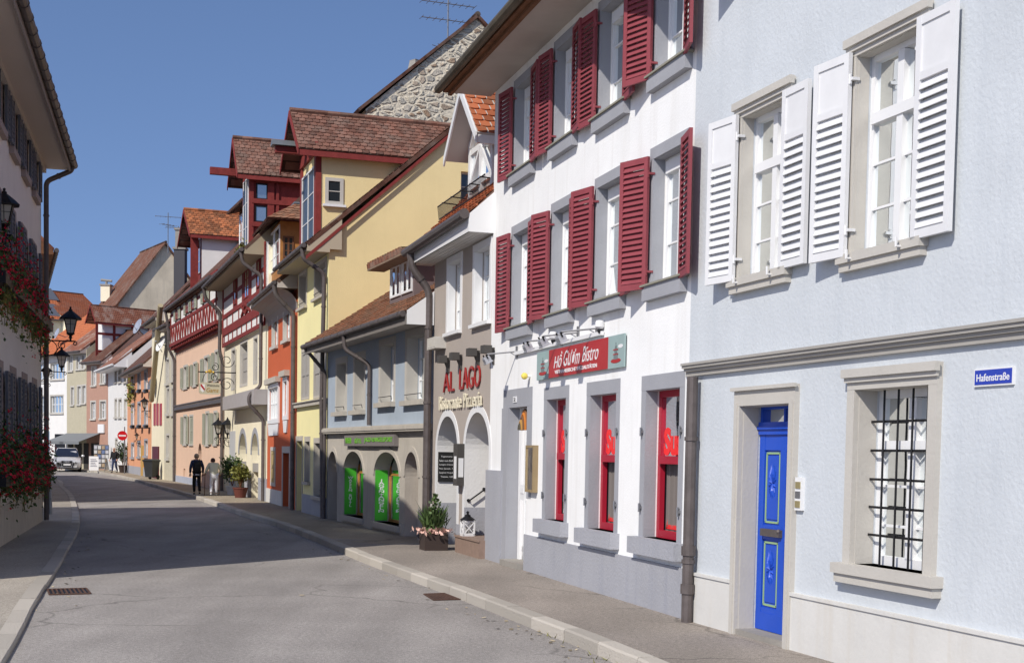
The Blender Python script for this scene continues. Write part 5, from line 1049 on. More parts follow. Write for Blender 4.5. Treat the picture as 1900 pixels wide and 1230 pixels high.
# ---------------------------------------------------------------- F: narrow orange house
def house_f():
    f = fF; ze = f.z(500, 536, .65) + .2; H = House('townhouse', f, 'narrow orange stucco house with white windows and a varnished wooden dormer', orange_wall, 10, ze)
    for a in ((506, 515.5, 586, 645), (527, 538, 571, 633)): W(H, *a, rev=.12, surround=(.14, .14, .02), sm=cream_stone, sill=(.1, .1, .1), cols=2, rows=3)
    for a, c in (((500, 518, 722, 780), 4), ((528, 534.5, 708, 772), 1)):
        r, w = W(H, *a, rev=.04, surround=(.12, .12, .05), sm=white_paint, cols=c, rows=2); mb = MB(); mb.fbox(f, r[0] - .25, r[1] + .25, r[3] + .13, r[3] + .3, -.01, .16); H.part('hood', mb, beige_stone, w); mb = MB(); mb.prism(f, [(r[0] - .1, r[2] - .14), (r[0] + .1, r[2] - .5), (r[1] - .1, r[2] - .5), (r[1] + .1, r[2] - .14)], -.01, .04); H.part('apron', mb, white_paint, w)
    r, w = W(H, 503.5, 510.5, 836, 894, rev=.06, surround=(.12, .12, .02), sm=cream_stone); panel_sh(H, w, r[0], r[1], r[2], r[3], -.04, mat('ochre shutter', (.4, .3, .14), .7), False)
    r = f.r(525, 537, 840, 945); r = (r[0], r[1], KH - .03, r[3]); H.hole(rectpoly(r), .3); mb = MB(); mb.fbox(f, r[0], r[1], r[2], r[3], -.35, -.3); dr = H.part('door', mb, wood_grey); mb = MB(); mb.fbox(f, r[0] + .4, r[0] + .7, 1.2, 1.5, -.3, -.27); H.part('letter_box', mb, dark_iron, dr)
    mb = MB(); mb.fbox(f, r[0] - .15, r[0], KH, r[3], 0, .02); mb.fbox(f, r[1], r[1] + .15, KH, r[3], 0, .02); mb.fbox(f, r[0] - .15, r[1] + .15, r[3], r[3] + .2, 0, .022); H.part('door_surround', mb, cream_stone)
    mb = MB(); mb.fbox(f, r[1] + .15, f.L, -.1, KH + .45, -.01, .03); H.part('plinth', mb, cream_plinth)
    H.shell(ze + 4.4)
    H.roof(ze + 4.4, tm_brown, o=.6, oe0=-.05, oe1=-.05, tile=(T_BROWN, .22, .2), soff=soffit_grey, gut=copper_pipe, gr=.06, zE=f.z(500, 536, .65))
    mb = MB(); n = 6
    for k in range(n):
        a0, a1 = math.pi / 2 * k / n, math.pi / 2 * (k + 1) / n; p = lambda a: (.58 * (1 - math.cos(a)), ze - .83 + .55 * math.sin(a) * .98)
        (d0, z0), (d1, z1) = p(a0), p(a1); mb.face([f.P(0, z0, d0), f.P(f.L, z0, d0), f.P(f.L, z1, d1), f.P(0, z1, d1)]); 
    H.part('cove', mb, mat('grey cove plaster', (.3, .26, .24), .8))
    H.pipe([(.15, H.zE, .66), (.15, H.zE - .3, .6), (.12, ze - 1.0, .1), (.12, KH, .1)], copper_pipe, .065)
    # varnished dormer
    d = -.1; zm = f.z(509, 480, d); u0, u1 = f.ua(520, zm, d), f.ua(498, zm, d); zb = ze + .2; zt = f.z(509, 423, d); dep = 2.6
    mb = MB(); mb.obox(f.P(u0, zb - .3, d - dep), f.t * (u1 - u0), f.n * dep, Vector((0, 0, zt - zb + .3))); do = H.part('dormer', mb, wood_orange)
    hw = (u1 - u0 - .2) / 2
    for k in range(2): a = u0 + .07 + k * (hw + .06); small_window(H, f, (a, a + hw, zb + .7, zt - .1), d + .002, white_paint, do, 1, 3)
    c = f.cross(u0 - .002); small_window(H, c, c.r(525, 545, 438, 478), 0, timber_brown, do, 2, 3)
    mb = MB(); A, B, C, D_ = f.P(u0 - .5, zt, d + .5), f.P(u1 + .4, zt, d + .5), f.P(u1 - .3, zt + .6, d - .5), f.P(u0 + .2, zt + .6, d - .5); slab(mb, A, B, C, D_, .06)
    A2, B2, C2, D2 = f.P(u0 - .5, zt, d + .5), f.P(u0 - .5, zt, d - dep), f.P(u0 + .2, zt + .6, d - dep), f.P(u0 + .2, zt + .6, d - .5); slab(mb, A2, B2, C2, D2, .06); rf = H.part('dormer_roof', mb, tm_brown, do)
    t = MB(); tiles(t, A2, B2, C2, D2, .2, .17); H.part('roof_tiles', t, T_OLD, rf); mb = MB(); mb.obox(f.P(u0 + .15, zt + .6, d - dep), f.t * (u1 - u0 - .3), f.n * (dep - .45), Vector((0, 0, .06))); H.part('zinc_top', mb, zinc, rf)
    return H
HF = house_f()
# ---------------------------------------------------------------- G: cream house, half timbered under the eave
def timber_rail(f, mb, z0, z1, u0=0, u1=None, d=.03): mb.fbox(f, u0, f.L if u1 is None else u1, z0, z1, -.01, d)
def house_g():
    f = fG; ze = f.z(440, 475, .85) + .25; H = House('townhouse', f, 'cream stucco house with half timbered top floor, two arches and a red hoist dormer', cream_wall, 12, ze)
    zt = f.z(424, 643); zb = (zt + f.z(493, 603)) / 2; zt = zb
    for a in ((430, 436, 652, 720), (446, 459, 640, 714), (471, 477.5, 630, 708)):
        r, w = W(H, *a, rev=.3, surround=(.1, .1, .01), sm=cream_stone, cols=1)
        panel_sh(H, w, r[0] + .05, r[1] - .05, r[2], r[3] - .35, -.12, grey_shut, False)
    ars = []
    for a in ((444, 457, 804, 905), (467, 479.5, 804, 920)):
        r = f.r(*a); q = (r[0], r[1], KH - .03, r[3] - .75, r[3]); H.hole(archpoly(*q, 16), .5); ars.append(q)
        mb = MB(); mb.fbox(f, r[0], r[1], KH, r[3] - 1.05, -.45, -.42); mb.fbox(f, r[0] - .03, r[1] + .03, r[3] - 1.35, r[3] - 1.05, -.5, -.03); w = H.part('arch_infill', mb, grey_shut); mb = MB(); mb.face([f.P(u, z, -.48) for u, z in archpoly(*q, 16)]); H.part('pane', mb, glass_dark, w)
        mb = MB(); t = archpoly(*q, 16); o = archpoly(q[0] - .2, q[1] + .2, q[2], q[3], q[4] + .2, 16)
        for k in range(2, len(t) - 1): mb.prism(f, [t[k], t[k + 1], o[k + 1], o[k]], -.005, .02)
        H.part('arch_moulding', mb, grey_stone)
    r = f.r(427, 437, 800, 905); mb = MB(); mb.fbox(f, r[0], r[1], KH, r[3], 0, .03); H.part('door', mb, mat('pale grey door', (.5, .5, .5), .6))
    mb = MB(); mb.fbox(f, 0, ars[1][0] - .25, -.1, KH + .75, -.01, .05); mb.fbox(f, ars[1][1] + .1, ars[0][0] - .1, -.1, KH + .85, -.01, .08); H.part('plinth', mb, grey_plinth)
    H.shell(None)
    z0 = f.z(452, 748); mb = MB(); mb.fbox(f, -.3, f.ua(413, z0, .5), z0 - .22, z0 + .28, 0, .5); H.part('canopy', mb, mat('grey canopy metal', (.38, .35, .34), .6, var=.08))
    # half timbered storey standing a little proud
    mb = MB(); mb.fbox(f, .02, f.L - .3, zb, ze + .1, 0, .1); tp = H.part('timbered_storey', mb, infill); P = lambda x0, x1, za, zc, dd=.135: (f.ua(x1, (za + zc) / 2, .1), f.ua(x0, (za + zc) / 2, .1), za, zc, .09, dd)
    hh = ze - zb; zs = zb + hh * .42; mb = MB()
    for za, zc in ((zb - .02, zb + .12), (zb + .42, zb + .72), (zs, zs + .16), (ze - .2, ze + .1)): mb.fbox(f, .0, f.L - .3, za, zc, .09, .14)
    for (x0, x1) in ((434, 441), (450.5, 454), (463, 467), (477, 485)): mb.fbox(f, *P(x0, x1, zs + .16, ze - .2))
    mb.fbox(f, .0, .16, zb, ze, .09, .138); mb.fbox(f, f.L - .5, f.L - .3, zb, ze, .09, .138)
    for k in range(9): u = f.L * (.04 + .11 * k); mb.fbox(f, u, u + .1, zb + .12, zb + .42, .09, .13)
    for k in range(6): u = f.L * (.1 + .15 * k); mb.fbox(f, u, u + .1, zb + .72, zs, .09, .13)
    ua, ub = f.ua(466, zs, .1), f.ua(450, zs, .1); um = (ua + ub) / 2
    for a, b in ((ua, um), (um, ua), (um, ub), (ub, um)): mb.beam(f.P(a, zb + .74, .12), f.P(b, zs, .12), .1, .08)
    zmid = zs + (ze - zs) * .45
    for (x0, x1) in ((415, 434), (441, 450), (467, 477), (485, 492)): q = P(x0, x1, zmid, zmid + .13, .13); mb.fbox(f, *q)
    H.part('timber_frame', mb, timber, tp)
    q = P(454, 463, zs + .2, ze - .3); w = small_window(H, f, (q[0], q[1], q[2], q[3]), .11, timber, tp, 2, 3)
    for x0, x1 in ((436, 440), (479, 484)): q = P(x0, x1, zs + .25, ze - .35); small_window(H, f, (q[0], q[1], q[2], q[3]), .14, timber, tp, 1, 2)
    H.roof(ze + 6.4, tm_brown, o=.8, oe0=-.1, oe1=.1, soff=mat('tan soffit', (.35, .29, .2), .8), gut=copper_pipe, gr=.07, zE=f.z(440, 475, .85))
    u = .35; H.pipe([(u, H.zE, .86), (u, H.zE - .35, .8), (u - .1, ze - 1.0, .2), (u - .1, z0 + .4, .2), (u - .1, z0 + .1, .58), (u - .1, z0 - .2, .58), (u - .1, z0 - .7, .1), (u - .1, KH, .1)], copper_pipe, .06)
    u = f.L - .15; H.pipe([(u, H.zE, .86), (u, H.zE - .4, .8), (u, ze - 1.2, .2), (u, zb - .1, .22), (u, zb - .6, .1), (u, KH, .1)], copper_pipe, .07)
    # red hoist dormer
    d = .05; zm = f.z(460, 390, d); u0, u1 = f.ua(464, zm, d), f.ua(450, zm, d); d2 = d + .5; zE2 = f.z(446, 317, d2); zr2 = f.z(438, 247, d2) - .05; uc = (u0 + u1) / 2; sl3 = (zr2 - zE2) / (uc - u0 + .35); zt = zE2 + sl3 * .35; zb2 = ze - .1
    do = dormer(H, f, d, u0, u1, zb2, zt, zr2, 6.0, timber, tm_brown, (T_BROWN, .2, .18), ohf=.5, ohs=.35, trim=timber)
    small_window(H, f, (u0 + .35, u1 - .35, zb2 + .5, zt - .3), d + .01, white_paint, do, 2, 3, dim_glass)
    c = f.cross(u0 - .002); mb = MB()
    for x0, x1 in ((462, 470), (496, 508), (512, 517)): a, b = c.uz(x0, 380)[0], c.uz(x1, 380)[0]; mb.fbox(c, a, b, zb2, zt, 0, .07)
    for y in (335, 375, 418): z = c.z(480, y); mb.fbox(c, 0, 3.5, z - .06, z + .1, 0, .09)
    H.part('side_timbers', mb, timber, do)
    for q in ((475, 497, 340, 370), (473, 496, 381, 412)): small_window(H, c, c.r(*q), .0, dark_iron, do, 1, 1, glassmat('mirror glass', (.1, .12, .14), 0, .35))
    mb = MB(); mb.fbox(f, uc - .1, uc + .1, zt - .2, zt + .05, -.3, 1.35); H.part('hoist_beam', mb, timber, do)
    mb = MB()
    for k in range(160): q = f.P(u0 + random.uniform(-.1, u1 - u0), zb2 + .55 + random.gauss(0, .12), d + .18 + random.gauss(0, .07)); leaf(mb, q, .12)
    H.part('window_plants', mb, leaf_y, do); mb = MB(); mb.fbox(f, u0 + .2, u1 - .2, zb2 + .25, zb2 + .45, d + .02, d + .24); H.part('window_box', mb, white_paint, do)
    return H, ze
HG, ZEG = house_g()
# ---------------------------------------------------------------- rubble gable behind
Fr = Fac((P6 - fG.n * 3.2), (P6 - fG.n * 3.2 + fG.t * 9)); c = Fr.cross(0); ap = c.uz(885, 34); lf = c.uz(692, 192); sl = (ap[1] - lf[1]) / (ap[0] - lf[0]); Dr = ap[0] * 2; zer = ap[1] - sl * ap[0]
rub = None
def rubble_mat():
    m, t, b = nt('rubble masonry'); L = t.links.new; N = t.nodes.new; b.inputs['Roughness'].default_value = .95
    tc = N('ShaderNodeTexCoord'); mp = N('ShaderNodeMapping'); mp.inputs['Scale'].default_value = (1, 1, 1.5); L(tc.outputs['Object'], mp.inputs[0])
    n0 = N('ShaderNodeTexNoise'); n0.inputs['Scale'].default_value = 3; n0.inputs['Detail'].default_value = 4; L(mp.outputs[0], n0.inputs['Vector'])
    ad = N('ShaderNodeMix'); ad.data_type = 'RGBA'; ad.inputs[0].default_value = .22; L(mp.outputs[0], ad.inputs[6]); L(n0.outputs[1], ad.inputs[7])
    v = N('ShaderNodeTexVoronoi'); v.inputs['Scale'].default_value = 4.0; L(ad.outputs[2], v.inputs['Vector']); e = N('ShaderNodeTexVoronoi'); e.feature = 'DISTANCE_TO_EDGE'; e.inputs['Scale'].default_value = 4.0; L(ad.outputs[2], e.inputs['Vector'])
    cr = N('ShaderNodeValToRGB'); L(v.outputs['Color'], cr.inputs[0]); E = cr.color_ramp.elements; E[0].color = (.3, .27, .22, 1); E[1].color = (.6, .53, .4, 1); x = E.new(.35); x.color = (.3, .2, .13, 1); x = E.new(.5); x.color = (.48, .43, .35, 1); x = E.new(.75); x.color = (.34, .32, .28, 1)
    mr = N('ShaderNodeMapRange'); mr.inputs[1].default_value = .06; mr.inputs[2].default_value = .2; L(e.outputs[0], mr.inputs[0])
    mx = N('ShaderNodeMix'); mx.data_type = 'RGBA'; L(mr.outputs[0], mx.inputs[0]); mx.inputs[6].default_value = (.62, .55, .43, 1); L(cr.outputs[0], mx.inputs[7]); L(mx.outputs[2], b.inputs['Base Color'])
    n2 = N('ShaderNodeTexNoise'); n2.inputs['Scale'].default_value = 9; n2.inputs['Detail'].default_value = 6; L(tc.outputs['Object'], n2.inputs['Vector']); mu = N('ShaderNodeMath'); mu.operation = 'ADD'; L(mr.outputs[0], mu.inputs[0]); L(n2.outputs[0], mu.inputs[1])
    bp = N('ShaderNodeBump'); bp.inputs['Strength'].default_value = 1; bp.inputs['Distance'].default_value = .05; L(mu.outputs[0], bp.inputs['Height']); L(bp.outputs[0], b.inputs['Normal']); return m
H = House('old_house', Fr, 'tall house behind the row with a bare rubble stone gable', rubble_mat(), Dr, zer); HR = H; H.shell(ap[1], z0=0)
H.roof(ap[1], tm_brown, o=.3, oe0=.12, oe1=.1)
ch = atdepth(771, 150, 53); tb = ch + Vector((0, 0, 0)); o = thing('chimney', (tb.x, tb.y, tb.z - 2.5), 'weathered stone chimney with a vaulted cap left of the rubble gable', 'chimney')
mb = MB(); mb.obox(tb + Vector((-.3, -.3, -2.5)), Vector((.6, 0, 0)), Vector((0, .6, 0)), Vector((0, 0, 2.5))); mb.obox(tb + Vector((-.38, -.38, -.35)), Vector((.76, 0, 0)), Vector((0, .76, 0)), Vector((0, 0, .1))); mb.build('stack', concrete, o)
mb = MB()
for x in (-.27, .0, .2): mb.obox(tb + Vector((x, -.3, 0)), Vector((.08, 0, 0)), Vector((0, .6, 0)), Vector((0, 0, .16)))
mb.lathe(tb + Vector((0, 0, .16)), [(.5, 0), (.46, .06), (.3, .3), (.24, .55), (.25, .6), (.0, .6)], 4); mb.build('cap', concrete, o)
def antenna(px, ptop, pbot, Y, label, arms, dish=False):
    t = atdepth(px, ptop, Y); b = atdepth(px, pbot, Y); b.x = t.x; b.y = t.y; o = thing('antenna', b, label, 'antenna'); mb = MB(); mb.tube([b, t], .03, 6); mb.build('mast', grey_metal, o)
    for q, ln, n, ang in arms:
        c = b.lerp(t, q); d = Vector((math.cos(ang), math.sin(ang), .0)); w = Vector((-d.y, d.x, 0)); mb = MB(); mb.tube([c - d * ln, c + d * ln], .018, 5)
        for k in range(n): e = c - d * ln + d * (2 * ln * k / (n - 1)); mb.tube([e - w * .28 - Vector((0, 0, .02)), e + w * .28], .012, 4)
        mb.build('aerial', grey_metal, o)
    return o
antenna(832, -6, 92, 50, 'tall television aerial with two long arms beside the rubble gable', ((.55, 1.0, 9, .35), (.86, 1.0, 9, .35), (.1, .5, 5, -.6)))
# ---------------------------------------------------------------- H: salmon inn
def house_h():
    f = fH; ze = f.z(365, 535, .55) + .25; H = House('townhouse', f, 'salmon stucco inn with sage shutters and a half timbered upper storey', pink_wall, 12, ze)
    for a, op in (((341, 348, 682, 721), 1), ((359, 365, 676, 716), 1), ((379, 388, 665, 711), 1), ((399, 406, 654, 706), 1), ((341, 347, 773, 824), 1), ((352, 358.5, 773, 824), 0), ((382, 388, 767, 825), 1), ((397, 403, 766, 824), 1)):
        r, w = W(H, *a, rev=.16, surround=(.09, .1, .015), sm=cream_stone, sill=(.1, .08, .06), cols=2, rows=2); wd = (r[1] - r[0]) / 2
        if op: panel_sh(H, w, r[1] + .1, r[1] + .1 + wd, r[2], r[3], .03, sage_shut); panel_sh(H, w, r[0] - .1 - wd, r[0] - .1, r[2], r[3], .03, sage_shut)
        else: panel_sh(H, w, r[0] + .02, r[1] - .02, r[2], r[3], -.06, sage_shut)
    r = f.r(367.5, 374, 822, 900); q = (r[0], r[1], KH - .03, r[3] - .6, r[3]); H.hole(archpoly(*q, 14), .4); mb = MB(); mb.face([f.P(u, z, -.38) for u, z in archpoly(*q, 14)]); H.part('door', mb, wood_grey)
    r = f.r(340, 343.5, 869, 884); H.hole(rectpoly(r), .2); mb = MB(); mb.fbox(f, r[0], r[1], r[2], r[3], -.22, -.18); H.part('cellar_window', mb, dark_iron)
    H.shell(None)
    zc = (f.z(330, 757) + f.z(408, 748)) / 2; mb = MB(); mb.fbox(f, 0, f.L, zc - .06, zc + .1, -.01, .12); mb.tube([f.P(0, zc + .16, .1), f.P(f.L, zc + .16, .1)], .05, 8); H.part('string_course', mb, copper_pipe)
    mb = MB(); mb.fbox(f, q[1] + .1, f.L, -.1, f.z(330, 882), -.01, .03); H.part('plinth', mb, mat('pale blue plinth', (.4, .43, .52), .9, var=.1))
    z0 = (f.z(330, 648) + f.z(405, 622)) / 2; mb = MB(); mb.fbox(f, .1, f.L - .1, z0 + .3, ze + .1, 0, .3); tp = H.part('timbered_storey', mb, infill)
    mb = MB(); D = .34; zs = z0 + .4 + (ze - z0) * .33
    mb.fbox(f, .05, f.L - .05, z0 + .22, z0 + .38, .0, .36); mb.fbox(f, .05, f.L - .05, z0 - .02, z0 + .08, .0, .12)
    n = 26
    for k in range(n): u = .2 + (f.L - .5) * k / (n - 1); mb.fbox(f, u, u + .2, z0 + .08, z0 + .22, .0, .3)
    mb.fbox(f, .05, f.L - .05, zs, zs + .13, .28, D); mb.fbox(f, .05, f.L - .05, ze - .25, ze + .12, .28, D)
    for k in range(9):
        u = .15 + (f.L - .6) * k / 8; mb.fbox(f, u, u + .15, z0 + .36, ze, .28, D - .005)
        if k < 8:
            v = u + (f.L - .6) / 8; za, zb = z0 + .39, zs
            
            for e in range(2): x0 = u + .3 + (v - u - .3) * e / 2; x1 = x0 + (v - u - .3) / 2; mb.beam(f.P(x0, za, .31), f.P((x0 + x1) / 2, zb, .31), .07, .05); mb.beam(f.P(x1, za, .31), f.P((x0 + x1) / 2 + .1, zb, .31), .07, .05)
    zm = zs + (ze - zs) * .5; mb.fbox(f, .05, f.L - .05, zm, zm + .1, .28, D - .01)
    H.part('timber_frame', mb, timber, tp)
    for k in (1, 3, 4, 6): 
        u = .15 + (f.L - .6) * (k + .5) / 8 + .1; r = (u - .5, u + .5, zs + .25, ze - .45); w = small_window(H, f, r, .345, timber, tp, 2, 2); panel_sh(H, w, r[0] - .55, r[0] - .03, r[2] - .05, r[3] + .05, .35, sage_shut); panel_sh(H, w, r[1] + .03, r[1] + .55, r[2] - .05, r[3] + .05, .35, sage_shut)
    H.roof(ze + 6.4, tm_brown, o=.5, oe0=-.1, oe1=.2, soff=timber_brown, gut=copper_pipe, gr=.08, zE=f.z(365, 535, .55))
    H.pipe([(f.L - .1, H.zE, .56), (f.L - .1, H.zE - .3, .5), (f.L - .1, ze - 1.3, .4), (f.L - .1, z0 + .2, .4), (f.L - .1, z0 - .4, .1), (f.L - .1, KH, .1)], copper_pipe, .07)
    # white dormer with an orange roof
    d = -.5; zm = f.z(364, 470, d); u0, u1 = f.ua(374, zm, d), f.ua(354, zm, d); d2 = d + .6; zE2 = f.z(356, 432, d2); zr2 = f.z(348, 381, d2) - .05; uc = (u0 + u1) / 2; sl3 = (zr2 - zE2) / (uc - u0 + .35); zt = zE2 + sl3 * .35
    do = dormer(H, f, d, u0, u1, ze + .1, zt, zr2, 5.5, timber, tm_old, (T_PATCH, .22, .2), ohf=.6, ohs=.35, trim=timber, sidem=infill)
    hw = (u1 - u0 - .7) / 2
    for k in range(2): a = u0 + .3 + k * (hw + .1); small_window(H, f, (a, a + hw, ze + 1.2, zt - .2), d + .01, white_paint, do, 2, 3)
    c = f.cross(u0 - .004); mb = MB(); mb.fbox(c, -.02, .35, ze, zt, 0, .04); H.part('corner_post', mb, timber, do)
    # low shed dormer beside it
    zr0 = H.zE + .12 + .95 * (5.8 / 6); dd = -1.6; zm = f.z(434, 452, dd); q = (1.2, 4.4, ze + 1.3, ze + 3.0); q = f.r(407, 421, 442, 475, -1.2); mb = MB(); mb.obox(f.P(.6, ze + .6, -4), f.t * 3.0, f.n * 2.8, Vector((0, 0, 2.6))); sd = H.part('dormer', mb, timber_brown)
    for k in range(2): small_window(H, f, (.8 + k * 1.4, 2.0 + k * 1.4, ze + 1.5, ze + 2.9), -1.19, white_paint, sd, 2, 2)
    mb = MB(); slab(mb, f.P(.2, ze + 3.1, -.7), f.P(4.0, ze + 3.1, -.7), f.P(4.0, ze + 4.2, -4.5), f.P(.2, ze + 4.2, -4.5), .1); H.part('dormer_roof', mb, tm_brown, sd)
    return H
HH_ = house_h()
# ---------------------------------------------------------------- farther houses along the bend
def simple(name, label, A, B, ytop, wall, D=10, slope=.8, rm=tm_brown, wins=(), o=.5, frame=white_paint, gut=copper_pipe, soff=soffit_grey, sur=cream_stone, oe0=-.05, oe1=-.05, rev=.14, zr=None, shell_z=None, plinth=None, cols=2):
    f = Fac(A, B); ze = f.z(*ytop); H = House(name, f, label, wall, D, ze)
    for w in wins: W(H, *w, fm=frame, rev=rev, surround=(.12, .12, .015), sm=sur, sill=(.12, .12, .1), silm=sur, cols=cols, rows=2, bars=.04)
    H.zr = zr or ze + slope * D / 2; H.shell(H.zr)
    if plinth: mb = MB(); mb.fbox(f, 0, f.L, -.1, KH + .5, -.01, .03); H.part('plinth', mb, plinth)
    H.roof(H.zr, rm, o=o, oe0=oe0, oe1=oe1, soff=soff, gut=gut, gr=.07); return H
Pi = flat(ground(306, 890, KH)); Pi = P8.lerp(P9, .74); Pj = flat(ground(281, 885.5, KH)); Pk = flat(ground(236, 876.5, KH))
HI = simple('townhouse', 'narrow weathered grey cream house between the salmon inn and the cream house', P8, Pi, (322, 600), mat('weathered cream stucco', (.55, .51, .40), .9, var=.12, streak=.5, dirt=(.3, .28, .22)), wins=((309, 313.5, 668, 712), (319, 323, 662, 706), (310, 314, 722, 768), (319, 323, 722, 768), (309, 314, 808, 850)))
HJ = simple('townhouse', 'cream house with three narrow red slit shutters and a dark red door', Pi, Pj, (296, 588), cream_wall, slope=1.1, wins=())
f = HJ.f
for x0, x1 in ((286, 289), (291, 294.5), (297, 300.5)): r = f.r(x0, x1, 749, 789); mb = MB(); mb.fbox(f, r[0], r[1], r[2], r[3], 0, .04); HJ.part('shutter', mb, red_frame)
r = f.r(284, 295.5, 828, 885); mb = MB(); mb.fbox(f, r[0], r[1], KH, r[3], 0, .06); HJ.part('door', mb, mat('dark red door', (.1, .012, .02), .5))
a, b = f.uz(299, 566, .5), f.uz(285, 742, .3); mb = MB(); mb.tube([f.P(f.ua(298, a[1], .5), a[1], .5), f.P(f.ua(281, b[1], .3), b[1], .3)], .14, 10); HJ.part('flue_pipe', mb, mat('beige flue', (.38, .32, .2), .7))
HK = simple('townhouse', 'small terracotta house with flower boxes and a brown roof beside the white house', Pj, Pk, (240, 690), mat('terracotta stucco', (.70, .34, .19), .9, var=.07, streak=.15, dirt=(.45, .24, .15)), slope=1.0, rm=tm_brown, wins=[(x0, x1, a - (x0 - 243) * .25, b - (x0 - 243) * .1) for (a, b) in ((697, 726), (752, 790), (824, 848)) for (x0, x1) in ((243.5, 249), (255.5, 261), (268, 274))], plinth=grey_plinth, sur=grey_stone)
f = HK.f; r = f.r(262.5, 266.5, 826, 878); mb = MB(); mb.fbox(f, r[0], r[1], KH, r[3], 0, .05); HK.part('door', mb, mat('ochre door', (.5, .3, .08), .6))
for k, x in enumerate((246, 258, 271)):
    for y in (724, 790): u, z = f.uz(x, y, .2); mb = MB(); mb.fbox(f, u - .5, u + .5, z - .15, z + .05, .12, .3); HK.part('flower_box', mb, dark_iron)
u, z = f.uz(243, 722, .25); mb = MB()
for k in range(220): leaf(mb, f.P(u + random.gauss(0, .4), z - .2 + random.gauss(0, .45), .3 + random.gauss(0, .12)), .2)
HK.part('hanging_plants', mb, leaf_y)
HL = simple('townhouse', 'bright white plaster house beside the small orange one, with the no entry sign before it', Pk, V2(-29.9, 99.5), (222, 672), infill, D=6, slope=.9, rm=tm_old, wins=[(x0, x1, a, b) for (a, b) in ((678, 709), (742, 774)) for (x0, x1) in ((213, 217), (220, 225.5), (230.5, 234.5))] + [(214, 218, 815, 850)], soff=white_paint, gut=white_paint, o=.9)
PM0, PM1, PN1, PO1 = V2(-29.9, 99.5), flat(ground(160.5, 870.8, KH)), None, None
PM1 = V2(-32.6, 103.2); PN1 = V2(-35.2, 106.4); PO1 = V2(-39.4, 112.5)
def onray(px, Y, py=850): p = atdepth(px, py, Y); return V2(p.x, p.y)
PM0, PM1, PN1, PO1 = onray(200, 99.4), onray(160.5, 101.8), onray(124, 104.2), onray(60, 108)
HM = simple('townhouse', 'brown pink house with a dark shop awning left of the white house', PM0, PM1, (178, 668), mat('brown pink stucco', (.42, .25, .19), .9, var=.08, streak=.2, dirt=(.3, .18, .14)), D=5, wins=((170.5, 178, 682, 715), (187, 196, 679, 711), (169, 177, 746, 777), (186, 196, 745, 776)), slope=.9, rm=tm_brown)
HN = simple('townhouse', 'shade-greyed olive house between the brown pink house and the white one behind the car', PM1, PN1, (140, 650), mat('shade-greyed olive stucco', (.46, .42, .31), .9, var=.08, streak=.2, dirt=(.4, .36, .25)), D=5, wins=((127, 135, 660, 688), (142, 149, 662, 685), (152, 158, 660, 684), (132, 137, 719, 751), (144, 150, 717, 750), (153, 159, 716, 748)), slope=.8, rm=tm_old)  # olive wall colour greyed to stand for the shade on this front
HO = simple('townhouse', 'white house with wide windows and a dark passage behind the parked car', PN1, PO1, (100, 657), infill, wins=((94, 119, 675, 704), (94, 117, 735, 766), (68, 84, 676, 705), (68, 84, 736, 766)), slope=.75, rm=tm_orange, cols=4)
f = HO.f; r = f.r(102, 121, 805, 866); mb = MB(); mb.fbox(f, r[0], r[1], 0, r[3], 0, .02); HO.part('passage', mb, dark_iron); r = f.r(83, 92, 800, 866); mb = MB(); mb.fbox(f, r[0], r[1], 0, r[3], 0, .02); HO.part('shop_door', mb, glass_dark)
f = HM.f
# shop front and awnings of the brown pink house
r = f.r(150, 198, 815, 868); f2 = Fac(PM0, PN1)
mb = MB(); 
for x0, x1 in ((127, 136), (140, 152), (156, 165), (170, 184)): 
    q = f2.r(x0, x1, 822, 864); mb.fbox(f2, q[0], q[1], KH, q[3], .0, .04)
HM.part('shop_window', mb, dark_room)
for k, (x0, x1, lab) in enumerate(((124, 157, 'left grey awning over the shop front at the bend'), (150, 186, 'right grey awning over the shop front at the bend'))):
    a, b = f2.ua(x1, 3.0), f2.ua(x0, 3.0); zt = f2.z((x0 + x1) / 2, 806) + .1; o = thing('awning', f2.P((a + b) / 2, zt, 0), lab, 'awning', 'awnings at the bend'); mb = MB(); slab(mb, f2.P(a, zt - .65, 1.7), f2.P(b, zt - .65, 1.7), f2.P(b, zt, 0.02), f2.P(a, zt, 0.02), .03, False); mb.fbox(f2, a, b, zt - .85, zt - .66, 1.68, 1.7); mb.build('canvas', mat('grey canvas', (.18, .19, .2), .8), o)
r = f.r(184, 195, 787, 803); o = thing('shop_sign', f.P((r[0] + r[1]) / 2, r[2], 0), 'white square shop sign with a faint script on the brown pink wall', 'sign'); mb = MB(); mb.fbox(f, r[0], r[1], r[2], r[3], .02, .12); mb.build('board', white_paint, o)
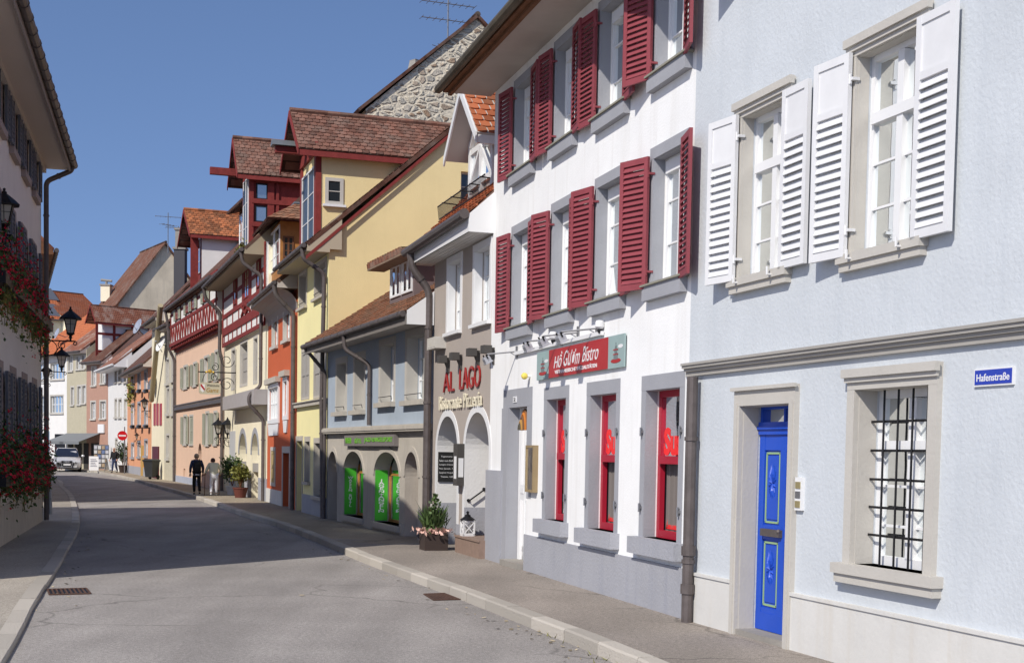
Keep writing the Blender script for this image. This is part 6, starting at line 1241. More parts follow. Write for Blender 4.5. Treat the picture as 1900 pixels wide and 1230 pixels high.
# roofs rising behind the bend
def backhouse(label, px0, px1, Y0, Y1, pyr, pye, rm, wall=cream_wall, D=10):
    """roof seen from the street: eave between two pixel columns at two depths"""
    A, B = onray(px1, Y0), onray(px0, Y1); f = Fac(A, B); ze = f.z((px0 + px1) / 2, pye); H = House('house', f, label, wall, D, ze); zr = f.z((px0 + px1) / 2, pyr, -D / 2); H.shell(zr, z0=0); H.roof(zr, rm, o=.3, oe0=0, oe1=0, gut=copper_pipe); return H
b1 = backhouse('house far left with a large clean orange red roof and two skylights', 60, 128, 121.5, 119, 526, 592, tm_orange)
f = b1.f; sl = (f.z(94, 526, -5) - b1.ze) / 5
for (px, py) in ((90, 549), (96, 579)):
    dd = roof_hit(f, px, py, b1.ze + .12, sl); u, z = f.uz(px, py, dd); mb = MB(); n = Vector((0, 0, 1)); A = f.P(u - .7, z - .5, dd + .5 / sl); B = f.P(u + .7, z - .5, dd + .5 / sl); C = f.P(u + .7, z + .7, dd - .7 / sl); D_ = f.P(u - .7, z + .7, dd - .7 / sl); up = Vector((0, 0, .12)); slab(mb, A + up, B + up, C + up, D_ + up, .2, False); w = b1.part('skylight', mb, grey_metal)
b2 = backhouse('house behind with a duller brick red roof, right of the clean orange roof', 122, 208, 124, 120.5, 550, 600, tm_red)
# old house with the bare plaster gable
def onr(px, Y): p = atdepth(px, 850, Y); return V2(p.x, p.y)
Q0 = onr(219, 107); Q1 = Q0 + V2(-3.5, 5.8); fq = Fac(Q0, Q1); cq = fq.cross(0); ap = cq.uz(306, 452); ft = cq.uz(221, 563); sl = (ap[1] - ft[1]) / (ap[0] - ft[0]); Q0 = Q0 - fq.n * 0; zeq = ap[1] - sl * ap[0]
H = House('old_house', fq, 'old house with a steep lichened roof and a bare patched plaster gable', mat('patched plaster', (.66, .57, .43), .95, var=.2, scale=.7, bump=.6, bscale=8, streak=.4, dirt=(.3, .26, .2)), ap[0] * 2, zeq); H.shell(ap[1], z0=0); H.roof(ap[1], tilemat('old brown roof', (.24, .11, .07), (.18, .08, .05), lf=.35), o=.3, oe0=.3, oe1=.2)
# dormer with the lichened roof over the white house
f = HM.f; d = -.6; q0, q1 = f.ua(190, f.z(190, 625, d), d), f.ua(180, f.z(180, 625, d), d); d2 = d + .8; w_ = 2.4; q0 = f.ua(191, f.z(190, 625, d), d); q1 = f.ua(181, f.z(190, 625, d), d)
zE2 = f.z(178, 598, d2); zr2 = f.z(170, 565, d2); uc = (q0 + q1) / 2; sl3 = (zr2 - zE2) / (uc - q0 + .4); zt = zE2 + sl3 * .4
do = dormer(HM, f, d, q0, q1, HM.ze, zt, zr2, 5.0, infill, tm_old, None, ohf=.8, ohs=.4, trim=timber)
c = f.cross(q0 - .005); mb = MB()
for a in (0, 1.4, 2.9, 4.3): mb.fbox(c, a, a + .2, HM.ze, zt, 0, .04)
for z in (HM.ze + .6, (HM.ze + zt) / 2 + .2, zt - .2): mb.fbox(c, 0, 5, z, z + .18, 0, .045)
HM.part('timber_frame', mb, timber, do)
def chimney(label, px, ptop, pbot, Y, w, m, cap=None, name='chimney'):
    t = atdepth(px, ptop, Y); b = atdepth(px, pbot, Y); o = thing(name, (t.x, t.y, b.z), label, 'chimney'); h = t.z - b.z; mb = MB(); p = Vector((t.x, t.y, b.z)); mb.obox(p + Vector((-w / 2, -w / 2, 0)), Vector((w, 0, 0)), Vector((0, w, 0)), Vector((0, 0, h))); mb.build('stack', m, o)
    mb = MB(); mb.obox(p + Vector((-w * .6, -w * .6, h)), Vector((w * 1.2, 0, 0)), Vector((0, w * 1.2, 0)), Vector((0, 0, .12))); 
    if cap == 'cowl': mb.tube([p + Vector((0, 0, h)), p + Vector((0, 0, h + .35))], .1, 8); mb.tube([p + Vector((-.45, 0, h + .5)), p + Vector((.45, 0, h + .42))], .1, 8)
    elif cap: mb.obox(p + Vector((-w * .4, -w * .4, h)), Vector((w * .8, 0, 0)), Vector((0, w * .8, 0)), Vector((0, 0, 1.1))); mb.obox(p + Vector((-w * .5, -w * .5, h + 1.1)), Vector((w, 0, 0)), Vector((0, w, 0)), Vector((0, 0, .1)))
    mb.build('cap', concrete, o); return o
chimney('yellow plastered chimney with a metal cowl on the distant red roof', 197.5, 531, 560, 112, .75, cream_wall, 'cowl')
chimney('large dark slate clad chimney beside the bare plaster gable', 335, 464, 600, 78, .62 * 1, mat('slate cladding', (.07, .07, .08), .8), True)
antenna(312, 395, 470, 88, 'thin aerial mast standing on the old house with the bare plaster gable', ((.9, .8, 6, .3), (.7, .5, 5, .9)))
antenna(331, 420, 450, 78, 'short aerial on the dark slate chimney', ((.9, .7, 7, .3),))
# ================================================================ left side of the street
grey_wall = mat('pale grey stucco', (.80, .75, .70), .9, var=.06, scale=1, bump=.25, streak=.15, dirt=(.62, .57, .52))
LB = V2(-11.29, 32.27); LD = V2(-.2511, .968); LA = LB - LD * ((32.27 - 17.3) / .968); fL = Fac(LA, LB, -1)
def house_l():
    f = fL; ze = f.z(77, 252); H = House('corner_house', f, 'tall pale grey house along the left edge with slate shutters and geraniums', grey_wall, 9, ze)
    cols = [f.ua(x, 3.6) for x in (63.5, 45, 23.5)]; pit = (cols[0] - cols[2]) / 2; cols += [cols[2] - pit * k for k in (1, 2, 3, 4, 5)]; cols = [c for c in cols if c > .9]
    z0t = f.z(20, 700); z1t, z2t, z2b = f.z(36, 427), f.z(45, 202), f.z(41, 318)
    for c in cols:
        for (zb, zt) in ((1.35, z0t), (4.75, z1t), (z2b, z2t)):
            r = (c - .45, c + .45, zb, zt); w = H.window(r, white_paint, glass_dark, .16, 2, 3, .06, surround=(.1, .22 if zt < z2t else .08, .015), sm=mat('red sandstone', (.36, .29, .27), .85, var=.1), sill=(.14, .14, .1), silm=MATS['red sandstone'])
            panel_sh(H, w, c - .98, c - .5, zb, zt + .05, .05, slate_shut); panel_sh(H, w, c + .5, c + .98, zb, zt + .05, .05, slate_shut)
    H.shell(ze + 5); mb = MB(); mb.fbox(f, 0, f.L - .01, -.1, .75, -.01, .04); H.part('plinth', mb, mat('lower wall render', (.6, .55, .48), .9, var=.12, streak=.4, dirt=(.3, .27, .24)))
    H.roof(ze + 5.2, tm_brown, o=.66, oe0=.3, oe1=.1, zE=f.z(122, 262, .74), soff=mat('left soffit', (.58, .50, .45), .8), gut=copper_pipe, gr=.085, mfas=mat('fascia boards', (.3, .26, .24), .7))
    mb = MB(); zE = H.zE; mb.fbox(f, 0, f.L, zE - .2, zE - .08, .02, .12); H.part('cornice', mb, soffit_grey)
    H.pipe([(f.L - .06, zE, .72), (f.L - .06, zE - .12, .68), (f.L - .05, zE - .4, .12), (f.L - .05, KHL + .02, .12)], copper_pipe, .06)
    return H
HLf = house_l(); f = fL
def geraniums(label, u0, u1, z, d, up, down, spread, n, nb, nv):
    o = thing('flower_box', f.P((u0 + u1) / 2, z, d), label, 'flower box', 'geranium boxes on the left house'); mb = MB(); mb.fbox(f, u0, u1, z - .2, z, .04, .3); mb.build('trough', dark_iron, o)
    def q(k=1): 
        a = random.random(); u = u0 + (u1 - u0) * random.random(); lump = .75 + .35 * math.sin(u * 3.1) + .15 * math.sin(u * 7.7)
        h = random.gauss(0, 1); zz = z + .05 + (up * abs(h) * .5 if h > 0 else -down * abs(h) * .5) * lump
        return f.P(u, zz, (.05 + abs(random.gauss(0, spread)) * (1 - .62 * (u - u0) / (u1 - u0))) * (1.1 - .5 * min(1, abs(zz - z) / (up + .01))) * lump)
    mb = MB()
    for k in range(n): leaf(mb, q(), random.choice((.06, .075, .1)))
    mb.build('foliage', leaf_g, o); mb = MB()
    for k in range(nb):
        c = q() + f.n * .03
        for j in range(6): leaf(mb, c + Vector((random.gauss(0, .028), random.gauss(0, .028), random.gauss(0, .022))), .05)
    mb.build('blossoms', red_bl, o); mb = MB(); mv = MB()
    for k in range(nv):
        u = u0 + (u1 - u0) * random.random(); ln = random.uniform(.3, 1.0) * down * 1.6; dd = random.uniform(.1, .3)
        pts = [f.P(u + random.gauss(0, .03), z - ln * j / 5, dd + .02 * math.sin(j + k)) for j in range(6)]; mv.tube(pts, .006, 4)
        for j in range(int(ln * 26)): leaf(mb, pts[0].lerp(pts[-1], random.random()) + Vector((random.gauss(0, .03), random.gauss(0, .03), 0)), .055)
    mv.build('vine', leaf_y, o); mb.build('trailing_leaves', leaf_y, o)
    return o
geraniums('upper window box of trailing red geraniums high on the left house', 5.2, fL.L - .35, 4.72, .4, .75, .55, .2, 7000, 1500, 60)
geraniums('lower window box of dark red geraniums at street level on the left house', 5.2, fL.L - .15, 1.35, .4, .75, .5, .3, 9000, 1500, 46)
mb = MB(); mb.tube([f.P(f.L + .05, .95, .18), f.P(f.L + .05, .2, .2)], .05, 8); tag(mb.build('pipe_sleeve', mat('galvanised metal', (.5, .5, .5), .5, metal=.3)), 'pale metal sleeve round the foot of the left downpipe', 'pipe sleeve')
# next houses on the left
def lefthouse(label, A, B, ze, o=.8, D=9, **k):
    g = Fac(A, B, -1); H = House('townhouse', g, label, grey_wall, D, ze)
    n = int(g.L / 2.4)
    for i in range(n):
        for zb, zt in ((1.3, 2.9), (4.3, 5.9), (ze - 2.4, ze - .8)):
            c = g.L * (i + .5) / n; H.window((c - .45, c + .45, zb, zt), white_paint, glass_dark, .14, 2, 2, .06, surround=(.1, .1, .015), sm=cream_stone, sill=(.12, .1, .08))
    H.shell(ze + 4.5); H.roof(ze + 4.5, tm_old, o=o, oe0=.35, oe1=.1, soff=timber_brown, gut=copper_pipe, gr=.07); return H
p = atdepth(103, 419, 42.5); a2 = V2(p.x - 1.0, p.y); p2 = atdepth(85, 498, 52.5); b2_ = V2(p2.x - 1.0, p2.y)
HL2 = lefthouse('house behind the left house, only its brown eave showing past the downpipe', a2, b2_, atdepth(103, 432, 42.5).z - .1, o=.9)
HL3 = lefthouse('third house along the left side, hidden behind the eave of the second', V2(-20.6, 54.5), V2(-32, 74), 8.4, o=.5)
HL4 = lefthouse('fourth house along the left side, round the bend', V2(-35, 78), V2(-48, 92), 8.0, o=.5)
# ================================================================ lanterns
lamp_glass = mat('frosted lantern glass', (.46, .43, .38), .35, spec=.5)
def lantern(label, base, foot, s=1.0, wallpt=None, outn=None, hang=False, group='wall lanterns along the street', cat='street lamp'):
    """four sided lantern whose neck stands at base; bracket from wallpt"""
    o = thing('wall_lantern', wallpt if wallpt is not None else base, label, cat, group); b = Vector(base); Z = Vector((0, 0, 1))
    def ring(h, r): return [b + Z * h * s + Vector((r * s * math.cos(a), r * s * math.sin(a), 0)) for a in [math.pi / 4 + math.pi / 2 * k + .3 for k in range(4)]]
    lo, hi = ring(.16, .1), ring(.5, .2); mb = MB()
    for k in range(4): mb.face([lo[k], lo[(k + 1) % 4], hi[(k + 1) % 4], hi[k]])
    mb.build('glass', lamp_glass, o); mb = MB()
    for k in range(4):
        mb.tube([lo[k], hi[k]], .013 * s, 5); mb.tube([lo[k], lo[(k + 1) % 4]], .014 * s, 5); mb.tube([hi[k], hi[(k + 1) % 4]], .016 * s, 5); m0 = (lo[k] + lo[(k + 1) % 4]) / 2; m1 = (hi[k] + hi[(k + 1) % 4]) / 2; mb.tube([m0, m1], .007 * s, 4); q = .62; mb.tube([lo[k].lerp(hi[k], q), lo[(k + 1) % 4].lerp(hi[(k + 1) % 4], q)], .006 * s, 4)
    mb.lathe(b, [(.02 * s, -.02 * s), (.03 * s, .05 * s), (.05 * s, .06 * s), (.03 * s, .1 * s), (.1 * s, .15 * s), (.105 * s, .17 * s)], 8); mb.build('frame', dark_iron, o)
    mb = MB(); mb.lathe(b, [(.27 * s, .49 * s), (.275 * s, .51 * s), (.2 * s, .58 * s), (.1 * s, .66 * s), (.045 * s, .7 * s), (.05 * s, .72 * s), (.02 * s, .75 * s), (.028 * s, .78 * s), (.004 * s, .8 * s)], 8); mb.build('roof', dark_iron, o)
    if wallpt is not None:
        w = Vector(wallpt); d = (b - w); d.z = 0; L = d.length; d.normalize(); mb = MB(); e = Vector((b.x, b.y, w.z)); mb.tube([w, e + d * .12], .018, 6); mb.tube([e, b], .018, 6)
        def scroll(c, r, a0, turns, sg=1): mb.tube([c + d * (r * (1 - k / 26 * .6)) * math.cos(a0 + sg * turns * 2 * math.pi * k / 20) + Z * (r * (1 - k / 26 * .6)) * math.sin(a0 + sg * turns * 2 * math.pi * k / 20) for k in range(21)], .011, 5)
        scroll(w + d * L * .3 - Z * .2, .2, math.pi / 2, .9, -1); scroll(w + d * L * .72 - Z * .1, .1, math.pi / 2, .9, 1); scroll(e + d * .1 - Z * .05, .05, 1.5, 1, -1); mb.fbox if False else None
        mb.obox(w - Z * .45 - d * .0 - Vector((0, .02, 0)), d * .02, Vector((0, .05, 0)), Z * .7); mb.tube([w - Z * .4, w + d * L * .45 - Z * .32, w + d * L * .75 - Z * .05], .012, 5); mb.build('bracket', dark_iron, o)
    return o
def lantern_on(fc, label, px, py, u=None, upx=None, s=1.0, dz=.0, **k):
    """lantern foot seen at (px, py), standing off facade fc at distance u"""
    z = 4.5
    for _ in range(6):
        best = min(((abs(proj(fc.P(u, z, d / 50))[0] - px), d / 50) for d in range(5, 150)), key=lambda q: q[0])[1]
        lo = fc.P(u, z, best); py_now = proj(lo)[1]; z += (py_now - py) / 2500 * lo.y
    return lantern(label, fc.P(u, z + .02, best), None, s, fc.P(u, z - dz, 0), **k)
lantern_on(fL, 'largest black wall lantern, above the road beside the left downpipe', 131, 633, u=fL.L - .25)
lantern_on(fL, 'black lantern cut by the left edge of the picture, over the upper geraniums', 0, 436, u=fL.L - 8.6)
lantern_on(HL2.f, 'second black wall lantern, hanging lower right behind the largest one', 114, 690, u=1.3)
lantern_on(HL2.f, 'smallest black wall lantern close to the left downpipe, below the other two', 86, 712, u=8.5, s=.9)
lantern_on(fG, 'left lantern of the pair by the downpipe between the inn and the cream house', 404.5, 812, u=fG.L - .2, s=1.0)
lantern_on(fG, 'right lantern of the pair by the downpipe between the inn and the cream house', 425, 812, u=fG.L - 1.9, s=1.0)
lantern_on(HK.f, 'black wall lantern on the far terracotta house beside the grey dish', 268, 762, u=.6, s=1.0)
lantern_on(HK.f, 'small lantern low on the terracotta house over its door', 254, 817, u=6, s=.6)
# inn sign
f = fG; u, z = f.uz(438, 692); best = min(((abs(proj(f.P(u, z, d / 50))[0] - 368), d / 50) for d in range(20, 240)), key=lambda q: q[0])[1]; L = best
gold = mat('gilt', (.75, .5, .1), .35, metal=.6); o = thing('inn_sign', f.P(u, z, 0), 'wrought iron bracket with a cream inn sign hanging over the pavement', 'sign'); mb = MB(); w = f.P(u, z); n = f.n; Z = Vector((0, 0, 1))
mb.tube([w, w + n * L], .025, 6); mb.tube([w - Z * .9, w + Z * .9], .02, 6)
for c0, r0, a0, sg in ((w + n * .35 + Z * .45, .28, 3.1, 1), (w + n * .35 - Z * .45, .28, 3.1, -1), (w + n * .8 + Z * .2, .16, 1.5, 1), (w + n * .8 - Z * .2, .16, 1.5, -1)): mb.tube([c0 + n * r0 * (1 - k / 30) * math.cos(a0 + sg * k * .38) + Z * r0 * (1 - k / 30) * math.sin(a0 + sg * k * .38) for k in range(22)], .014, 5)
mb.build('bracket', dark_iron, o); c = f.cross(u); x0, x1 = -(L - .02), -(L - .84); zb, zt = z - .84, z - .4; q = .07
mb = MB(); mb.prism(c, [(x0 + q, zb), (x1 - q, zb), (x1, zb + q), (x1, zt - q), (x1 - q, zt), (x0 + q, zt), (x0, zt - q), (x0, zb + q)], -.03, .03); mb.build('board', mat('sign cream', (.50, .46, .34), .6), o)
text('Weinstube', c, (x0 + .3, x1 - .06, zt - .15, zt - .06), dark_iron, 'lettering', o, .03, .004, .0, .2, flip=True); text('Gams', c, (x0 + .28, x1 - .08, zb + .07, zt - .2), mat('ochre letters', (.35, .2, .04), .6), 'lettering', o, .03, .004, .01, .2, flip=True)
mb = MB(); mb.prism(c, [(x0 + .06, zt - .07), (x0 + .22, zt - .07), (x0 + .22, zb + .14), (x0 + .14, zb + .06), (x0 + .06, zb + .14)], .03, .036); mb.build('shield', white_paint, o); mb = MB(); mb.prism(c, [(x0 + .06, zt - .14), (x0 + .2, zb + .12), (x0 + .22, zb + .2), (x0 + .1, zt - .07), (x0 + .06, zt - .07)], .036, .04); mb.build('shield_band', sred, o)
for a_ in (x0 + .1, x1 - .1): mb = MB(); mb.tube([c.P(a_, zt, 0), c.P((a_ + (x0 + x1) / 2) / 2, z, 0)], .012, 5); mb.build('hanger', dark_iron, o)
mb = MB(); m_ = (x0 + x1) / 2; mb.ball(c.P(m_, z + .03, 0), .08, 8); mb.ball(c.P(m_ + .13, z, 0), .045, 6); mb.ball(c.P(m_ - .13, z, 0), .045, 6); mb.build('gilt_emblem', gold, o)
# dishes
def dish(label, px, py, Y, r, m, az=.9, wall=None):
    p = atdepth(px, py, Y); o = thing('satellite_dish', p, label, 'satellite dish', 'satellite dishes'); ax = Vector((math.sin(az + math.pi) * .9, -math.cos(az + math.pi) * -.9, .35)).normalized()
    mb = MB(); mb.lathe(p, [(.001, 0), (r * .5, r * .06), (r * .85, r * .18), (r, r * .26), (r * .98, r * .27), (r * .8, r * .17), (.001, .02)], 20, ax); mb.build('reflector', m, o, True); mb = MB(); mb.tube([p - Vector((0, 0, r * .9)), p + ax * r * .8], .02, 5); mb.ball(p + ax * r * .85, .05, 6); mb.build('feed_arm', grey_metal, o)
    mb = MB(); mb.tube([p, p - ax * .25 + Vector((.3, .2, -.1)), p + Vector((.7, .25, -.1))], .03, 6); mb.build('mount', grey_metal, o)
dish('white satellite dish on the grey cream house above the inn roof line', 301, 639, 71.5, .45, white_paint)
dish('grey satellite dish beside the flue pipe over the red slit shutters', 284, 712, 75.5, .42, grey_metal)
dish('large pale dish on the roof above the terracotta house', 258, 607, 84, .5, alu)
dish('small dish on the balcony of the white house at the bend', 107, 620, 106, .45, alu)
# ================================================================ things on the pavement far off
def gp(px, py, z=KH): p = ground(px, py, z); return Vector((p.x, p.y, z))
p = gp(231, 879); o = thing('no_entry_sign', p, 'red round no entry sign with a white bar on a grey post', 'traffic sign'); mb = MB(); mb.tube([p, p + Vector((0, 0, 3.0))], .035, 8); mb.build('post', grey_metal, o)
hc = atdepth(227, 808, p.y - .08); vd = -(hc - CAM); vd.z = 0; vd.normalize(); mb = MB(); mb.lathe(hc, [(.3, 0), (.3, .02)], 28, vd); mb.build('disc', mat('sign red paint', (.55, .01, .015), .35), o); sx = vd.cross(Vector((0, 0, 1))); mb = MB(); mb.obox(hc + vd * .021 - sx * .22 - Vector((0, 0, .05)), sx * .44, Vector((0, 0, .1)), vd * .004); mb.build('bar', white_paint, o)
def aboard(label, px, py, w, h, rot=0):
    p = gp(px, py); o = thing('advertising_board', p, label, 'pavement sign', 'pavement boards'); x = Vector((math.cos(rot), math.sin(rot), 0)); y = Vector((-math.sin(rot), math.cos(rot), 0)); Z = Vector((0, 0, 1))
    for s_ in (-1, 1):
        mb = MB(); mb.obox(p - x * w / 2 + y * s_ * .3 + Z * .1, x * w, Z * (h - .1) - y * s_ * .27, y * .03); mb.build('panel', white_paint, o)
        mb = MB()
        for e in (-1, 1): mb.obox(p + x * e * (w / 2 - .03) - x * .03 + y * s_ * .31, x * .05, Z * h - y * s_ * .28, y * .035)
        mb.build('frame', grey_metal, o)
    mb = MB()
    for k in range(5): zz = h * (.35 + .11 * k); t = zz / h; mb.obox(p - x * w * .36 - y * (.3 - .27 * t + .035) + Z * zz, x * w * (.7 - .1 * (k % 3)), Z * .03, y * .004)
    mb.build('printed_lines', mat('print grey', (.2, .22, .3), .6), o)
aboard('white A-frame pavement board near the grey awnings', 174, 875, .62, 1.05, .3); aboard('pale pavement board behind the man in the dark jacket', 204.5, 874, .5, .9, .9)
def wheelie(px, py):
    p = gp(px, py); o = thing('wheelie_bin', p, 'dark grey wheelie bin beside the dark red door', 'bin'); th = -.35; X = Vector((math.cos(th), math.sin(th), 0)); Y = Vector((-math.sin(th), math.cos(th), 0)); Z = Vector((0, 0, 1)); mb = MB(); bm = mat('bin plastic', (.035, .037, .04), .55)
    def ring(h, a, b): return [p + X * sx * a + Y * sy * b + Z * h for sx, sy in ((-1, -1), (1, -1), (1, 1), (-1, 1))]
    i = mb.add(ring(.12, .22, .25) + ring(.95, .29, .34) + ring(.97, .32, .37) + ring(1.0, .32, .37)); 
    for k in range(3):
        for j in range(4): mb.f.append([i + 4 * k + j, i + 4 * k + (j + 1) % 4, i + 4 * k + 4 + (j + 1) % 4, i + 4 * k + 4 + j])
    mb.build('body', bm, o); mb = MB(); i = mb.add(ring(1.0, .33, .39) + ring(1.04, .33, .39) + ring(1.1, .22, .3)); mb.f += [[i + 8, i + 9, i + 10, i + 11]]
    for k in range(2):
        for j in range(4): mb.f.append([i + 4 * k + j, i + 4 * k + (j + 1) % 4, i + 4 * k + 4 + (j + 1) % 4, i + 4 * k + 4 + j])
    mb.build('lid', bm, o)
    for s_ in (-1, 1): mb = MB(); c = p + X * s_ * .26 + Y * .24 + Z * .12; mb.lathe(c, [(.12, -.03), (.12, .03)], 14, X); mb.build('wheel', dark_iron, o)
wheelie(281, 889)
bush(gp(446, 923), 'oleander in a brown tub in front of the cream arches', 'potted plant', .8, .3, .26, .36, mat('red brown tub', (.13, .04, .03), .6), leaf_y, 800, .11)
bush(gp(431, 917.5), 'shrub in a white pot left of the brown tub', 'potted plant', .9, .34, .24, .33, white_paint, leaf_g, 800, .12)
bush(gp(228, 876.5), 'standard shrub in a dark pot under the no entry sign', 'potted plant', 1.3, .4, .3, .5, brownpot, leaf_d, 500, .14)
p = gp(187, 872.5); o = thing('postcard_rack', p, 'wire display rack of cards outside the shop at the bend', 'display rack'); mb = MB(); mb.obox(p + Vector((-.5, 0, .1)), Vector((1.0, .3, 0)), Vector((-.06, .2, 0)), Vector((0, 0, 1.75))); mb.build('frame', grey_metal, o)
for i in range(4):
    for j in range(5): mb = MB(); mb.obox(p + Vector((-.47 + .25 * i, -.03 + .075 * i, .25 + .32 * j)), Vector((.2, .06, 0)), Vector((0, -.02, 0)), Vector((0, 0, .24))); mb.build('card', mat('card %d' % ((i * 3 + j) % 4), ((.5, .5, .55), (.15, .2, .35), (.4, .3, .2), (.6, .6, .6))[(i * 3 + j) % 4], .5), o)
p = gp(232.5, 876); o = thing('parasol', p, 'folded grey parasol on a stand by the white house', 'parasol'); mb = MB(); mb.tube([p, p + Vector((0, 0, 2.3))], .025, 6); mb.build('pole', grey_metal, o); mb = MB(); mb.lathe(p, [(.3, .75), (.33, .8), (.3, 1.2), (.22, 1.8), (.06, 2.25), (.01, 2.3)], 9); mb.build('canopy', mat('folded canvas', (.3, .31, .33), .9, bump=.4, bscale=8), o)
# drains, litter and tufts of grass by the kerb
def drain(label, a, b, c, d):
    P = [ground(*q) for q in (a, b, c, d)]; o = thing('drain_grate', (P[0] + P[2]) / 2, label, 'drain', 'road drains'); mb = MB(); up = Vector((0, 0, .006)); mb.face([q + up for q in P]); mb.build('sump', dark_iron, o)
    mb = MB(); n = 9
    for k in range(n + 1): p0 = P[0].lerp(P[1], k / n); p1 = P[3].lerp(P[2], k / n); mb.beam(p0 + up * 1.6, p1 + up * 1.6, .022, .01)
    for p0, p1 in ((P[0], P[1]), (P[3], P[2])): mb.beam(p0 + up * 1.8, p1 + up * 1.8, .03, .012)
    mb.build('grate', mat('rusty cast iron', (.10, .055, .04), .8, var=.3, scale=9), o)
drain('rusty drain grate by the right kerb', (787, 1103), (835, 1101), (866, 1112), (805, 1114)); drain('dark drain grate beside the left kerb', (88, 1094), (160, 1092), (168, 1102), (92, 1104))
mb = MB(); u_ = 0
for (x, y, n, s) in ((1042, 1178, 60, .06), (985, 1152, 22, .04), (1150, 1222, 75, .07), (628, 1012, 20, .05), (1172, 1232, 40, .06)):
    c = ground(x, y)
    for k in range(n): q = c + Vector((random.gauss(0, .1), random.gauss(0, .16), 0)); mb.tint = random.random(); tip = q + Vector((random.gauss(0, .04), random.gauss(0, .04), random.uniform(.3, 1) * s)); w_ = Vector((.006, .004, 0)); mb.face([q - w_, q + w_, tip])
tag(mb.build('weeds', leaf_y), 'tufts of weeds growing along the right kerb', 'weeds', kind='stuff'); mb.tint = .5
mb = MB()
for k in range(150):
    t = random.random(); a, b = (KRroad, -.05) if random.random() < .6 else (KLroad, .05); i = int(14 + t * 45); p = a[min(i, len(a) - 1)] + Vector((random.gauss(0, .15) + b * 4, random.gauss(0, .3), .006)); s = random.uniform(.01, .035); mb.tint = random.random(); th = random.random() * 6
    mb.face([p + Vector((s * math.cos(th + q), s * math.sin(th + q), .01 * (q > 2))) for q in (0, 1.6, 3.1, 4.7)])
for x, y in ((1056, 1163), (889, 1116), (845, 1100), (1075, 1190), (705, 1046), (718, 1055), (560, 1105)):
    c = ground(x, y); mb.tint = .99; mb.face([c + Vector((random.gauss(0, .01) + .035 * math.cos(q), .05 * math.sin(q), .012)) for q in (0, 1.3, 2.6, 4, 5.2)])
tag(mb.build('litter', tintmat('dry leaves and scraps', (.30, .25, .17), .9, .9, bump=0)), 'dry leaves and scraps lying in the gutters', 'litter', kind='stuff')
# ================================================================ people
def skin(name, V, E, m, parent, sub=2):
    me = bpy.data.meshes.new(name); loc = root_loc(parent); me.from_pydata([Vector(v[0]) - loc for v in V], E, []); o = bpy.data.objects.new(name, me); sc.collection.objects.link(o)
    md = o.modifiers.new('skin', 'SKIN'); md.use_smooth_shade = True; sv = me.skin_vertices[0].data if me.skin_vertices else None
    if sv is None:
        bpy.context.view_layer.update(); bpy.context.view_layer.objects.active = o; me.skin_vertices.data if False else None
    for k, v in enumerate(V):
        r = v[1]; me.skin_vertices[0].data[k].radius = (r, r) if not isinstance(r, tuple) else r
    me.skin_vertices[0].data[0].use_root = True
    s = o.modifiers.new('smooth', 'SUBSURF'); s.levels = sub; s.render_levels = sub; me.materials.append(m); o.parent = parent
    dg = bpy.context.evaluated_depsgraph_get(); nm = bpy.data.meshes.new_from_object(o.evaluated_get(dg)); o.modifiers.clear(); o.data = nm
    nm.polygons.foreach_set('use_smooth', [True] * len(nm.polygons)); return o
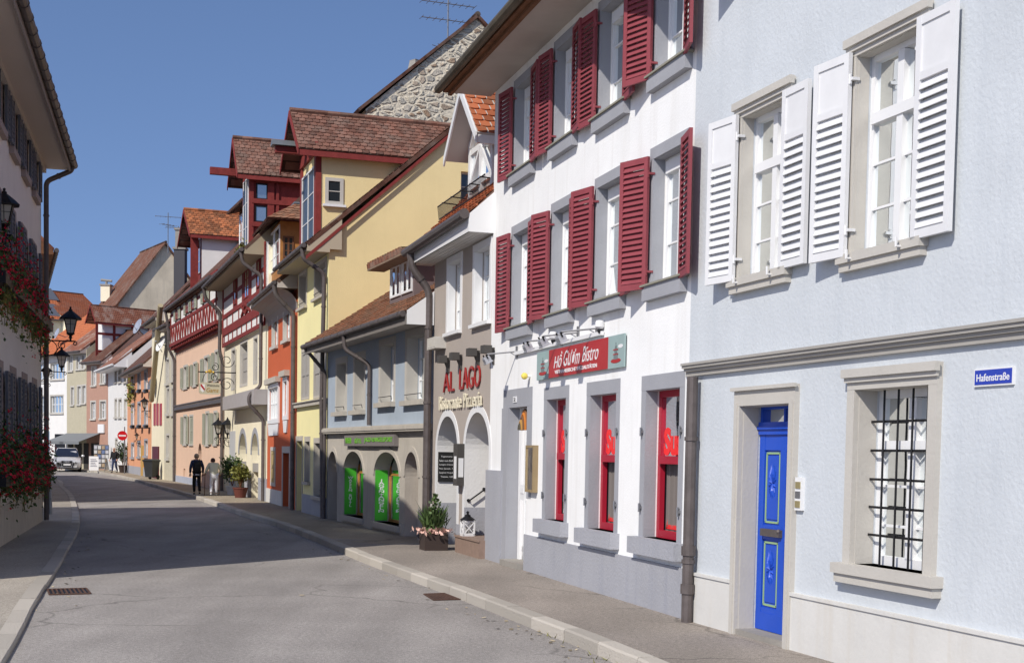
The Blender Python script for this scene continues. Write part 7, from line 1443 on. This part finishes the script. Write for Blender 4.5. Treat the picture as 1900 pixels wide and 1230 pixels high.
def person(label, pos, heading, h, J, mats, hair=True, extras=None):
    """J: joints in body frame (x right, y forward, z up) for a 1.75 m figure"""
    s = h / 1.75; ch, sh = math.cos(heading), math.sin(heading); pos = Vector(pos); o = thing('person', pos, label, 'person')
    def T(p): x, y, z = p; return pos + Vector(((x * ch + y * sh) * s, (-x * sh + y * ch) * s, z * s))
    K = {k: T(v) for k, v in J.items()}; sk = mats['skin']
    V, E = [], []
    def add(p, r, a=None): V.append((p, r if not isinstance(r, tuple) else tuple(q * s for q in r)) if isinstance(r, tuple) else (p, r * s)); i = len(V) - 1; (E.append((a, i)) if a is not None else None); return i
    pel = add(K['pelvis'], .13); wa = add(K['waist'], .12, pel); che = add(K['chest'], .14, wa); nk = add(K['neck'], .055, che); hb = add(K['head'] - Vector((0, 0, .05 * s)), .078, nk); hc = add(K['head'] + Vector((0, 0, .03 * s)), .095, hb); add(K['head'] + Vector((0, 0, .085 * s)), .07, hc)
    for d in ('l', 'r'):
        a = add(K['sh' + d], .06, che); b = add(K['el' + d], .042, a); c = add(K['wr' + d], .028, b); hd = (K['wr' + d] - K['el' + d]).normalized(); side = hd.cross(Vector((0, 0, 1))); side = side.normalized() if side.length > .1 else Vector((1, 0, 0)); pm = add(K['wr' + d] + hd * .07 * s, (.038, .022), c)
        for q in range(4): f1 = add(K['wr' + d] + hd * .12 * s + side * (.027 * (q - 1.5)) * s, .0095, pm); f2 = add(K['wr' + d] + hd * (.16 + .012 * (q in (1, 2))) * s + side * (.024 * (q - 1.5)) * s + Vector((0, 0, -.012)), .008, f1)
        t1 = add(K['wr' + d] + hd * .06 * s + side * .05 * s, .011, pm); add(K['wr' + d] + hd * .1 * s + side * .065 * s, .009, t1)
        hp = add(K['hip' + d], .085, pel); kn = add(K['kn' + d], .055, hp); an = add(K['an' + d], .038, kn)
    skin('body', V, E, sk, o, 1)
    def garment(name, chain, m, sub=2):
        V2_, E2 = [], []; idx = {}
        for br in chain:
            prev = None
            for key, p, r in br:
                if key not in idx: V2_.append((p, tuple(q * s for q in r) if isinstance(r, tuple) else r * s)); idx[key] = len(V2_) - 1
                if prev is not None: E2.append((prev, idx[key]))
                prev = idx[key]
        return skin(name, V2_, E2, m, o, sub)
    g = mats.get('girth', 1); hem = K['pelvis'] + (Vector((0, 0, -mats.get('hem', .05) * s)))
    cc = [('c', K['chest'], (.17 * g, .135 * g)), ('w', K['waist'], (.165 * g, .14 * g)), ('p', hem, (.175 * g, .15 * g))]
    ch_ = [cc, [('c', K['chest'], .16), ('n', K['neck'] - Vector((0, 0, .03 * s)), .075)]]
    for d in ('l', 'r'): ch_.append([('c', K['chest'], .16), ('s' + d, K['sh' + d], .088), ('e' + d, K['el' + d], .064), ('h' + d, K['wr' + d], .048)])
    garment('jacket', ch_, mats['jacket'])
    ch_ = []
    for d in ('l', 'r'): ch_.append([('p', K['pelvis'] - Vector((0, 0, .0)), .15), ('q' + d, K['hip' + d], .105), ('k' + d, K['kn' + d], .078), ('a' + d, K['an' + d] + Vector((0, 0, .02 * s)), .06)])
    garment('trousers', ch_, mats['trousers'])
    fw = Vector((sh, ch, 0))
    for d in ('l', 'r'):
        a = K['an' + d]; tz = -.06 if J['an' + d][2] < .12 else -.05; skin('shoe', [(a + Vector((0, 0, -.03 * s)) - fw * .03, .045 * s), (a + Vector((0, 0, -.045 * s)) + fw * .08 * s, .042 * s), (a + Vector((0, 0, -.055 * s)) + fw * .17 * s, .034 * s)], [(0, 1), (1, 2)], mats['shoe'], o, 1)
    hp = K['head']; mb = MB()
    if hair: mb.ball(hp + Vector((0, 0, .05 * s)) - fw * .018 * s, .104 * s, 12, 1, 1, .95); ho = mb.build('hair', mats['hair'], o, True)
    mb = MB(); rt = Vector((ch, -sh, 0))
    for e in (-1, 1): mb.ball(hp + rt * e * .093 * s + Vector((0, 0, 0)), .024 * s, 6, .6, 1, 1.3)
    mb.build('ears', sk, o, True); mb = MB(); mb.ball(hp + fw * .1 * s - Vector((0, 0, .005)), .018 * s, 6, .8, 1, 1.4); mb.build('nose', sk, o, True)
    for e in (-1, 1): mb = MB(); mb.ball(hp + fw * .086 * s + rt * e * .034 * s + Vector((0, 0, .025 * s)), .012 * s, 6); mb.build('eye', dark_iron, o)
    mb = MB(); mb.ball(hp + fw * .088 * s - Vector((0, 0, .045 * s)), .02 * s, 6, 1, .5, .3); mb.build('mouth', mat('lips', (.35, .13, .1), .5), o)
    return o, T, K, s, fw, rt
skin_m = mat('skin', (.46, .26, .18), .55)
J1 = dict(pelvis=(0, 0, .93), waist=(0, .01, 1.08), chest=(0, .04, 1.32), neck=(0, .08, 1.5), head=(0, .12, 1.62), shl=(-.19, .03, 1.42), shr=(.19, .03, 1.42), ell=(-.27, -.05, 1.16), elr=(.27, .02, 1.15), wrl=(-.27, .06, .93), wrr=(.27, .14, .93), hipl=(-.09, 0, .9), hipr=(.09, 0, .9), knl=(-.1, .1, .5), knr=(.09, -.02, .5), anl=(-.09, .12, .09), anr=(.09, -.26, .13))
p = gp(365, 918); hd = math.atan2(-.39, 1) ; hh = 76 / 2500 * p.y
o, T, K, s, fw, rt = person('man in a dark navy jacket with a black backpack, walking away', p, hd, hh, J1, dict(skin=skin_m, jacket=mat('navy jacket', (.02, .03, .075), .8), trousers=mat('black trousers', (.008, .008, .01), .8), shoe=dark_iron, hair=mat('short grey hair', (.30, .24, .19), .8), girth=1.12, hem=.02))
mb = MB(); b = K['chest'] - fw * .2 * s; i = 0
prof = []
for (zz, w, dpt) in ((-.34, .13, .05), (-.3, .155, .1), (-.12, .16, .13), (.04, .15, .11), (.12, .11, .06), (.14, .05, .02)):
    prof.append([b + Vector((0, 0, zz * s)) + rt * (w * x) * s - fw * (dpt * y) * s for x, y in ((-1, -.3), (-.8, .8), (0, 1.1), (.8, .8), (1, -.3))])
for ring in prof: mb.add(ring)
for k in range(5):
    for j in range(4): a = k * 5 + j; mb.f.append([a, a + 1, a + 6, a + 5])
mb.build('backpack', mat('black backpack', (.015, .015, .018), .7), o, True); mb = MB()
for e in (-1, 1): mb.tube([K['chest'] + rt * e * .1 * s - fw * .17 * s + Vector((0, 0, .1 * s)), K['chest'] + rt * e * .11 * s + Vector((0, 0, .2 * s)), K['chest'] + rt * e * .12 * s + fw * .16 * s], .02 * s, 5)
mb.tube([b - fw * .12 * s + rt * x * s + Vector((0, 0, (-.04 - .05 * abs(x)) * s)) for x in (-.08, 0, .08)], .006, 4); mb.build('straps', dark_iron, o)
mb = MB(); mb.lathe(K['pelvis'] + Vector((0, 0, -.05 * s)), [(.172 * s, -.035), (.176 * s, .02)], 16); mb.build('shirt_hem', mat('pale shirt', (.4, .42, .5), .8), o)
J2 = dict(pelvis=(0, -.02, .9), waist=(0, .03, 1.05), chest=(0, .16, 1.26), neck=(0, .28, 1.41), head=(0, .36, 1.5), shl=(-.19, .17, 1.36), shr=(.19, .17, 1.36), ell=(-.31, .12, 1.12), elr=(.31, .1, 1.12), wrl=(-.33, .3, .98), wrr=(.3, .32, .95), hipl=(-.09, -.02, .87), hipr=(.09, -.02, .87), knl=(-.12, .06, .48), knr=(.1, .0, .49), anl=(-.16, -.2, .12), anr=(.1, .05, .09))
p = gp(397, 919.5); hh = 68 / 2500 * p.y * 1.75 / 1.6
o, T, K, s, fw, rt = person('stooped person in a grey green coat and white trousers with two walking sticks', p, hd, hh, J2, dict(skin=skin_m, jacket=mat('grey green coat', (.5, .5, .4), .85), trousers=mat('white trousers', (.62, .62, .66), .8), shoe=mat('white shoe', (.65, .65, .65), .6), hair=mat('dark hair', (.06, .03, .03), .8), girth=1.3, hem=.2))
mb = MB(); mb.lathe(K['neck'] - Vector((0, 0, .03)), [(.085 * s, -.02), (.08 * s, .05)], 12); mb.build('collar', mat('blue collar', (.06, .12, .3), .8), o)
for d in ('l', 'r'):
    mb = MB(); w = K['wr' + d] + fw * .08 * s; e = Vector((w.x, w.y, KH)) + fw * .12; mb.tube([w + Vector((0, 0, .06)), e], .014, 6); mb.tube([w + fw * -.06 + Vector((0, 0, .05)), w + fw * .05 + Vector((0, 0, .05))], .017, 6); mb.build('walking_stick', timber_brown, o)
J3 = dict(J1); J3.update(anl=(-.1, -.18, .12), anr=(.08, .2, .09), knl=(-.1, .04, .5), knr=(.08, .16, .5), ell=(-.3, -.03, 1.16), elr=(.29, -.05, 1.16), wrl=(-.28, .14, .97), wrr=(.3, .12, .95))
p = gp(213, 877); hh = 46 / 2500 * p.y
person('man in a dark jacket and jeans walking towards us by the white house', p, math.pi + .25, hh, J3, dict(skin=mat('skin far', (.5, .3, .22), .55), jacket=mat('black jacket', (.012, .012, .014), .8), trousers=mat('jeans', (.03, .045, .1), .8), shoe=dark_iron, hair=mat('bald grey hair', (.42, .3, .23), .7), girth=1.2, hem=.1))
# ================================================================ car
def car(label, pos, yaw, L=4.9, Wd=1.95, Hc=1.72):
    o = thing('car', pos, label, 'car'); P0_ = Vector(pos); c, s_ = math.cos(yaw), math.sin(yaw)
    def T(x, y, z): return P0_ + Vector((x * c - y * s_, x * s_ + y * c, z))
    paint = mat('silver car paint', (.62, .62, .64), .28, metal=.35, spec=.6); hw = Wd / 2
    # y: 0 at the nose, running back to L
    st = [(0.0, .70, .34, .72), (.10, .84, .26, .80), (.35, .93, .24, .90), (.75, .965, .24, 1.0), (1.15, .975, .24, 1.05), (1.5, .975, .24, 1.08), (3.0, .975, .24, 1.12), (4.2, .96, .26, 1.12), (4.75, .9, .32, 1.08), (4.9, .78, .42, .98)]
    mb = MB(); n = 0; prof = [(-1, .55), (-.985, .2), (-.9, 0), (0, 0), (.9, 0), (.985, .2), (1, .55), (.985, .82), (.9, .96), (.55, 1.0), (0, 1.015), (-.55, 1.0), (-.9, .96), (-.985, .82)]
    for y, w, z0, z1 in st: mb.add([T(x * w * hw / .975, y, z0 + (z1 - z0) * q) for x, q in prof])
    m = len(prof)
    for k in range(len(st) - 1):
        for j in range(m): a = k * m + j; b = k * m + (j + 1) % m; mb.f.append([a, b, b + m, a + m])
    mb.f.append(list(range(m))); mb.f.append([(len(st) - 1) * m + j for j in range(m)]); mb.build('body', paint, o, True)
    # greenhouse
    gh = [(1.25, .80, 1.06, 1.07), (1.75, .74, 1.08, 1.45), (2.15, .69, 1.1, 1.66), (3.0, .68, 1.12, 1.70), (4.0, .66, 1.12, 1.66), (4.65, .72, 1.1, 1.2)]; mb = MB()
    for y, w, z0, z1 in gh: mb.add([T(-w - .1, y, z0), T(-w, y, z1 - .03), T(-w + .12, y, z1), T(w - .12, y, z1), T(w, y, z1 - .03), T(w + .1, y, z0)])
    for k in range(len(gh) - 1):
        for j in range(5): a = k * 6 + j; mb.f.append([a, a + 1, a + 7, a + 6])
    mb.build('roof', paint, o, True)
    def quad(name, pts, m_, off=.0): mb = MB(); mb.face([T(*p) for p in pts]); mb.face([T(*p) for p in pts][::-1]) if False else None; return mb.build(name, m_, o)
    gm = mat('car glass', (.015, .018, .03), .06, spec=.9)
    quad('windscreen', [(-.80, 1.215, 1.085), (.80, 1.215, 1.085), (.735, 1.715, 1.455), (.60, 2.10, 1.665), (-.60, 2.10, 1.665), (-.735, 1.715, 1.455)], gm)
    for e in (-1, 1):
        quad('side_window', [(e * .905, 1.6, 1.12), (e * .905, 4.1, 1.17), (e * .735, 3.9, 1.6), (e * .74, 2.2, 1.6)], gm)
        mb = MB(); mb.ball(T(e * 1.08, 1.45, 1.14), .12, 8, 1, .6, .75); mb.build('mirror', paint, o, True)
        mb = MB(); pts = [(e * .42, .0, .78), (e * .9, .2, .82), (e * .93, .3, .72), (e * .88, .17, .64), (e * .46, .0, .66)]; i = mb.add([T(x, y - .03, z) for x, y, z in pts]); mb.f.append([i + k for k in range(5)]); i2 = mb.add([T(x, y + .1, z) for x, y, z in pts])
        for k in range(5): mb.f.append([i + k, i + (k + 1) % 5, i2 + (k + 1) % 5, i2 + k])
        mb.build('headlight', mat('headlight', (.75, .78, .82), .1, metal=.6, spec=1), o)
        mb = MB(); mb.obox(T(e * .52, -.02, .40), T(e * .82, .12, .40) - T(e * .52, -.02, .40), Vector((0, 0, .13)), T(0, .06, 0) - T(0, 0, 0)); mb.build('air_intake', dark_iron, o)
        for y in (.95, 3.85):
            cc = T(e * .86, y, .38); ax = T(e, 0, 0) - T(0, 0, 0); mb = MB(); mb.lathe(cc, [(.3, -.12), (.37, -.1), (.38, 0), (.37, .1), (.25, .12)], 22, ax); wo = mb.build('wheel', mat('tyre', (.015, .015, .015), .8), o); mb = MB(); mb.lathe(cc, [(.24, .12), (.22, .1), (.05, .12), (.04, .13)], 14, ax); mb.build('rim', alu, wo)
    mb = MB(); g = [(-.36, .80), (.36, .80), (.40, .66), (.30, .34), (-.30, .34), (-.40, .66)]; i = mb.add([T(x, -.06, z) for x, z in g]); mb.f.append([i + k for k in range(6)]); i2 = mb.add([T(x * .97, .1, z) for x, z in g])
    for k in range(6): mb.f.append([i + k, i + (k + 1) % 6, i2 + (k + 1) % 6, i2 + k])
    gr = mb.build('grille', dark_iron, o); mb = MB()
    for k in range(6): p, q = g[k], g[(k + 1) % 6]; mb.tube([T(p[0], -.065, p[1]), T(q[0], -.065, q[1])], .014, 5)
    for k in range(4): mb.tube([T(-.135 + .09 * k + .062 * math.cos(a * .524), -.075, .72 + .062 * math.sin(a * .524)) for a in range(13)], .008, 4, cap=False)
    for z in (.62, .4): mb.tube([T(-.36, -.062, z), T(.36, -.062, z)], .005, 4)
    mb.build('chrome', alu, gr)
    mb = MB(); mb.obox(T(-.26, -.085, .47), T(.52, 0, 0) - T(0, 0, 0), Vector((0, 0, .11)), T(0, .01, 0) - T(0, 0, 0)); mb.build('number_plate', white_paint, o)
    mb = MB(); mb.obox(T(-.8, .03, .22), T(1.6, 0, 0) - T(0, 0, 0), Vector((0, 0, .1)), T(0, .3, 0) - T(0, 0, 0)); mb.build('lower_bumper', mat('bumper grey', (.1, .1, .1), .6), o)
    for e in (-1, 1): mb = MB(); mb.tube([T(e * .6, 2.1, 1.7), T(e * .6, 4.0, 1.7)], .018, 5); mb.build('roof_rail', alu, o)
    return o
p = ground(124, 875.5); car('silver grey SUV with its headlights on, driving towards us at the bend', (p.x, p.y, 0), R(18), Wd=1.98)
